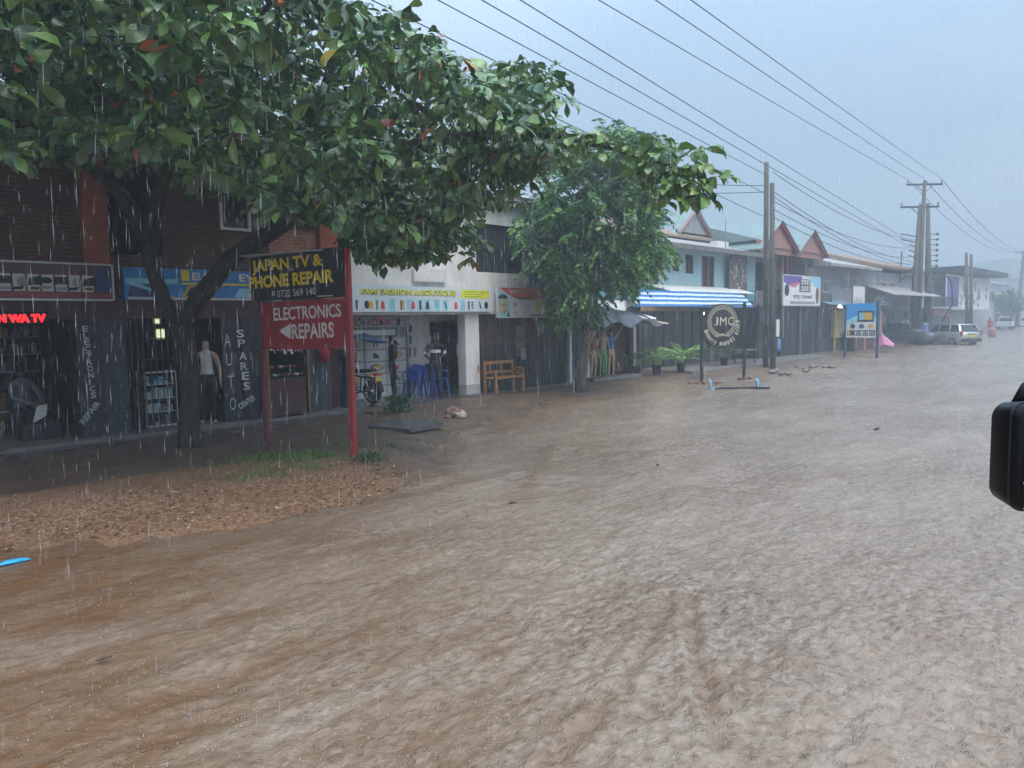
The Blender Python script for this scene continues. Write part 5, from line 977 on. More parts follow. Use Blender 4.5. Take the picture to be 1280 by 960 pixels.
bx0, bx1 = X(775, 440, ysx + .1), X(789, 440, ysx + .1); mb = MB(); mb.box(bx0, bx1 + .3, ysx + .35, ysx + .4, .25, 1.95, M_woodd); mb.build('side_board', None, t)
for i, (px, c_, w_) in enumerate(((716, 'navy', .16), (721, 'sky', .1), (726, 'navy', .2), (733, 'grey', .2), (741, 'brown', .22), (750, 'red', .18), (756, 'grey', .2))):
    x = X(px, 440, ysx + .2); mb = MB(); mb.loft([[(x - w_ / 2, ysx + .2, 1.85), (x + w_ / 2, ysx + .2, 1.85), (x + w_ / 2, ysx + .25, 1.85), (x - w_ / 2, ysx + .25, 1.85)], [(x - w_ * .4, ysx + .16, 1.1), (x + w_ * .4, ysx + .18, 1.1), (x + w_ * .4, ysx + .26, 1.1), (x - w_ * .4, ysx + .26, 1.1)], [(x - w_ * .5, ysx + .17, .5 + .1 * (i % 3)), (x + w_ * .45, ysx + .18, .5), (x + w_ * .45, ysx + .24, .5), (x - w_ * .5, ysx + .24, .5)]], M_jeans if c_ in ('navy', 'sky') else P[c_]); mb.build('hanging_garment', None, t)
mb = MB(); mb.tube([(sa + .2, ysx + .22, 1.87), (X(758, 440, ysx), ysx + .22, 1.87)], .014, 5, M_steel); mb.build('clothes_rail', None, t)
sw_ = mat('swimsuit', (.02, .16, .5), .6)
for i, (px, top, bot, lab, arm) in enumerate(((753, M_skinl, P['leaf'], 'shop mannequin in green leggings standing at the clothes stall', None), (763, sw_, M_skinl, 'shop mannequin in a blue swimsuit with raised arms at the clothes stall', {'l': ((-.3, .0, 1.62), (-.12, -.1, 1.86)), 'r': ((.34, -.02, 1.6), (.5, -.05, 1.84))}), (741, P['brown'], M_skinl, 'bare legged mannequin in a brown top half hidden by the street tree trunk', None))):
    q = onZ(px, 472, .2); person('mannequin', lab, 'mannequin', (X(px, 450, ysx - .1), ysx - .12, .2), R(-30 + 14 * i), (M_skinl, top, bot, M_skinl, M_skinl), arm, hgt=1.55, fem=True, hair=False, face=False)
mb = MB(); x = X(730, 470, ysx); mb.box(x, X(790, 470, ysx), ysx - .42, ysx + .12, .1, .198, M_conc); tag(mb.build('stall_step'), 'low dark step under the mannequins of the clothes stall', 'step')
# white corrugated awning
t = thing('sheet_awning', 'small white corrugated awning above the clothes stall', 'awning', (X(772, 390, 15.3), 15.3, 2.2)); xa, xb = X(750, 380, 15.6), X(790, 380, 15.6); za, zb, zc = Z(770, 375, 15.6), Z(770, 389, 15.6), Z(775, 399, 14.9)
mb = MB(); nn = 40; ps = [(xa + (xb - xa) * i / nn, .022 * math.cos(i * 1.57)) for i in range(nn + 1)]
for (y0, z0), (y1, z1), sh in (((15.75, za), (15.6, zb), 0), ((15.58, zb), (14.9, zc), .55)):
    for i in range(nn): (a, o0), (b, o1) = ps[i], ps[i + 1]; mb.add([(a, y0, z0 + o0), (b, y0, z0 + o1), (b + sh, y1, z1 + o1), (a + sh, y1, z1 + o0), (a, y0, z0 + o0 - .012), (b, y0, z0 + o1 - .012), (b + sh, y1, z1 + o1 - .012), (a + sh, y1, z1 + o0 - .012)], [(0, 1, 2, 3), (5, 4, 7, 6)], M_white, True)
mb.build('sheet', None, t); mb = MB()
for k in (0, 1): mb.beam((xa + .1 + k * (xb - xa - .2), 15.75, za - .3), (xa + .4 + k * (xb - xa - .2), 14.95, zc - .03), .04, .04, M_steel)
mb.build('bracket', None, t)
mb = MB(); x0, z0 = xz(784, 460, 15.9); x1, z1 = xz(795, 408, 15.9); mb.box(x0, x1, 15.9, 15.95, .12, z1, M_alu); mb.box(x0 - .04, x0 - .001, 15.88, 15.96, .12, z1 + .05, M_woodd); mb.box(x1 + .001, x1 + .04, 15.88, 15.96, .12, z1 + .05, M_woodd); tag(mb.build('door_panel_white'), 'pale narrow door standing between the clothes stall and the potted palms', 'door')
bpy.data.objects['door_panel_white'].name = 'narrow_door'

# ------------------------------------------------------------------ potted palms
def frond_plant(name, label, px, pypot, h, green, n=17, y=None, group='potted palms in front of the beauty shop'):
    p0 = onZ(px, pypot, .1); p0 = np.array([X(px, pypot, 14.6 if y is None else y), 14.6 if y is None else y, .1]); t = thing(name, label, 'potted plant', tuple(p0), group=group)
    mb = MB(); mb.M = Matrix.Translation(tuple(p0)); mb.lathe([(.001, 0), (.13, 0), (.17, .30), (.185, .30), (.185, .34), (.165, .34), (.155, .30), (.001, .29)], 18, M_black); mb.build('pot', None, t)
    mb = MB(); base = p0 + [0, 0, .3]; Bs, Ds, Ls = [], [], []
    for k in range(n):
        a = k * 2.4 + random.random() * .5; L_ = h * random.uniform(.65, 1.05); el = random.uniform(.55, 1.35); pts = []
        for s in np.linspace(0, 1, 9):
            r_ = L_ * (s * math.cos(el) + .28 * s * s); z_ = L_ * (s * math.sin(el) * 1.05 - .34 * s * s * s * (1.5 - el * .5)); pts.append(base + np.array([math.cos(a) * r_, math.sin(a) * r_, z_]))
        mb.tube([tuple(p) for p in pts], [.009 - .0008 * i for i in range(9)], 4, mat('palm_stem', (.16, .24, .05), .5))
        pts = np.array(pts); d_ = np.array([-math.sin(a), math.cos(a), 0])
        for s in np.linspace(.35, 1, 15):
            i = min(7, int(s * 8)); f_ = s * 8 - i; p = pts[i] * (1 - f_) + pts[min(i + 1, 8)] * f_; tg = unit(pts[i + 1] - pts[i])
            for sg in (-1, 1): Bs.append(p); Ds.append(tg * .75 + d_ * sg * .8 + np.array([0, 0, -.25 * s])); Ls.append(.30 * L_ * (1.15 - .7 * s) * random.uniform(.85, 1.1))
    mb.build('stems', None, t); Bs = np.array(Bs); Ls = np.array(Ls); V, Fq = leaves(Bs, np.array(Ds), rng.normal(0, .15, Bs.shape) + [0, 0, 1], Ls, Ls * .17, .3)
    cc = np.repeat(np.array(green) * rng.uniform(.6, 1.3, (len(Bs), 1)), 11, 0); np_mesh('fronds', V - p0, Fq, M_leaf2, col=cc, parent=t); return t
frond_plant('potted_palm', 'bushy green potted palm, the left one of the two bright palms by the beauty shop', 821, 474, 1.0, (.13, .32, .08))
frond_plant('potted_palm', 'tallest and brightest yellow green potted palm just left of the round sign', 851, 474, 1.15, (.22, .44, .07), 21)
frond_plant('potted_palm', 'sparse dark green potted palm beside the narrow pale door', 796, 471, .95, (.04, .12, .045), 9, 14.9)
frond_plant('potted_palm', 'dim potted palm seen behind the round sign', 905, 468, 1.0, (.05, .13, .06), 12, 15.0)

# ------------------------------------------------------------------ round sign JMC
A = onZ(877, 474, .06); B = onZ(930, 472, .06); ax = Vector(B - A); ax.z = 0; wj = ax.length; ax.normalize(); nrm = Vector((ax.y, -ax.x, 0))
t = thing('round_sign', 'round black beauty store sign with cream wreath and letters on two black posts', 'sign', tuple(A)); Mx = frame(tuple(A), tuple(ax)); zA, zB = hz_(875, 386)[1], hz_(927, 378)[1]
mb = MB(); slab(mb, Mx, -.04, .04, -.2, zA, -.04, .04, M_black); mb.build('post', None, t); mb = MB(); slab(mb, Mx, wj - .04, wj + .04, -.2, zB, -.04, .04, M_black); mb.build('post', None, t)
cx, cz = hz_(901, 408); rj = abs(hz_(901, 380)[1] - hz_(901, 436)[1]) / 2
mb = MB(); mb.M = Mx; mb.box(.04, wj - .04, cz + rj * .93, cz + rj * .98, -.02, .02, M_black); mb.box(.04, wj - .04, cz - rj * .2, cz - rj * .15, -.03, -.001, M_black); mb.build('bar', None, t)
mb = MB(); mb.M = Mx @ Matrix.Translation((cx, cz, .03)); mb.lathe([(.001, 0), (rj, 0), (rj + .01, .02), (rj, .045), (.001, .045)], 48, M_blackboard, smooth=False); mb.build('disc', None, t)
mb = MB(); Mj = Mx @ Matrix.Translation((cx, cz, .075)); q = rj
put_text(mb, Mj, 'J', -.36 * q, .05 * q, .17 * q, .36 * q, M_cream, .004, .0); put_text(mb, Mj, 'M', -.10 * q, .05 * q, .32 * q, .36 * q, M_cream, .004, .0); put_text(mb, Mj, 'C', .30 * q, .05 * q, .25 * q, .36 * q, M_cream, .004, .0)
cxw, czw, rw = .02 * q, .22 * q, .64 * q
for k in range(42):
    a = math.radians(-68 + k * (316 / 41)); 
    for sg in (-1, 1):
        r0 = rw + sg * .05 * q; x, y = cxw + rw * math.cos(a), czw + rw * math.sin(a); x2, y2 = cxw + (rw + sg * .10 * q) * math.cos(a + .06), czw + (rw + sg * .10 * q) * math.sin(a + .06); nx_, ny_ = -math.sin(a) * .012 * q, math.cos(a) * .012 * q
        poly(mb, Mj, [(x - nx_, y - ny_), (x + nx_, y + ny_), (x2 + nx_ * 1.6, y2 + ny_ * 1.6), (x2 - nx_ * 1.6, y2 - ny_ * 1.6)], M_cream, .004 + .0005 * (sg > 0))
for s in (-1, 1):
    for k in range(5): poly(mb, Mj, [(cxw + s * k * .075 * q, czw - rw + .12 * q - .02 * k * q), (cxw + s * (k + 1) * .075 * q, czw - rw + .06 * q - .02 * k * q), (cxw + s * (k + .4) * .075 * q, czw - rw - .04 * q)], M_cream, .005 + .0006 * k)
s_ = 'Beauty supply store'
for i, ch in enumerate(s_):
    if ch == ' ': continue
    a = math.radians(197 + i * (176 / (len(s_) - 1))); rr_ = .80 * q; w_ = (.055 if ch in 'tl' else .10) * q * (1.2 if ch == 'B' else 1); h_ = (.21 if ch in 'Btlypl' else .155) * q
    vs, fs = text_geo(ch, .02); T = Mj @ Matrix.Translation((rr_ * math.cos(a), rr_ * math.sin(a) + .03 * q, .004)) @ Matrix.Rotation(a + math.pi / 2, 4, 'Z') @ Matrix.Translation((-w_ / 2, -h_ / 2 - (.03 * q if ch in 'yp' else 0), 0)); o = mb.M; mb.M = T; mb.add([(v_.x * w_, v_.y * h_, 0) for v_ in vs], fs, M_cream); mb.M = o
mb.build('lettering', None, t)
# blue fallen frame standing in the flood
A = onZ(888, 487, 0); B = onZ(947, 486, 0); t = thing('flooded_frame', 'low frame with two pale blue uprights half sunk in the flood before the round sign', 'metal frame', tuple(A))
for q in (A, B): mb = MB(); mb.tube([(q[0], q[1], -.15), (q[0], q[1], .20), (q[0] - .03, q[1] + .03, .30)], [.05, .045, .03], 8, M_bluepipe); mb.tube([(q[0], q[1], .02), (q[0] + .28, q[1] - .12, .04)], .03, 6, M_bluepipe); mb.build('upright', None, t)
mb = MB(); mb.beam((A[0] + .12, A[1] - .08, .03), (B[0] + .25, B[1] - .25, .03), .16, .05, M_charcoal); mb.build('bar', None, t)
mb = MB(); q = onZ(880, 480, 0)
for k in range(5): mb.cbox((q[0] + .15 * k - .3, q[1] - .16 * k + .3, .03), (.16, .12, .09), M_stone, rz=k * .7)
tag(mb.build('brick_row'), 'row of orange brown bricks in the water behind the left blue upright', 'bricks')
mb = MB(); q = onZ(927, 474, 0)
for k in range(3): mb.ball((q[0] + .18 * k - .15, q[1] - .1 * k, .06), (.11, .08, .07), M_stone if k != 1 else M_conc, 7, 5)
tag(mb.build('stones'), 'small stones at the foot of the right post of the round sign', 'stones')

# ------------------------------------------------------------------ blue building with awning
YB = 16.8; x0, x1 = XE + .05, X(935, 345, YB); xm = X(944, 345, YB)
bl = thing('blue_building', 'pale blue two storey building behind the striped awning', 'building', (26, YB, 0)); z0, z1 = 2.9, 5.15
wins = [(757, 778, 333, 352), (800, 823, 318, 358), (840, 849, 315, 339), (857, 867, 318, 342), (877, 893, 320, 360)]
WR = []
for a, b, c, d in wins: m_ = (a + b) / 2; WR.append((X(a, (c + d) / 2, YB), X(b, (c + d) / 2, YB), max(z0 + .02, Z(m_, d, YB)), min(z1 - .1, Z(m_, c, YB))))
mb = MB(); xs_ = x0
for a, b, c, d in WR: mb.box(xs_, a, YB, YB + .22, 3.45, z1, M_aqua); mb.box(a, b, YB, YB + .22, d, z1, M_aqua); xs_ = b; (c > 3.45) and mb.box(a, b, YB, YB + .22, 3.45, c, M_aqua)
mb.box(xs_, xm, YB, YB + .22, 3.45, z1, M_aqua)
xs_ = x0
for a, b, c, d in WR:
    mb.box(xs_, a, YB - .004, YB + .22, z0, 3.448, M_turq); xs_ = b
    mb.box(a, b, YB - .004, YB + .22, z0, min(c, 3.447), M_turq)
mb.box(xs_, xm, YB - .004, YB + .22, z0, 3.448, M_turq)
mb.box(x0, xm, YB + .1, YB + .3, .1, z0 - .002, M_greywall); mb.box(x0, x0 + .2, YB + .23, 24, 0, z1, M_aqua); mb.box(xm - .2, xm, YB + .31, 24, 0, z1, M_aqua); mb.box(x0, xm, 24, 24.2, 0, z1, M_aqua); mb.build('wall', None, bl)
for i, (a, b, c, d) in enumerate(WR):
    mb = MB(); f_ = .05
    for p in ((a, a + f_, c, d), (b - f_, b, c, d), (a + f_, b - f_, c, c + f_), (a + f_, b - f_, d - f_, d)): mb.box(p[0], p[1], YB + .05, YB + .12, p[2], p[3], M_woodd)
    if b - a > .6: mb.box((a + b) / 2 - .025, (a + b) / 2 + .025, YB + .05, YB + .12, c + f_, d - f_, M_woodd)
    wo = mb.build('window' if i != 4 else 'door', None, bl); mb = MB(); mb.box(a + f_, b - f_, YB + .13, YB + .14, c + f_, d - f_, M_glassb); mb.build('pane', None, wo)
mb = MB(); gx0, gx1 = X(912, 345, YB - .3), X(934, 345, YB - .3); mb.box(gx0, gx1, YB - .3, YB - .26, z0 + .1, z1 - .05, M_glassb)
for k in range(60): mb.ball((random.uniform(gx0, gx1), YB - .31, random.uniform(z0 + .6, z1 - .2)), (.05, .01, .05), M_conc if k % 3 else M_white, 5, 4)
mb.build('lattice_screen', None, bl)
mb = MB(); nn = 60; xr_ = x0 - .2
for (y0, za, y1, zb, m_, xe) in ((YB - .75, z1 - .02, YB + 3.2, z1 + 1.05, M_roof, xm + .2),):
    mb.add([(xr_, y0, za), (xe, y0, za), (xe, y1, zb), (xr_, y1, zb), (xr_, y0, za - .05), (xe, y0, za - .05), (xe, y1, zb - .05), (xr_, y1, zb - .05)], [(0, 1, 2, 3), (4, 7, 6, 5), (0, 4, 5, 1), (1, 5, 6, 2), (2, 6, 7, 3), (3, 7, 4, 0)], m_)
    mb.add([(xr_, y1, zb), (xe, y1, zb), (xe, 24.4, z1), (xr_, 24.4, z1)], [(0, 1, 2, 3)], m_)
ro = mb.build('roof', None, bl); mb = MB(); mb.box(xr_, xm + .2, YB - .85, YB - .755, z1 - .18, z1 + .02, M_conc); mb.build('gutter', None, ro)
mb = MB(); mb.tube([(X(907, 300, YB + .3), YB + .3, z1 + .05), (X(907, 300, YB + .3), YB + .3, z1 + 2.35)], .022, 6, M_steel); mb.build('aerial', None, ro)
mb = MB(); a, c = xz(897, 306, YB + 1.2); b, d = xz(911, 289, YB + 1.2); mb.box(a, b, YB + 1.2, YB + 1.6, z1 + .1, z1 + .75, M_white); mb.build('water_tank_box', None, ro)
# raised roofs with pink gables rising behind
def gable_house(name, label, px, pyw, y, w_, z0_, zp, dep, mwall, mroof, mtrim, gables):
    t = thing(name, label, 'building', (X(px, pyw, y), y, 0)); return t
rb = thing('gabled_house', 'house with brown tiled roof and a pink trimmed gable rising behind the blue building', 'building', (27, 20, 0)); YG = 19.5
gx0, gx1 = X(800, 285, YG), X(905, 285, YG); gz = 6.0
mb = MB(); mb.box(gx0 - 3, gx1 + .5, YG, 30, 0, gz, M_palewall); mb.build('wall', None, rb)
mb = MB(); mb.xprism([(YG - .6, gz), (YG - .6, gz + .1), (YG + .4, gz + .55), (YG + 4.5, gz + 1.5), (30, gz)], gx0 - 3, gx1 + .9, M_tile); mb.build('roof', None, rb)
gc = X(866, 275, YG - .2); gw = 1.35; gt = Z(866, 263, YG - .2)
mb = MB(); mb.prism([(gc - gw, gz + .35), (gc + gw, gz + .35), (gc, gt - .05)], YG - .3, YG + 3.5, M_greywall); mb.build('gable', None, rb)
mb = MB()
for s in (-1, 1): mb.beam((gc, YG - .4, gt), (gc + s * (gw + .25), YG - .4, gz + .28), .14, .14, M_pink); 
for s in (-1, 1): mb.add([(gc, YG - .5, gt + .08), (gc + s * (gw + .35), YG - .5, gz + .28), (gc + s * (gw + .35), YG + 3.5, gz + .28), (gc, YG + 3.5, gt + .08), (gc, YG - .5, gt + .03), (gc + s * (gw + .35), YG - .5, gz + .23), (gc + s * (gw + .35), YG + 3.5, gz + .23), (gc, YG + 3.5, gt + .03)], [(0, 1, 2, 3), (4, 5, 6, 7), (0, 1, 5, 4), (1, 2, 6, 5), (3, 2, 6, 7)], M_roofg)
mb.build('gable_roof', None, rb)
mb = MB(); mb.tube([(X(877, 270, YG), YG, gz + .8), (X(877, 270, YG), YG, gt + .5)], .03, 5, M_steel); mb.build('aerial', None, rb)
# striped awning
YA = 15.15; t = thing('striped_awning', 'long blue and white striped awning over the beauty shop', 'awning', (28, YA, 2.5)); a0, a1 = X(797, 365, YA), X(942, 378, YA)
tz = [(358, 376, 797), (368, 384, 942)]; nn = 16; strips = 7; mb = MB(); M_st = mat('awning_blue', (.02, .16, .42), .5, .12, 3); M_sw = mat('awning_white', (.60, .68, .74), .5, .08, 3)
zt_, zb_ = (Z(797, 357, YA) + Z(942, 369, YA)) / 2, (Z(797, 382, YA) + Z(942, 384, YA)) / 2
for s in range(strips):
    f0, f1 = s / strips, (s + 1) / strips
    for i in range(nn):
        u0_, u1_ = i / nn, (i + 1) / nn; g0 = lambda u, f: (a0 + (a1 - a0) * u, YA + .55 * (1 - f) + .015 * math.sin(u * 20 + f * 3), zt_ + (zb_ - zt_) * f + .006 * math.sin(u * 31))
        p = [g0(u0_, f0), g0(u1_, f0), g0(u1_, f1), g0(u0_, f1)]; mb.add(p + [(x, y + .012, z - .004) for x, y, z in p], [(0, 1, 2, 3), (5, 4, 7, 6)], M_st if s % 2 == 0 else M_sw, True)
mb.build('canvas', None, t); mb = MB(); mb.add([(a0 + 3.2, YA + .56, zt_ + .01), (a1 + 1.2, YA + .5, zt_ + .01), (a1 + 1.6, YB - .01, zt_ + .32), (a0 + 3, YB - .01, zt_ + .32), (a0 + 3.2, YA + .56, zt_ - .01), (a1 + 1.2, YA + .5, zt_ - .01), (a1 + 1.6, YB - .01, zt_ + .3), (a0 + 3, YB - .01, zt_ + .3)], [(0, 1, 2, 3), (4, 7, 6, 5), (0, 4, 5, 1), (1, 5, 6, 2), (2, 6, 7, 3), (3, 7, 4, 0)], M_white)
mb.build('top_sheet', None, t); mb = MB()
for u in (0, .5, 1): x = a0 + (a1 - a0) * u; mb.beam((x, YA + .1, zb_ + .02), (x, YB - .01, zb_ + .1), .04, .04, M_steel)
mb.build('bracket', None, t)
# beauty shop front (dark) and its tube lamp
t = thing('storefront', 'dark shop front with grey panels under the striped awning', 'storefront', (28, YB, .1)); fx0, fx1 = X(796, 430, YB), X(944, 430, YB); mb = MB()
mb.box(fx0, fx1, YB - .1, YB + .098, .1, zb_ + .0, mat('slate_panel', (.03, .034, .042), .45, .3, 2, stretch=(1, 1, .5))); mb.build('panel', None, t)
for k in range(14): x = fx0 + .3 + k * (fx1 - fx0 - .6) / 13; mb = MB(); mb.box(x - .03, x + .03, YB - .14, YB - .101, .1, zb_ - .02, M_charcoal if k % 3 else M_greyblock); mb.build('mullion', None, t)
mb = MB(); mb.box(fx0, X(870, 388, YB), YB - .2, YB - .141, Z(828, 389, YB), Z(828, 380, YB) + .2, mat('tan_band', (.22, .17, .13), .6, .3, 3)); mb.build('band', None, t)
mb = MB(); mb.box(fx0 - .3, fx1 + 3, 14.1, 24, -.05, .11, M_conc); kind(mb.build('pavement'), 'structure')
lx_, lz_ = xz(829, 378, 15.9); M_lamp = mat('lit_tube', (.8, .7, .5), .5, .02, 2, emit=(1, .78, .5), estr=7.)
t = thing('tube_lamp', 'glowing warm tube lamp under the left end of the striped awning', 'lamp', (lx_, 15.9, lz_)); mb = MB(); mb.tube([(lx_ - .42, 15.88, lz_ - .03), (lx_ + .42, 15.88, lz_ - .03)], .045, 8, M_lamp); mb.build('tube', None, t); mb = MB(); mb.box(lx_ - .5, lx_ + .5, 15.85, 15.93, lz_ + .03, lz_ + .08, M_white); mb.box(lx_ - .02, lx_ + .02, 15.87, 15.91, lz_ + .08, zt_ + .15, M_steel); mb.build('housing', None, t)
ld = bpy.data.lights.new('tube_light', 'AREA'); ld.energy = 12; ld.color = (1, .8, .55); ld.size = .8; lo = bpy.data.objects.new('tube_light', ld); COL.objects.link(lo); lo.location = (lx_, 15.86, lz_ - .1); lo.rotation_euler = (R(-20), 0, 0)
lx2, lz2 = xz(879, 392, 15.9); mb = MB(); mb.ball((lx2, 15.9, lz2), .06, M_lamp, 8, 6); mb.lathe([(.03, .05), (.05, .08), (.03, .12)], 8, M_white, c=(lx2, 15.9, lz2)); tag(mb.build('bulb'), 'small bright bulb behind the left post of the round sign', 'lamp')

# ------------------------------------------------------------------ pink and red gabled building
YC = 17.0; r0, r1 = xm + .05, X(1015, 340, YC); zr = 5.6
t = thing('pink_building', 'two storey pink and red building with steep gables and a balcony', 'building', (38, YC, 0)); RB = t
mb = MB(); yb_ = YC + 1.4; zb2 = 2.95
mb.box(r0, r1, yb_, yb_ + .2, zb2, zr, M_palewall); mb.box(r0, r1, YC + .2, YC + .4, .1, zb2 - .25, M_greywall); mb.box(r0, r0 + .2, yb_ + .2, 25, 0, zr, M_palewall); mb.box(r1 - .2, r1, YC + .41, 25, 0, zr, M_palewall); mb.box(r0, r1, 25, 25.2, 0, zr, M_palewall); mb.build('wall', None, t)
mb = MB(); mb.box(r0, r1, YC - .1, yb_, zb2 - .25, zb2, M_palewall); bo = mb.build('balcony', None, t); mb = MB(); mb.box(r0, r1, YC - .06, YC - .03, zb2 + .82, zb2 + .86, M_black); mb.box(r0, r1, YC - .06, YC - .03, zb2 + .08, zb2 + .11, M_black); x = r0
while x < r1: mb.box(x, x + .02, YC - .055, YC - .035, zb2 + .11, zb2 + .82, M_black); mb.lathe([(.05, -.005), (.065, 0), (.05, .005)], 8, M_black, 'Y', (x + .09, YC - .045, zb2 + .5)); x += .18
mb.build('railing', None, bo)
for px in (938, 978, 984, 1011): x = X(px, 345, YC); mb = MB(); mb.box(x - .12, x + .12, YC - .02, YC + .2, zb2, zr + .1, M_pink if px != 984 else M_redboard); mb.build('column', None, t)
for a, b in ((944, 957), (988, 993), (997, 1002)):
    a, b = X(a, 345, yb_), X(b, 345, yb_); mb = MB(); mb.box(a, b, yb_ - .05, yb_ - .002, zb2 + .3, zr - .5, M_charcoal); wo = mb.build('window', None, t); mb = MB(); mb.box(a + .08, b - .08, yb_ - .06, yb_ - .051, zb2 + .38, zr - .58, M_glass); mb.build('pane', None, wo)
mb = MB(); mb.box(r0 - .3, r1 + .2, YC - .55, YC - .35, zr - .3, zr + .32, M_pink); mb.box(r0 - .3, r1 + .2, YC - .35, YC + 1.2, zr - .02, zr + .05, M_palewall); mb.build('fascia', None, t)
mb = MB(); mb.xprism([(YC - .5, zr + .33), (YC + 4, zr + 1.7), (25.4, zr + .1)], r0 - .3, r1 + .3, M_roofg); ro = mb.build('roof', None, t)
for px, pt_, gw in ((966, 279, 1.9), (1007, 290, 1.7)):
    gc, gt = xz(px, pt_, YC - .3); mb = MB(); mb.prism([(gc - gw, zr + .0), (gc + gw, zr + .0), (gc, gt - .08)], YC - .62, YC + 3, M_pink)
    mb.build('gable', None, t); mb = MB()
    for s in (-1, 1): mb.beam((gc, YC - .72, gt), (gc + s * (gw + .25), YC - .72, zr - .12), .12, .16, M_redboard)
    for s in (-1, 1): mb.add([(gc, YC - .85, gt + .12), (gc + s * (gw + .45), YC - .85, zr - .15), (gc + s * (gw + .45), YC + 3, zr - .15), (gc, YC + 3, gt + .12), (gc, YC - .85, gt + .06), (gc + s * (gw + .45), YC - .85, zr - .21), (gc + s * (gw + .45), YC + 3, zr - .21), (gc, YC + 3, gt + .06)], [(0, 1, 2, 3), (4, 5, 6, 7), (0, 1, 5, 4), (1, 2, 6, 5), (3, 2, 6, 7)], M_roofg)
    mb.build('gable_roof', None, t)
# corrugated fence and mesh above it
YF = 15.9; f0, f1 = X(946, 420, YF), X(1041, 415, YF); t = thing('sheet_fence', 'tall dark corrugated sheet fence behind the twin utility poles', 'fence', ((f0 + f1) / 2, YF, 0)); M_fe = mat('dark_sheet', (.028, .034, .042), .4, .5, 1.6, .2, 5, stretch=(2.5, 1, .25)); zf = 2.62; nsh = 8
for s in range(nsh):
    a = f0 + (f1 - f0) * s / nsh; b = f0 + (f1 - f0) * (s + 1) / nsh; mb = MB(); nn = 30; zz = zf + random.uniform(-.06, .06); dy = .03 * (s % 2)
    for i in range(nn): xa, xb = a + (b - a) * i / nn, a + (b - a) * (i + 1) / nn; ya, yb2 = YF + dy + .02 * math.sin(i * 1.6), YF + dy + .02 * math.sin((i + 1) * 1.6); mb.add([(xa, ya, 0), (xb, yb2, 0), (xb, yb2, zz), (xa, ya, zz), (xa, ya + .008, 0), (xb, yb2 + .008, 0), (xb, yb2 + .008, zz), (xa, ya + .008, zz)], [(0, 1, 2, 3), (5, 4, 7, 6)], M_fe, True)
    mb.build('sheet', None, t)
for s in range(5): x = f0 + (f1 - f0) * s / 4; mb = MB(); mb.box(x - .04, x + .04, YF - .12, YF - .04, 0, zf + .1, M_steel if s == 2 else M_charcoal); mb.build('post', None, t)
mb = MB(); mb.box(f0, f1, YF + .1, YF + .14, zf + .02, zf + .75, mat('mesh_grey', (.22, .22, .22), .6, .3, 20))
x = f0
while x < f1: mb.box(x, x + .05, YF + .06, YF + .099, zf + .02, zf + .75, M_conc); x += .16
mb.build('mesh_top', None, t)
# school-like white and purple billboard
t, mb, Mx, W, H = board('billboard', 'white and purple shop billboard standing above the dark sheet fence', 979, 1025, 343, 383, 347, 381, YF - .35, M_white, M_alu, .06)
poly(mb, Mx, [(0, H), (0, H * .78), (W * .2, H * .62), (W * .45, H * .8), (W * .5, H)], mat('purple_print', (.14, .08, .35), .5), .004); poly(mb, Mx, [(W * .12, H * .66), (W * .3, H * .6), (W * .45, H * .8), (W * .25, H * .75)], P['pink'], .006); poly(mb, Mx, [(W * .7, H), (W, H), (W, H * .6), (W * .8, H * .7)], P['sky'], .004)
rect(mb, Mx, W * .42, W * .72, H * .46, H * .90, P['ink'], .008); rect(mb, Mx, W * .45, W * .69, H * .72, H * .87, M_white, .011); rect(mb, Mx, W * .45, W * .69, H * .50, H * .66, M_white, .011)
for k in range(4): rect(mb, Mx, W * (.46 + .06 * k), W * (.49 + .06 * k), H * .52, H * .64, P['ink'], .014); rect(mb, Mx, W * (.46 + .06 * k), W * (.49 + .06 * k), H * .74, H * .85, P['ink'], .014)
rect(mb, Mx, W * .17, W * .85, H * .05, H * .14, P['grey'], .006); disc(mb, Mx, W * .09, H * .5, W * .06, H * .2, P['ink'], .006); disc(mb, Mx, W * .92, H * .35, W * .05, H * .3, P['brown'], .006)
mb.build('panel', None, t); mb = MB(); put_text(mb, Mx, '0722 718 0067', W * .26, H * .24, W * .52, H * .11, P['ink'], .010, .02); mb.build('lettering', None, t)
mb = MB(); slab(mb, Mx, .3, .38, -1.6, 0, -.3, -.1, M_steel); mb.build('post', None, t)
# ------------------------------------------------------------------ long low building, kiosk, boards
YD = 16.6; q0, q1 = X(1016, 350, YD), X(1141, 380, YD); t = thing('long_building', 'long grey two storey building with wide shallow metal roofs beyond the pink gables', 'building', (52, YD, 0)); LB = t
zr = 5.0; mb = MB(); mb.box(q0, q1, YD, YD + .2, 2.6, zr, M_greywall); mb.box(q0, q1, YD + .8, YD + 1, 0, 2.5, M_greywall); mb.box(q0, q1, 26, 26.2, 0, zr, M_greywall); mb.box(q0, q0 + .2, YD + .2, 26, 2.6, zr, M_greywall); mb.box(q1 - .2, q1, YD + .2, 26, 2.6, zr, M_greywall); mb.build('wall', None, t)
mb = MB(); mb.box(q0, q1, YD + .1, 26, 2.502, 2.598, M_conc); mb.build('floor_slab', None, t)
for a, b, m_ in ((q0, q0 + (q1 - q0) * .45, M_roof), (q0 + (q1 - q0) * .45 + .01, q1 + .5, M_tile)):
    mb = MB(); o_ = .35 if m_ is M_tile else 0
    mb.xprism([(YD - 1.0 + o_, zr - .1 + o_), (YD - 1.0 + o_, zr + .05 + o_), (YD + 3.6, zr + 1.25 + o_), (26.3, zr + .1), (26.3, zr - .02)], a, b, m_); mb.build('roof', None, t)
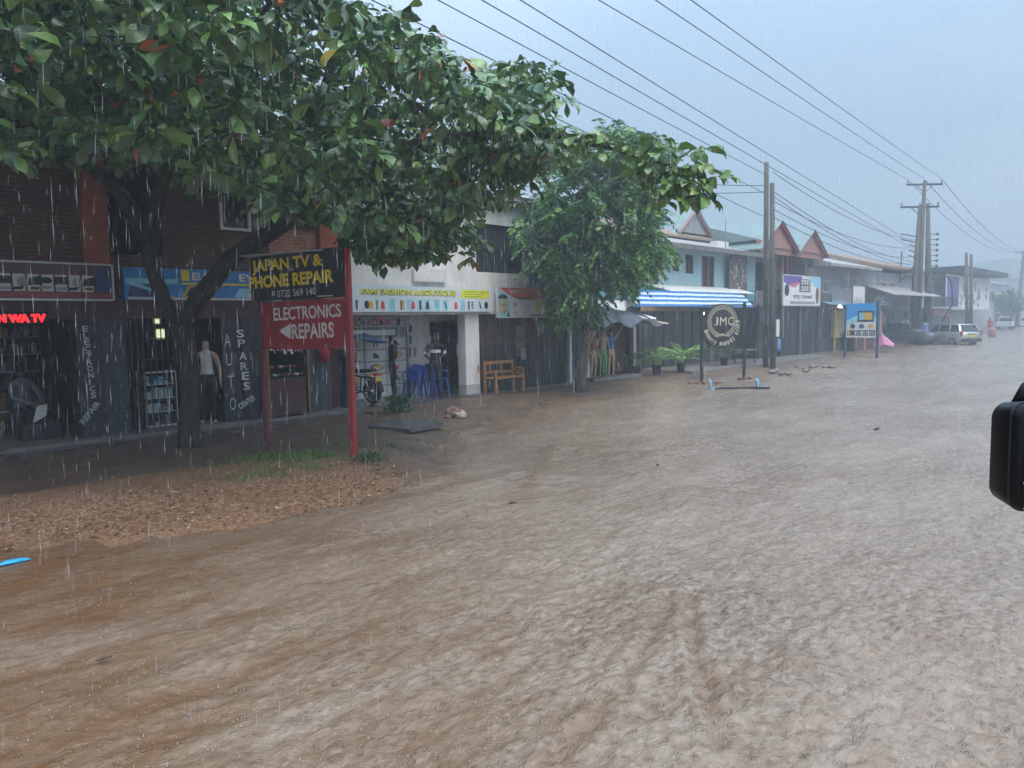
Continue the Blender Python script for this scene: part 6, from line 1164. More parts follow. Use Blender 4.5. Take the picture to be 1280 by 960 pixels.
mb = MB(); mb.xprism([(YD - 1.9, 3.35), (YD - 1.9, 3.42), (YD - .01, 4.1), (YD - .01, 4.03)], q0 + (q1 - q0) * .42, q1, M_roof); mb.build('canopy_roof', None, t)
for a, b, c, d, m_ in ((1052, 1070, 347, 362, M_glassb), (1028, 1036, 350, 366, M_palewall), (1100, 1108, 352, 362, M_glassb), (1112, 1118, 352, 362, M_glassb)):
    xa, xb = X(a, c, YD), X(b, c, YD); za, zb = Z((a + b) / 2, d, YD), Z((a + b) / 2, c, YD); mb = MB(); mb.box(xa, xb, YD - .05, YD - .002, za, zb, M_palewall); wo = mb.build('window', None, t); mb = MB(); mb.box(xa + .1, xb - .1, YD - .07, YD - .051, za + .1, zb - .1, m_ if m_ is M_glassb else M_glass); mb.build('pane', None, wo)
for k in range(7): x = q0 + 1 + k * (q1 - q0 - 2) / 6; mb = MB(); mb.box(x - 1.1, x + 1.1, YD + .74, YD + .798, .1, 2.2, [M_charcoal, M_greyblock, M_maroon][k % 3]); mb.build('shutter', None, t)
mb = MB(); mb.box(q0 - 10, q1 + 10, 15.6, 26, -.05, .09, M_conc); kind(mb.build('pavement'), 'structure')
# yellow kiosk with lamp
YK = 15.75; k0, k1 = X(1043, 410, YK), X(1057, 410, YK); t = thing('yellow_kiosk', 'pale yellow kiosk with a block base and a lit lamp left of the blue signboard', 'kiosk', (k0, YK, 0))
mb = MB(); mb.box(k0, k1 + .1, YK, YK + 1.6, .85, 2.4, mat('yellow_wall', (.55, .47, .24), .6, .2, 3)); mb.box(k0 - .06, k0 - .002, YK - .05, YK, 0, 2.5, M_yel); mb.build('wall', None, t)
mb = MB(); mb.box(k0 + .1, k1 + .5, YK + .05, YK + 1.5, 0, .848, M_conc); mb.build('base', None, t)
mb = MB(); mb.xprism([(YK - 1.1, 2.35), (YK - 1.1, 2.4), (YK + 2.4, 3.3), (YK + 2.4, 3.25)], k0 - 1.4, k1 + 1.0, M_maroon); mb.build('roof', None, t)
mb = MB(); mb.add([(k0 - 1.5, YK - .3, 2.76), (k1 + .9, YK - .3, 2.7), (k1 + 1.8, YK + 2.5, 3.5), (k0 - 1.2, YK + 2.5, 3.6), (k0 - 1.5, YK - .3, 2.74), (k1 + .9, YK - .3, 2.68), (k1 + 1.8, YK + 2.5, 3.48), (k0 - 1.2, YK + 2.5, 3.58)], [(0, 1, 2, 3), (4, 7, 6, 5), (0, 4, 5, 1), (1, 5, 6, 2)], mat('blue_tarp', (.22, .38, .52), .35, .4, 1.5)); mb.build('tarpaulin', None, t)
M_cold = mat('lit_bulb', (.8, .8, .8), .5, .02, 2, emit=(.85, .92, 1), estr=10.)
lx, lz = xz(1050, 384, YK - .4); mb = MB(); mb.ball((lx, YK - .4, lz), (.17, .1, .12), M_cold, 8, 6); mb.tube([(lx, YK - .4, lz + .1), (lx, YK - .3, 2.5)], .02, 5, M_black); tag(mb.build('kiosk_lamp'), 'bright white lamp glowing beside the top left corner of the blue signboard', 'lamp')
# blue sign board on two posts
A = onZ(1056, 445, .05); B = onZ(1096, 446, .05); ax = Vector(B - A); ax.z = 0; wj = ax.length; ax.normalize(); nrm = Vector((ax.y, -ax.x, 0)); Mx = frame(tuple(A), tuple(ax))
t = thing('blue_signboard', 'blue and white signboard with a framed screen picture on two dark posts', 'sign', tuple(A)); 
(_, zt1), (_, zt2), (_, zb1), (_, zb2) = hz_(1054, 381), hz_(1093, 376), hz_(1055, 424), hz_(1094, 420)
for s, z in ((0, zt1), (wj, zt2)): mb = MB(); slab(mb, Mx, s - .05, s + .05, -.2, z, -.05, .05, mat('navy_post', (.02, .05, .09), .5)); mb.build('post', None, t)
zt_m, zb_m = (zt1 + zt2) / 2 - .03, (zb1 + zb2) / 2; H = zt_m - zb_m; mb = MB(); slab(mb, Mx, .051, wj - .051, zb_m, zt_m, -.03, .02, mat('sign_blue_top', (.03, .34, .75), .4, .1, 2)); M3 = Mx @ Matrix.Translation((.05, zb_m, .02)); W = wj - .1
mb.build('panel', None, t); mb = MB(); poly(mb, M3, [(0, 0), (W, 0), (W, H * .46), (W * .5, H * .50), (0, H * .34)], M_white, .004); poly(mb, M3, [(0, H * .34), (W * .5, H * .50), (W, H * .46), (W, H * .60), (W * .4, H * .66), (0, H * .5)], M_aq, .006)
rect(mb, M3, W * .38, W * .92, H * .46, H * .78, P['ink'], .010); rect(mb, M3, W * .43, W * .87, H * .52, H * .73, P['amber'], .014); rect(mb, M3, W * .43, W * .58, H * .52, H * .73, P['sky'], .016)
for k, c_ in enumerate(('ink', 'navy', 'amber')): disc(mb, M3, W * (.22 + .3 * k), H * .33, W * .09, H * .07, P[c_], .010)
rect(mb, M3, W * .04, W * .96, H * .06, H * .22, P['ink'], .010); 
for k in range(9): rect(mb, M3, W * (.30 + .072 * k), W * (.35 + .072 * k), H * .08, H * .20, P['grey'] if k % 3 else M_white, .013)
disc(mb, M3, W * .1, H * .14, W * .05, H * .08, P['amber'], .013); mb.build('pictures', None, t)
# small signs
t, mb, Mx, W, H = board('tall_signboard', 'tall narrow white signboard with grey drawing above the blue signboard', 1066, 1081, 357, 382, 358, 383, YD - 1.9, M_clothw, M_steel, .05)
for k in range(5): poly(mb, Mx, [(W * (.1 + .16 * k), H * .1), (W * (.22 + .16 * k), H * .1), (W * (.2 + .16 * k), H * (.35 + .1 * (k % 3))), (W * (.12 + .16 * k), H * (.3 + .12 * (k % 2)))], P['grey'], .006)
mb.build('panel', None, t); mb = MB(); slab(mb, Mx, W / 2 - .05, W / 2 + .05, -2.4, 0, -.2, -.08, M_steel); mb.build('post', None, t)
t, mb, Mx, W, H = board('dark_signboard', 'dark grey signboard with faint pale lines right of the tall narrow one', 1087, 1117, 368, 383, 370, 384, YD - 2.0, M_charcoal, M_black, .05)
for k in range(3): rect(mb, Mx, W * .2, W * (.75 - .1 * k), H * (.2 + .25 * k), H * (.26 + .25 * k), P['grey'], .006)
mb.build('panel', None, t); mb = MB(); slab(mb, Mx, W / 2 - .05, W / 2 + .05, -2.8, 0, -.2, -.08, M_steel); mb.build('post', None, t)
# pink stall with parasol
q = onZ(1105, 440, .1); t = thing('pink_parasol', 'drooping pink parasol at the foot of the blue signboard', 'parasol', (X(1104, 430, 13.6), 13.6, .05)); cx = X(1104, 430, 13.6); zc = 1.05; M_pk = mat('pink_cloth', (.62, .22, .38), .7, .15, 5)
mb = MB(); rg = [(cx + (.8 if k in (0, 5, 4) else .4) * math.cos(k * math.pi / 3 + .3), 13.6 + .6 * math.sin(k * math.pi / 3 + .3), .35 + .12 * (k % 2)) for k in range(6)]; mb.add(rg + [(cx - .2, 13.6, zc)] + [(x, y, z - .02) for x, y, z in rg] + [(cx - .2, 13.6, zc - .02)], [(k, (k + 1) % 6, 6) for k in range(6)] + [(7 + (k + 1) % 6, 7 + k, 13) for k in range(6)] + [(k, 7 + k, 7 + (k + 1) % 6, (k + 1) % 6) for k in range(6)], M_pk); mb.build('canopy', None, t); mb = MB(); mb.tube([(cx - .2, 13.6, 0), (cx - .2, 13.6, zc + .08)], .03, 6, M_steel); mb.build('pole', None, t)
mx0, mx1 = X(1068, 432, 15.), X(1093, 432, 15.); t = thing('maroon_kiosk', 'low maroon kiosk behind the legs of the blue signboard', 'kiosk', (mx0, 15., 0)); mb = MB(); mb.box(mx0, mx1, 15., 15.55, 0, 1.15, M_maroon); mb.box((mx0 + mx1) / 2 - .1, (mx0 + mx1) / 2, 14.96, 14.999, 0, 1.15, M_pk); mb.build('body', None, t); mb = MB(); mb.box(mx0 - .2, mx1 + .2, 14.8, 15.58, 1.152, 1.22, M_pink); mb.build('roof', None, t)
x = X(1102, 400, 15.5); t = thing('pink_wall_panel', 'pale pink wall panel between the blue signboard and the dark parked car', 'panel', (x, 15.55, 0)); mb = MB(); mb.box(x - .9, x + .5, 15.6, 15.8, 0, 2.3, M_pink); mb.build('panel', None, t)

# ------------------------------------------------------------------ cars (front along +x)
def car(name, label, loc, rz, paint, L_=4.2, plate=True, wagon=True, cat='car', group=None):
    t = thing(name, label, cat, loc, rz, group); T = Matrix.Translation(loc) @ Matrix.Rotation(rz, 4, 'Z'); h = L_ / 2
    def B(): m = MB(); m.M = T.copy(); return m
    def sec(x, wb, wt, z0, z1, z2): return [(x, -wb, z0), (x, -wb - .02, z0 + .2), (x, -wb, z1), (x, -wt, z2), (x, wt, z2), (x, wb, z1), (x, wb + .02, z0 + .2), (x, wb, z0)]
    mb = B(); S = [sec(-h, .70, .66, .35, .80, .92), sec(-h + .12, .80, .77, .26, .86, .97), sec(-h + .9, .84, .80, .2, .88, .98), sec(h - 1.5, .84, .80, .2, .86, .97), sec(h - 1.1, .83, .76, .2, .82, .93), sec(h - .4, .80, .70, .22, .74, .83), sec(h - .08, .72, .60, .28, .66, .72), sec(h, .62, .5, .35, .6, .64)]
    mb.loft(S, paint, True); mb.build('body', None, t)
    rb_ = -h + .12 if wagon else -h + .5
    def gs(x, w, z): return [(x, -w, z), (x, w, z)]
    mb = B(); G = [(rb_ - .02, .77, .955), (rb_ + .28, .64, 1.46), (rb_ + .6, .63, 1.50), (h - 2.1, .63, 1.50), (h - 1.75, .64, 1.46), (h - 1.05, .75, .93)]
    lo = [(x, w) for x, w, z in G]
    mb.loft([[(x, -w, z - .03), (x, w, z - .03), (x, w * .93, z), (x, -w * .93, z)] for x, w, z in G[1:5]], paint, True); ro = mb.build('roof', None, t)
    mb = B(); bl_ = [(rb_, .765), (h - 1.12, .745)]
    for s in (-1, 1): mb.add([(rb_, s * .765, .96), (h - 1.08, s * .745, .93), (h - 1.75, s * .61, 1.44), (rb_ + .28, s * .61, 1.44), (rb_, 0, .96), (h - 1.08, 0, .93), (h - 1.75, 0, 1.44), (rb_ + .28, 0, 1.44)], [(0, 1, 2, 3), (0, 4, 5, 1), (1, 5, 6, 2), (2, 6, 7, 3), (3, 7, 4, 0)], M_glass)
    mb.build('windows', None, t)
    mb = B()
    for s in (-1, 1):
        for xb_, xt_ in ((rb_ + .02, rb_ + .30), (rb_ + .95, rb_ + 1.02), (h - 2.15, h - 2.1), (h - 1.12, h - 1.76)): mb.beam((xb_, s * .775, .95), (xt_, s * .625, 1.46), .07, .05, paint)
    mb.build('pillars', None, t)
    mb = B(); mb.beam((rb_ - .0, -.70, .97), (rb_ + .26, -.60, 1.43), .06, .05, paint); mb.beam((rb_ - .0, .70, .97), (rb_ + .26, .60, 1.43), .06, .05, paint); mb.build('tailgate_frame', None, t)
    for x in (-h + .75, h - .78):
        for s in (-1, 1):
            mb = B(); mb.lathe([(.19, -.1), (.28, -.1), (.31, -.06), (.31, .06), (.28, .1), (.19, .1), (.19, -.1)], 20, M_rubber, 'Y', (x, s * .76, .31)); wo = mb.build('wheel', None, t); mb = B(); mb.lathe([(.001, .06 * s), (.10, .09 * s), (.19, .08 * s), (.2, -.05 * s)], 14, M_steel, 'Y', (x, s * .76, .31)); mb.build('rim', None, wo)
    for s in (-1, 1):
        mb = B(); mb.cbox((-h + .06, s * .74, .88), (.14, .12, .30), M_taill); mb.build('tail_light', None, t); mb = B(); mb.ball((h - .12, s * .55, .62), (.1, .14, .08), M_white, 8, 6); mb.build('headlight', None, t); mb = B(); mb.ball((h - 1.25, s * .92, 1.0), (.06, .09, .07), paint, 8, 6); mb.build('side_mirror', None, t)
    mb = B(); mb.cbox((-h - .02, 0, .42), (.16, 1.5, .20), M_charcoal if paint is not M_carwhite else paint); mb.build('rear_bumper', None, t, bevel=.03)
    if plate: mb = B(); mb.cbox((-h - .03, 0, .70), (.02, .46, .13), M_plate); mb.build('number_plate', None, t); mb = B(); mb.cbox((-h - .01, 0, .80), (.03, .6, .04), M_black); mb.build('tailgate_handle', None, t)
    return t
q = onZ(1214, 431, 0); fwd_ = Vector((math.cos(R(54)), math.sin(R(54)), 0)); L_ = 4.3; car('station_wagon', 'silver white station wagon with yellow plate parked tail out in the flood', (q[0] + fwd_.x * 2.1, q[1] + fwd_.y * 2.1, -.10), math.atan2(fwd_.y, fwd_.x), M_silver)
for k, o in enumerate(children(bpy.data.objects['station_wagon'])):
    pass
q = onZ(1108, 431, 0.05); car('parked_car', 'dark blue grey car parked half hidden behind the thick utility pole', (q[0] + 2.2, 15.9, .02), R(-96), M_cardark, plate=False, wagon=False)
def lorry(loc, rz):
    t = thing('pickup_truck', 'white pickup with a dark rack frame far down the flooded road', 'pickup', loc, rz); T = Matrix.Translation(loc) @ Matrix.Rotation(rz, 4, 'Z')
    def B(): m = MB(); m.M = T.copy(); return m
    mb = B(); mb.box(-2.5, .4, -.85, .85, .55, 1.1, M_carwhite); mb.box(-2.52, -2.5, -.5, .5, .75, .95, M_carwhite); mb.build('bed', None, t, bevel=.03)
    mb = B(); mb.loft([[(x, -w, .45), (x, w, .45), (x, w * .96, z), (x, -w * .96, z)] for x, w, z in ((.42, .85, 1.7), (1.3, .85, 1.72), (1.8, .84, 1.15), (2.5, .78, 1.0))], M_carwhite); mb.build('cab', None, t, bevel=.03)
    mb = B(); mb.box(.40, .415, -.65, .65, 1.15, 1.6, M_glass); mb.build('rear_window', None, t)
    mb = B()
    for x in (-2.45, -1, .3):
        for s in (-1, 1): mb.box(x - .04, x + .04, s * .82 - .04, s * .82 + .04, 1.1, 2.0, M_black)
        mb.box(x - .04, x + .04, -.78, .78, 1.94, 2.0, M_black)
    for s in (-1, 1): mb.box(-2.45, .3, s * .82 - .04, s * .82 + .04, 2.001, 2.07, M_black)
    mb.build('rack', None, t)
    for x in (-1.7, 1.6):
        for s in (-1, 1): mb = B(); mb.lathe([(.2, -.12), (.37, -.12), (.37, .12), (.2, .12)], 18, M_rubber, 'Y', (x, s * .78, .37)); mb.build('wheel', None, t)
    for s in (-1, 1): mb = B(); mb.cbox((-2.52, s * .75, .9), (.04, .12, .25), M_taill); mb.build('tail_light', None, t)
    return t
q = onZ(1256, 412, 0); lorry((q[0], q[1], -.1), R(4)); q = onZ(1277, 409, 0); car('far_car', 'small white car at the far end of the road by the right edge', (q[0] + 4, q[1], -.08), R(5), M_carwhite, cat='car')
# red clad figure with a crate by the wagon
q = onZ(1237, 417, 0); person('person', 'person in red standing in the flood behind the station wagon', 'person', (q[0], q[1], -.1), R(-60), (M_skin, M_clothr, M_redboard, M_black, M_clothr), hgt=1.72)
q = onZ(1240, 421, 0); t = thing('red_barrel', 'faded red barrel standing in the flood right of the station wagon', 'barrel', (q[0], q[1], -.05)); mb = MB(); mb.M = Matrix.Translation((q[0], q[1], -.05)); mb.lathe([(.28, 0), (.28, .3), (.3, .32), (.28, .34), (.28, .6), (.3, .62), (.28, .64), (.28, .9), (.001, .9)], 16, M_pink); mb.build('drum', None, t)
q = onY(1149, 412, 15.2); person('person', 'person in a pale blue shirt standing between the thick utility pole trunks', 'person', (q[0] - 1.5, 14.4, .02), R(-40), (M_skin, M_clothb, M_clothg, M_black, M_clothb), hgt=1.74)

# ------------------------------------------------------------------ utility poles
def pole(name, label, pts, r0_, r1_, m=None, group=None, arms=()):
    t = thing(name, label, 'utility pole', tuple(pts[0]), group=group); mb = MB(); mb.tube([tuple(p) for p in pts], list(np.linspace(r0_, r1_, len(pts))), 12, m or M_pole); mb.build('shaft', None, t)
    for (c_, hl, dr) in arms:
        c_ = Vector(c_); d_ = Vector(dr).normalized(); mb = MB(); mb.beam(c_ - d_ * hl, c_ + d_ * hl, .12, .12, M_charcoal); mb.beam(c_ - d_ * hl * .5, c_ + Vector((0, 0, -.6)), .04, .04, M_charcoal); mb.beam(c_ + d_ * hl * .5, c_ + Vector((0, 0, -.6)), .04, .04, M_charcoal); co = mb.build('crossarm', None, t)
        for s in (-1, 0, 1): mb = MB(); p = c_ + d_ * hl * .95 * s; mb.lathe([(.03, .06), (.05, .16), (.09, .2), (.05, .24), (.08, .28), (.04, .38)], 8, M_palewall, c=tuple(p)); mb.build('insulator', None, co)
    return t
def vpole(pxb, pyb, pxt, pyt, z=.0, y=None):
    b = onZ(pxb, pyb, z); tt = atD(pxt, pyt, float((b - CC) @ fw)); d = ray(pxt, pyt); tt = CC + d * ((b - CC) @ (hd * 1.0) / (d @ hd)); return b, tt
b, tp_ = vpole(957, 459, 958, 203); p1 = pole('utility_pole', 'taller thin left pole of the twin utility poles beside the sheet fence', [b - [0, 0, .3], b * .5 + tp_ * .5, tp_], .125, .095, group='twin utility poles')
b2, tp2 = vpole(966, 460, 965, 229); p2 = pole('utility_pole', 'shorter right pole of the twin utility poles beside the sheet fence', [b2 - [0, 0, .3], b2 * .5 + tp2 * .5, tp2], .125, .095, group='twin utility poles')
mb = MB(); mb.M = Matrix.Translation(b2); mb.box(-.17, .1, -.22, -.185, 1.3, 2.0, M_clothw); tag(mb.build('pole_notice'), 'torn pale notice stuck to the right one of the twin poles', 'notice')
mb = MB(); mb.M = Matrix.Translation(b2 + [0, -.25, 0]); mb.ball((0, 0, .95), (.16, .05, .28), M_clothb, 8, 6); tag(mb.build('tied_bag'), 'small blue rag tied low on the right one of the twin poles', 'bag')
# thick cluster with two crossarms
armd = np.array(rt0) * 1.0
cb, ct = vpole(1146, 430, 1156, 226); c1 = pole('utility_pole', 'tallest pole of the thick pole cluster, carrying the upper crossarm', [cb - [0, 0, .3], cb * .5 + ct * .5, ct], .21, .11, group='thick cluster of utility poles', arms=((ct - [0, 0, .25], 1.25, armd),))
cb2, ct2 = vpole(1140, 430, 1150, 256); c2 = pole('utility_pole', 'leaning left pole of the thick pole cluster carrying the lower crossarm', [cb2 - [0, 0, .3], cb2 * .5 + ct2 * .5 - [.1, 0, 0], ct2], .30, .11, group='thick cluster of utility poles', arms=((ct2 - [0, 0, .15], 1.35, armd),))
cb3, ct3 = vpole(1160, 429, 1160, 254); c3_ = pole('utility_pole', 'right pole of the thick pole cluster with small bracket insulators', [cb3 - [0, 0, .3], cb3 * .5 + ct3 * .5, ct3], .30, .12, group='thick cluster of utility poles')
for k in range(7):
    z = ct3[2] - 2.2 - k * .38; mb = MB(); a = Vector((ct3[0], ct3[1], z)); d_ = Vector(rt0); mb.beam(a, a + d_ * .75, .05, .05, M_black); mb.ball(tuple(a + d_ * .75), .1, M_charcoal, 6, 5); mb.build('bracket', None, c3_)
    if k < 5: mb = MB(); a = Vector((ct2[0], ct2[1], z - .3)); mb.beam(a, a - d_ * (1.3 if k in (0, 1) else .7) + Vector((0, 0, .25)), .06, .06, M_black); mb.build('bracket', None, c2)
mb = MB(); e = Vector(cb3) + Vector(rt0) * .6; mb.tube([tuple(Vector(cb3) * .55 + Vector(ct3) * .45 ), tuple(e + Vector((0, 0, 5.0)) + Vector(rt0) * .5), tuple(e + Vector((0, 0, 4.3)) + Vector(rt0) * 1.0), tuple(e + Vector((0, 0, 2.8)) + Vector(rt0) * 1.1), tuple(e + Vector((0, 0, 1.6)) + Vector(rt0) * .4)], .05, 6, M_black); mb.build('cable_loop', None, c3_); mb = MB(); mb.tube([tuple(Vector(cb2) + Vector((0, 0, 5.6))), tuple(Vector(cb2) + Vector((0, 0, 4.4)) - Vector(rt0) * 1.0), tuple(Vector(cb2) + Vector((0, 0, 6.6)) - Vector(rt0) * .9)], .04, 6, M_black); mb.build('cable_loop', None, c3_)
for (bx, by_, tx, ty, lab) in ((1209, 421, 1208, 316, 'left one of the two bare poles in the haze beyond the silver wagon'), (1214, 421, 1214, 318, 'right one of the two bare poles in the haze beyond the silver wagon')):
    b, tt = vpole(bx, by_, tx, ty); pole('utility_pole', lab, [b - [0, 0, .3], tt], .16, .12, group='bare poles in the haze')
b, tt = vpole(1271, 408, 1280, 314); fp_top = tt; pole('utility_pole', 'leaning far pole with a short crossarm at the right edge', [b - [0, 0, .3], tt], .32, .20, arms=((tt - [0, 0, .2], 1.4, armd),))
b, tt = vpole(1267, 408, 1267, 360); pole('utility_pole', 'short faint pole left of the leaning far pole', [b - [0, 0, .3], tt], .22, .16)

# ------------------------------------------------------------------ power lines
wn = 0
def wire(a, b, sag=.25, r=.017, ext=0., lab=None):
    a = Vector(a); b = Vector(b); a = a + (a - b) * ext; pts = []
    for i in range(25): s = i / 24; p = a.lerp(b, s); p.z -= sag * 4 * s * (1 - s); pts.append(tuple(p))
    mb = MB(); mb.tube(pts, r, 5, M_black, cap=False); o = mb.build('power_line'); tag(o, lab or 'thin black power line running above the street from pole to pole', 'power line', 'power lines above the street'); return o
def onzx(px, py, z): return onZ(px, py, z)
U = Vector(ct) + Vector((0, 0, .1)); al = 1.2
for (px, s, lab) in ((870, 1, 'uppermost power line, ending at the right end of the upper crossarm'), (826, 0, 'power line second from the top, ending at the middle of the upper crossarm'), (756, -1, 'power line third from the top, ending at the left end of the upper crossarm')):
    wire(onzx(px, 0, 10.8), U + Vector(armd) * al * s, .1, .015, .6, lab)
for (px, py_, lab) in ((655, 305, 'power line crossing the top edge right of centre and running behind the twin poles'), (607, 312, 'power line second from the left of those passing the top of the twin poles')):
    d_ = ray(1142, py_); e = CC + d_ * (((cb2 - CC) @ hd) / (d_ @ hd)); wire(onzx(px, 0, 9.2), e, .05, .014, .6, lab)
for (px, py0, tpx, tpy, z) in ((552, 0, 956, 218, 8.4), (470, 0, 955, 241, 7.9), (470, 37, 953, 270, 7.0)):
    d_ = ray(tpx, tpy); e = CC + d_ * (((b2 - CC) @ hd) / (d_ @ hd)); wire(onzx(px, py0, z), e, .04, .012, .6, 'thin black power line passing over the almond tree to the twin poles')
def onpole(px, py, base): d_ = ray(px, py); return CC + d_ * (((base - CC) @ hd) / (d_ @ hd))
for (a, c) in (((968, 240), (1140, 327)), ((968, 246), (1138, 331)), ((968, 252), (1136, 310)), ((968, 262), (1138, 322)), ((968, 272), (1138, 330)), ((966, 215), (1142, 300))):
    wire(onpole(*a, b2), onpole(*c, cb2), .5, .015, 0, 'thin black power line sagging from the twin poles to the thick pole cluster')
for (a) in ((700, 215), (700, 235)): wire(onzx(a[0], a[1], 6.2), onpole(955, 232 + (a[1] - 215) * .4, b2), .1, .014, 0, 'thin service line coming out of the trees to the twin poles')
for s in (-1, 0, 1): wire(U + Vector(armd) * al * s, Vector(fp_top) + Vector(armd) * s * 1.2, 1.6, .024, 0, 'faint power line sagging from the thick pole cluster to the far leaning pole')

# ------------------------------------------------------------------ far hazy buildings
FB = [(1163, 1216, 333, 20.5, 'pale_plaster', 'far two storey building topped by a wide billboard roof beyond the thick poles', 9, True), (1208, 1226, 352, 22., 'grey', 'far narrow block right of the two bare poles', 8, False), (1222, 1242, 356, 26, 'pale_plaster', 'faint pale block in the haze left of the far leaning pole', 10, False), (1240, 1262, 350, 34, 'grey', 'faint wide house high on the hazy slope', 10, False), (1256, 1290, 345, 40, 'pale_plaster', 'faint house behind the far leaning pole', 10, False), (1214, 1236, 346, 36, 'grey', 'faint roof highest up in the haze', 10, False), (1266, 1300, 368, 24, 'pale_plaster', 'faint pale shop row at the right edge of the road', 8, False)]
for i, (a, b, top, y, m_, lab, dep, bill) in enumerate(FB):
    x0, x1 = X(a, 395, y), X(b, 395, y); x1 = min(x1, x0 + 45); z1 = 2.1 + (394 - top) / 925 * float((np.array([x0, y, 0]) - CC) @ fw); t = thing('far_building', lab, 'building', (x0, y, 0)); mm = M_palewall if m_ == 'pale_plaster' else M_greywall
    zb = float(hills(np.array(x0 + 5), np.array(y + 2))) - .5; zb = max(min(zb, z1 - 4), -.3); mb = MB(); mb.box(x0, x1, y, y + dep, min(zb, 0), z1 - (.8 if bill else 1.2), mm); mb.build('wall', None, t)
    mb = MB(); zt = z1 - (.8 if bill else 1.2); mb.xprism([(y - .8, zt), (y + dep / 2, z1 + .2), (y + dep + .5, zt)], x0 - .4, x1 + .4, M_roof if i % 2 else M_tile); mb.build('roof', None, t)
    nw = 5; 
    for k in range(nw):
        for fl_ in range(2): xx = x0 + (k + .5) * (x1 - x0) / nw; zz = max(zb, 0) + 1.0 + fl_ * 2.8; 
        if zz + 1.3 < zt: mb = MB(); mb.box(xx - .6, xx + .6, y - .06, y - .002, zz, zz + 1.3, M_charcoal); mb.build('window', None, t)
    if bill:
        mb = MB(); mb.box(x0 - 1, x1, y - 1.6, y - 1.5, zt - 3.6, zt - .2, M_white); mb.box(x0 - 1, x0 + 3.5, y - 1.62, y - 1.601, zt - 3.3, zt - .4, mat('purple_print', (.14, .08, .35))); mb.build('billboard_panel', None, t)
        mb = MB(); 
        for k in range(26): mb.ball((x0 + 4.5 + (x1 - x0 - 6) * random.random(), y - 1.6, zt - 3.2 + 2.4 * random.random()), (.5, .03, .3), M_greywall, 6, 4)
        mb.build('billboard_picture', None, t); mb = MB(); mb.box(x0 - 1, x1 + 2, y - 3, y, zt, zt + .5, M_charcoal); mb.build('eave', None, t)
# red kiosk beside the wagon
a, b = X(1166, 395, 19.), X(1187, 395, 19.); t = thing('red_kiosk', 'red fronted kiosk with a pale canopy just beyond the silver station wagon', 'kiosk', (a, 19., 0)); mb = MB(); mb.box(a, b, 19.0, 21, 0, 2.6, M_charcoal); mb.box(a, b, 18.9, 18.998, 1.9, 2.6, M_redboard); mb.box(b - .5, b, 18.9, 18.998, 0, 1.898, M_redboard); mb.build('body', None, t); mb = MB(); mb.box(a - .4, b + .3, 18.0, 21.2, 2.62, 2.75, M_palewall); mb.build('roof', None, t); mb = MB()
for k in range(9): x = a + k * (b - a) / 8; mb.box(x, x + .08, 18.3, 18.38, 2.75, 3.6, M_black)
mb.box(a, b + .1, 18.29, 18.39, 3.6, 3.68, M_black); mb.build('rooftop_rail', None, t)
# a few roadside trees lost in the haze
for i, (px, py, y, h, w_) in enumerate(((1262, 385, 22, 5, 4), (1122, 380, 19, 4.5, 3.), (1236, 380, 30, 5, 5))):
    x = X(px, py, y); b0 = np.array([x, y, float(hills(np.array(x), np.array(y))) * (x > 135)]); t = thing('distant_tree', ['grey green tree behind the far leaning pole', 'small tree behind the dark signboard', 'pale tree on the hazy slope'][i], 'tree', tuple(b0)); mb = MB(); mb.tube([tuple(b0), tuple(b0 + [0, 0, h * .6])], [.2, .1], 6, M_bark2); mb.build('trunk', None, t)
    n = 1100; C_ = b0 + [0, 0, h * .7] + unit(rng.normal(size=(n, 3))) * (rng.random((n, 1)) ** .4) * np.array([w_ * .5, w_ * .5, h * .35]) * (1 + .3 * vnoise(np.arange(n) * .37, np.arange(n) * .11))[:, None]; Lf = rng.uniform(.3, .6, n); V, Fq = leaves(C_, rng.normal(size=(n, 3)), rng.normal(size=(n, 3)), Lf, Lf * .5); np_mesh('crown', V - b0, Fq, M_leaf2, col=np.repeat(np.array([.05, .11, .04]) * rng.uniform(.6, 1.4, (n, 1)), 11, 0), parent=t)

# ------------------------------------------------------------------ small things on the ground and water
q = onZ(566, 520, .1); t = thing('rock_pile', 'small heap of reddish rocks on the wet pavement before the boutique porch', 'rocks', tuple(q))
for k in range(13):
    a = random.random() * 6.28; r_ = random.random() ** .6 * .30; mb = MB(); s = random.uniform(.05, .12); c_ = (q[0] + r_ * math.cos(a), q[1] + r_ * math.sin(a), .09 + (.32 - r_) * .45); mb.ball(c_, (s * 1.3, s, s * .8), M_stone if k % 6 else mat('pale_rock', (.5, .42, .33), .6, .3, 6), 7, 5); v0 = mb.v; mb.v = [v + Vector((random.uniform(-1, 1), random.uniform(-1, 1), random.uniform(-1, 1))) * s * .22 for v in v0]; mb.sm = [False] * len(mb.sm); mb.build('rock', None, t)
c4 = [onZ(*p, .1) for p in ((460, 536), (513, 541), (556, 533), (498, 528))]; mb = MB(); mb.add([(p[0], p[1], .10) for p in c4] + [(p[0], p[1], .165) for p in c4], [(3, 2, 1, 0), (4, 5, 6, 7), (0, 1, 5, 4), (1, 2, 6, 5), (2, 3, 7, 6), (3, 0, 4, 7)], M_rust); tag(mb.build('metal_plate'), 'flat wet metal plate lying on the mud before the boutique porch', 'metal plate')
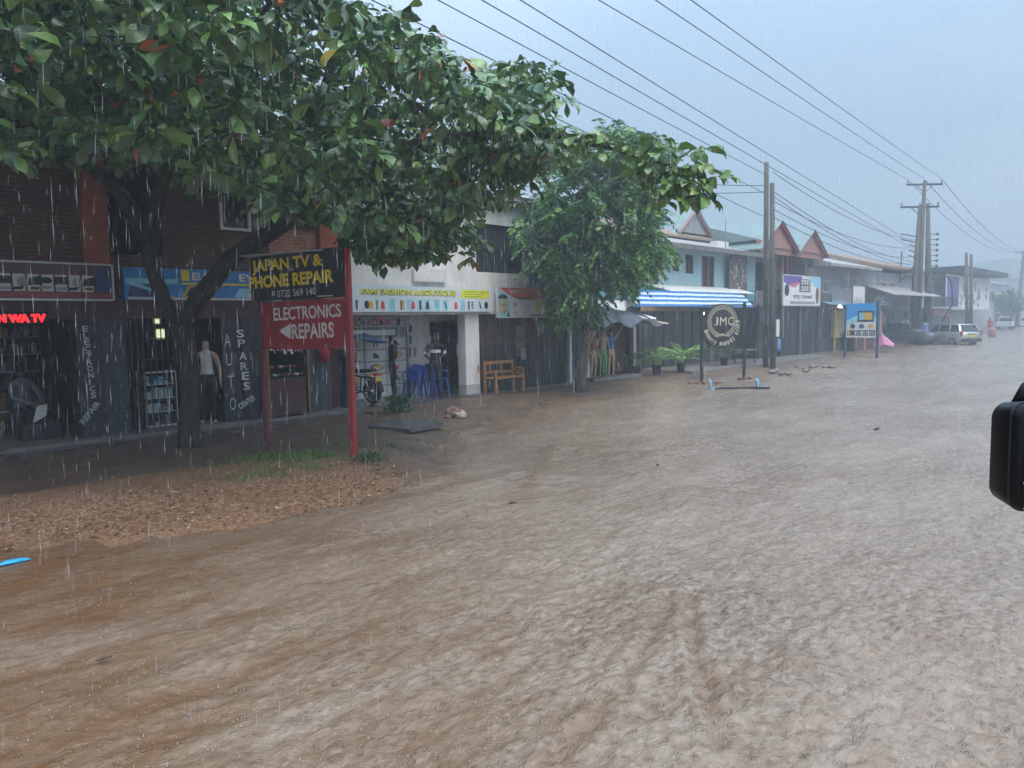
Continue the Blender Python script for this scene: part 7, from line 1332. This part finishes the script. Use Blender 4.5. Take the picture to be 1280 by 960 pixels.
for nm, px, py, sc, m_, lab, cat in (('blue_litter', 18, 705, (.13, .06, .02), M_cyan, 'flat bright blue plastic scrap floating at the left edge', 'plastic scrap'), ('floating_scrap', 641, 632, (.05, .035, .025), M_black, 'small black scrap floating near the middle of the flood', 'scrap'), ('floating_stick', 1096, 537, (.15, .03, .012), M_black, 'thin dark stick floating on the right side of the flood', 'stick'), ('floating_leaf', 822, 583, (.05, .02, .01), M_black, 'thin dark leaf floating in the flood right of the black scrap', 'leaf'), ('yellow_stone', 437, 571, (.09, .08, .05), M_stone, 'pale orange stone at the foot of the right red sign post', 'stone'), ('floating_twig', 130, 827, (.05, .012, .008), M_woodd, 'tiny dark twig floating at the lower left', 'twig')):
    q = onZ(px, py, .0 if 'stone' not in nm else .08); mb = MB(); mb.ball((q[0], q[1], q[2] + .022), sc, m_, 9, 6); mb.v = [v + Vector((random.uniform(-1, 1) * sc[0], random.uniform(-1, 1) * sc[1], random.uniform(-1, 1) * sc[2])) * .2 for v in mb.v]; tag(mb.build(nm), lab, cat)
q = onZ(1000, 462, .06); t = thing('rubble_heap', 'low heap of pale rubble and sacks at the foot of the sheet fence', 'rubble', tuple(q))
for k in range(18): mb = MB() if k == 0 else mb; s = random.uniform(.06, .15); mb.ball((q[0] + random.uniform(-2.6, 2.6), q[1] + random.uniform(-.5, .9), .06), (s * 1.6, s, s * .5), [M_conc, M_stone, M_concw, M_rust][k % 4], 6, 4)
mb.build('debris', None, t)
q = onZ(936, 456, .1); t = thing('low_table', 'low pale table top on dark legs left of the twin utility poles', 'table', (q[0] + .5, q[1] + .5, .1)); mb = MB(); X0, Y0 = q[0] + .3, q[1] + .3; mb.box(X0, X0 + 1.1, Y0, Y0 + .6, .66, .72, M_conc); mb.build('top', None, t)
for a in (.05, 1.0):
    for b in (.05, .5): mb = MB(); mb.box(X0 + a, X0 + a + .05, Y0 + b, Y0 + b + .05, .1, .66, M_black); mb.build('leg', None, t)

# ------------------------------------------------------------------ mirror of the vehicle the photo is taken from
def PM(px, py, d=.95): return Vector(atD(px, py, d))
c_ = PM(1336, 569); Mx = frame(tuple(c_), tuple(Vector(rt0) * 1.0 + Vector(hd) * .12)); t = thing('side_mirror', 'black side mirror of the vehicle at the right edge', 'side mirror', tuple(c_))
W2, H2, rc = .079, .0705, .021
def rrect(w_, h_, r_, z, sh=0): return [(sx * (w_ - r_) + r_ * math.cos(R(a)) + sh, sy * (h_ - r_) + r_ * math.sin(R(a)), z) for sx, sy, a0 in ((1, 1, 0), (-1, 1, 90), (-1, -1, 180), (1, -1, 270)) for a in range(a0, a0 + 91, 15)]
mb = MB(); mb.M = Mx; mb.loft([rrect(W2 * .7, H2 * .7, rc * .7, -.065), rrect(W2 * .92, H2 * .93, rc, -.045), rrect(W2, H2, rc, -.01), rrect(W2, H2, rc, .006), rrect(W2 * .975, H2 * .97, rc * .95, .010)], M_blackpl, True); mb.build('housing', None, t)
mb = MB(); mb.M = Mx; a_ = rrect(W2 * 1.012, H2 * 1.014, rc, -.006); b_ = rrect(W2 * 1.012, H2 * 1.014, rc, -.003); c_2 = rrect(W2 * .99, H2 * .99, rc, -.003); d_2 = rrect(W2 * .99, H2 * .99, rc, -.006); mb.loft([d_2, a_, b_, c_2], M_charcoal, cap=False); mb.build('seam', None, t)
mb = MB(); mb.M = Mx
for k in range(46): mb.ball((random.uniform(-.95, .5) * W2, random.uniform(-.9, .9) * H2, .0125), (.0011 + .0014 * random.random(),) * 2 + (.0008,), M_chrome, 6, 4)
kind(mb.build('water_beads', None, t), 'stuff')
mb = MB(); mb.M = Mx; mb.loft([rrect(W2 * .93, H2 * .92, rc * .85, .0105), rrect(W2 * .93, H2 * .92, rc * .85, .0115)], mat('mirror_back', (.003, .003, .004), .3, .1, spec=.15)); mb.build('glass', None, t)
mb = MB(); mb.M = Mx; mb.tube([(-W2 * .6, H2 * .9, -.03), (-W2 * .45, H2 * 1.2, -.03), (W2 * .3, H2 * 1.75, -.03), (W2 * 1.3, H2 * 2.2, -.03)], .009, 10, M_blackpl); mb.build('arm', None, t)

# ------------------------------------------------------------------ render settings
vs_ = scene.view_settings; vs_.view_transform = 'Standard'; vs_.look = 'None'; vs_.exposure = 0.68; vs_.gamma = 1; vs_.use_curve_mapping = False
cy = scene.cycles; cy.use_denoising = True; cy.max_bounces = 6; cy.diffuse_bounces = 2; cy.glossy_bounces = 2; cy.transmission_bounces = 2; cy.transparent_max_bounces = 14; cy.volume_bounces = 1; cy.sample_clamp_indirect = 4
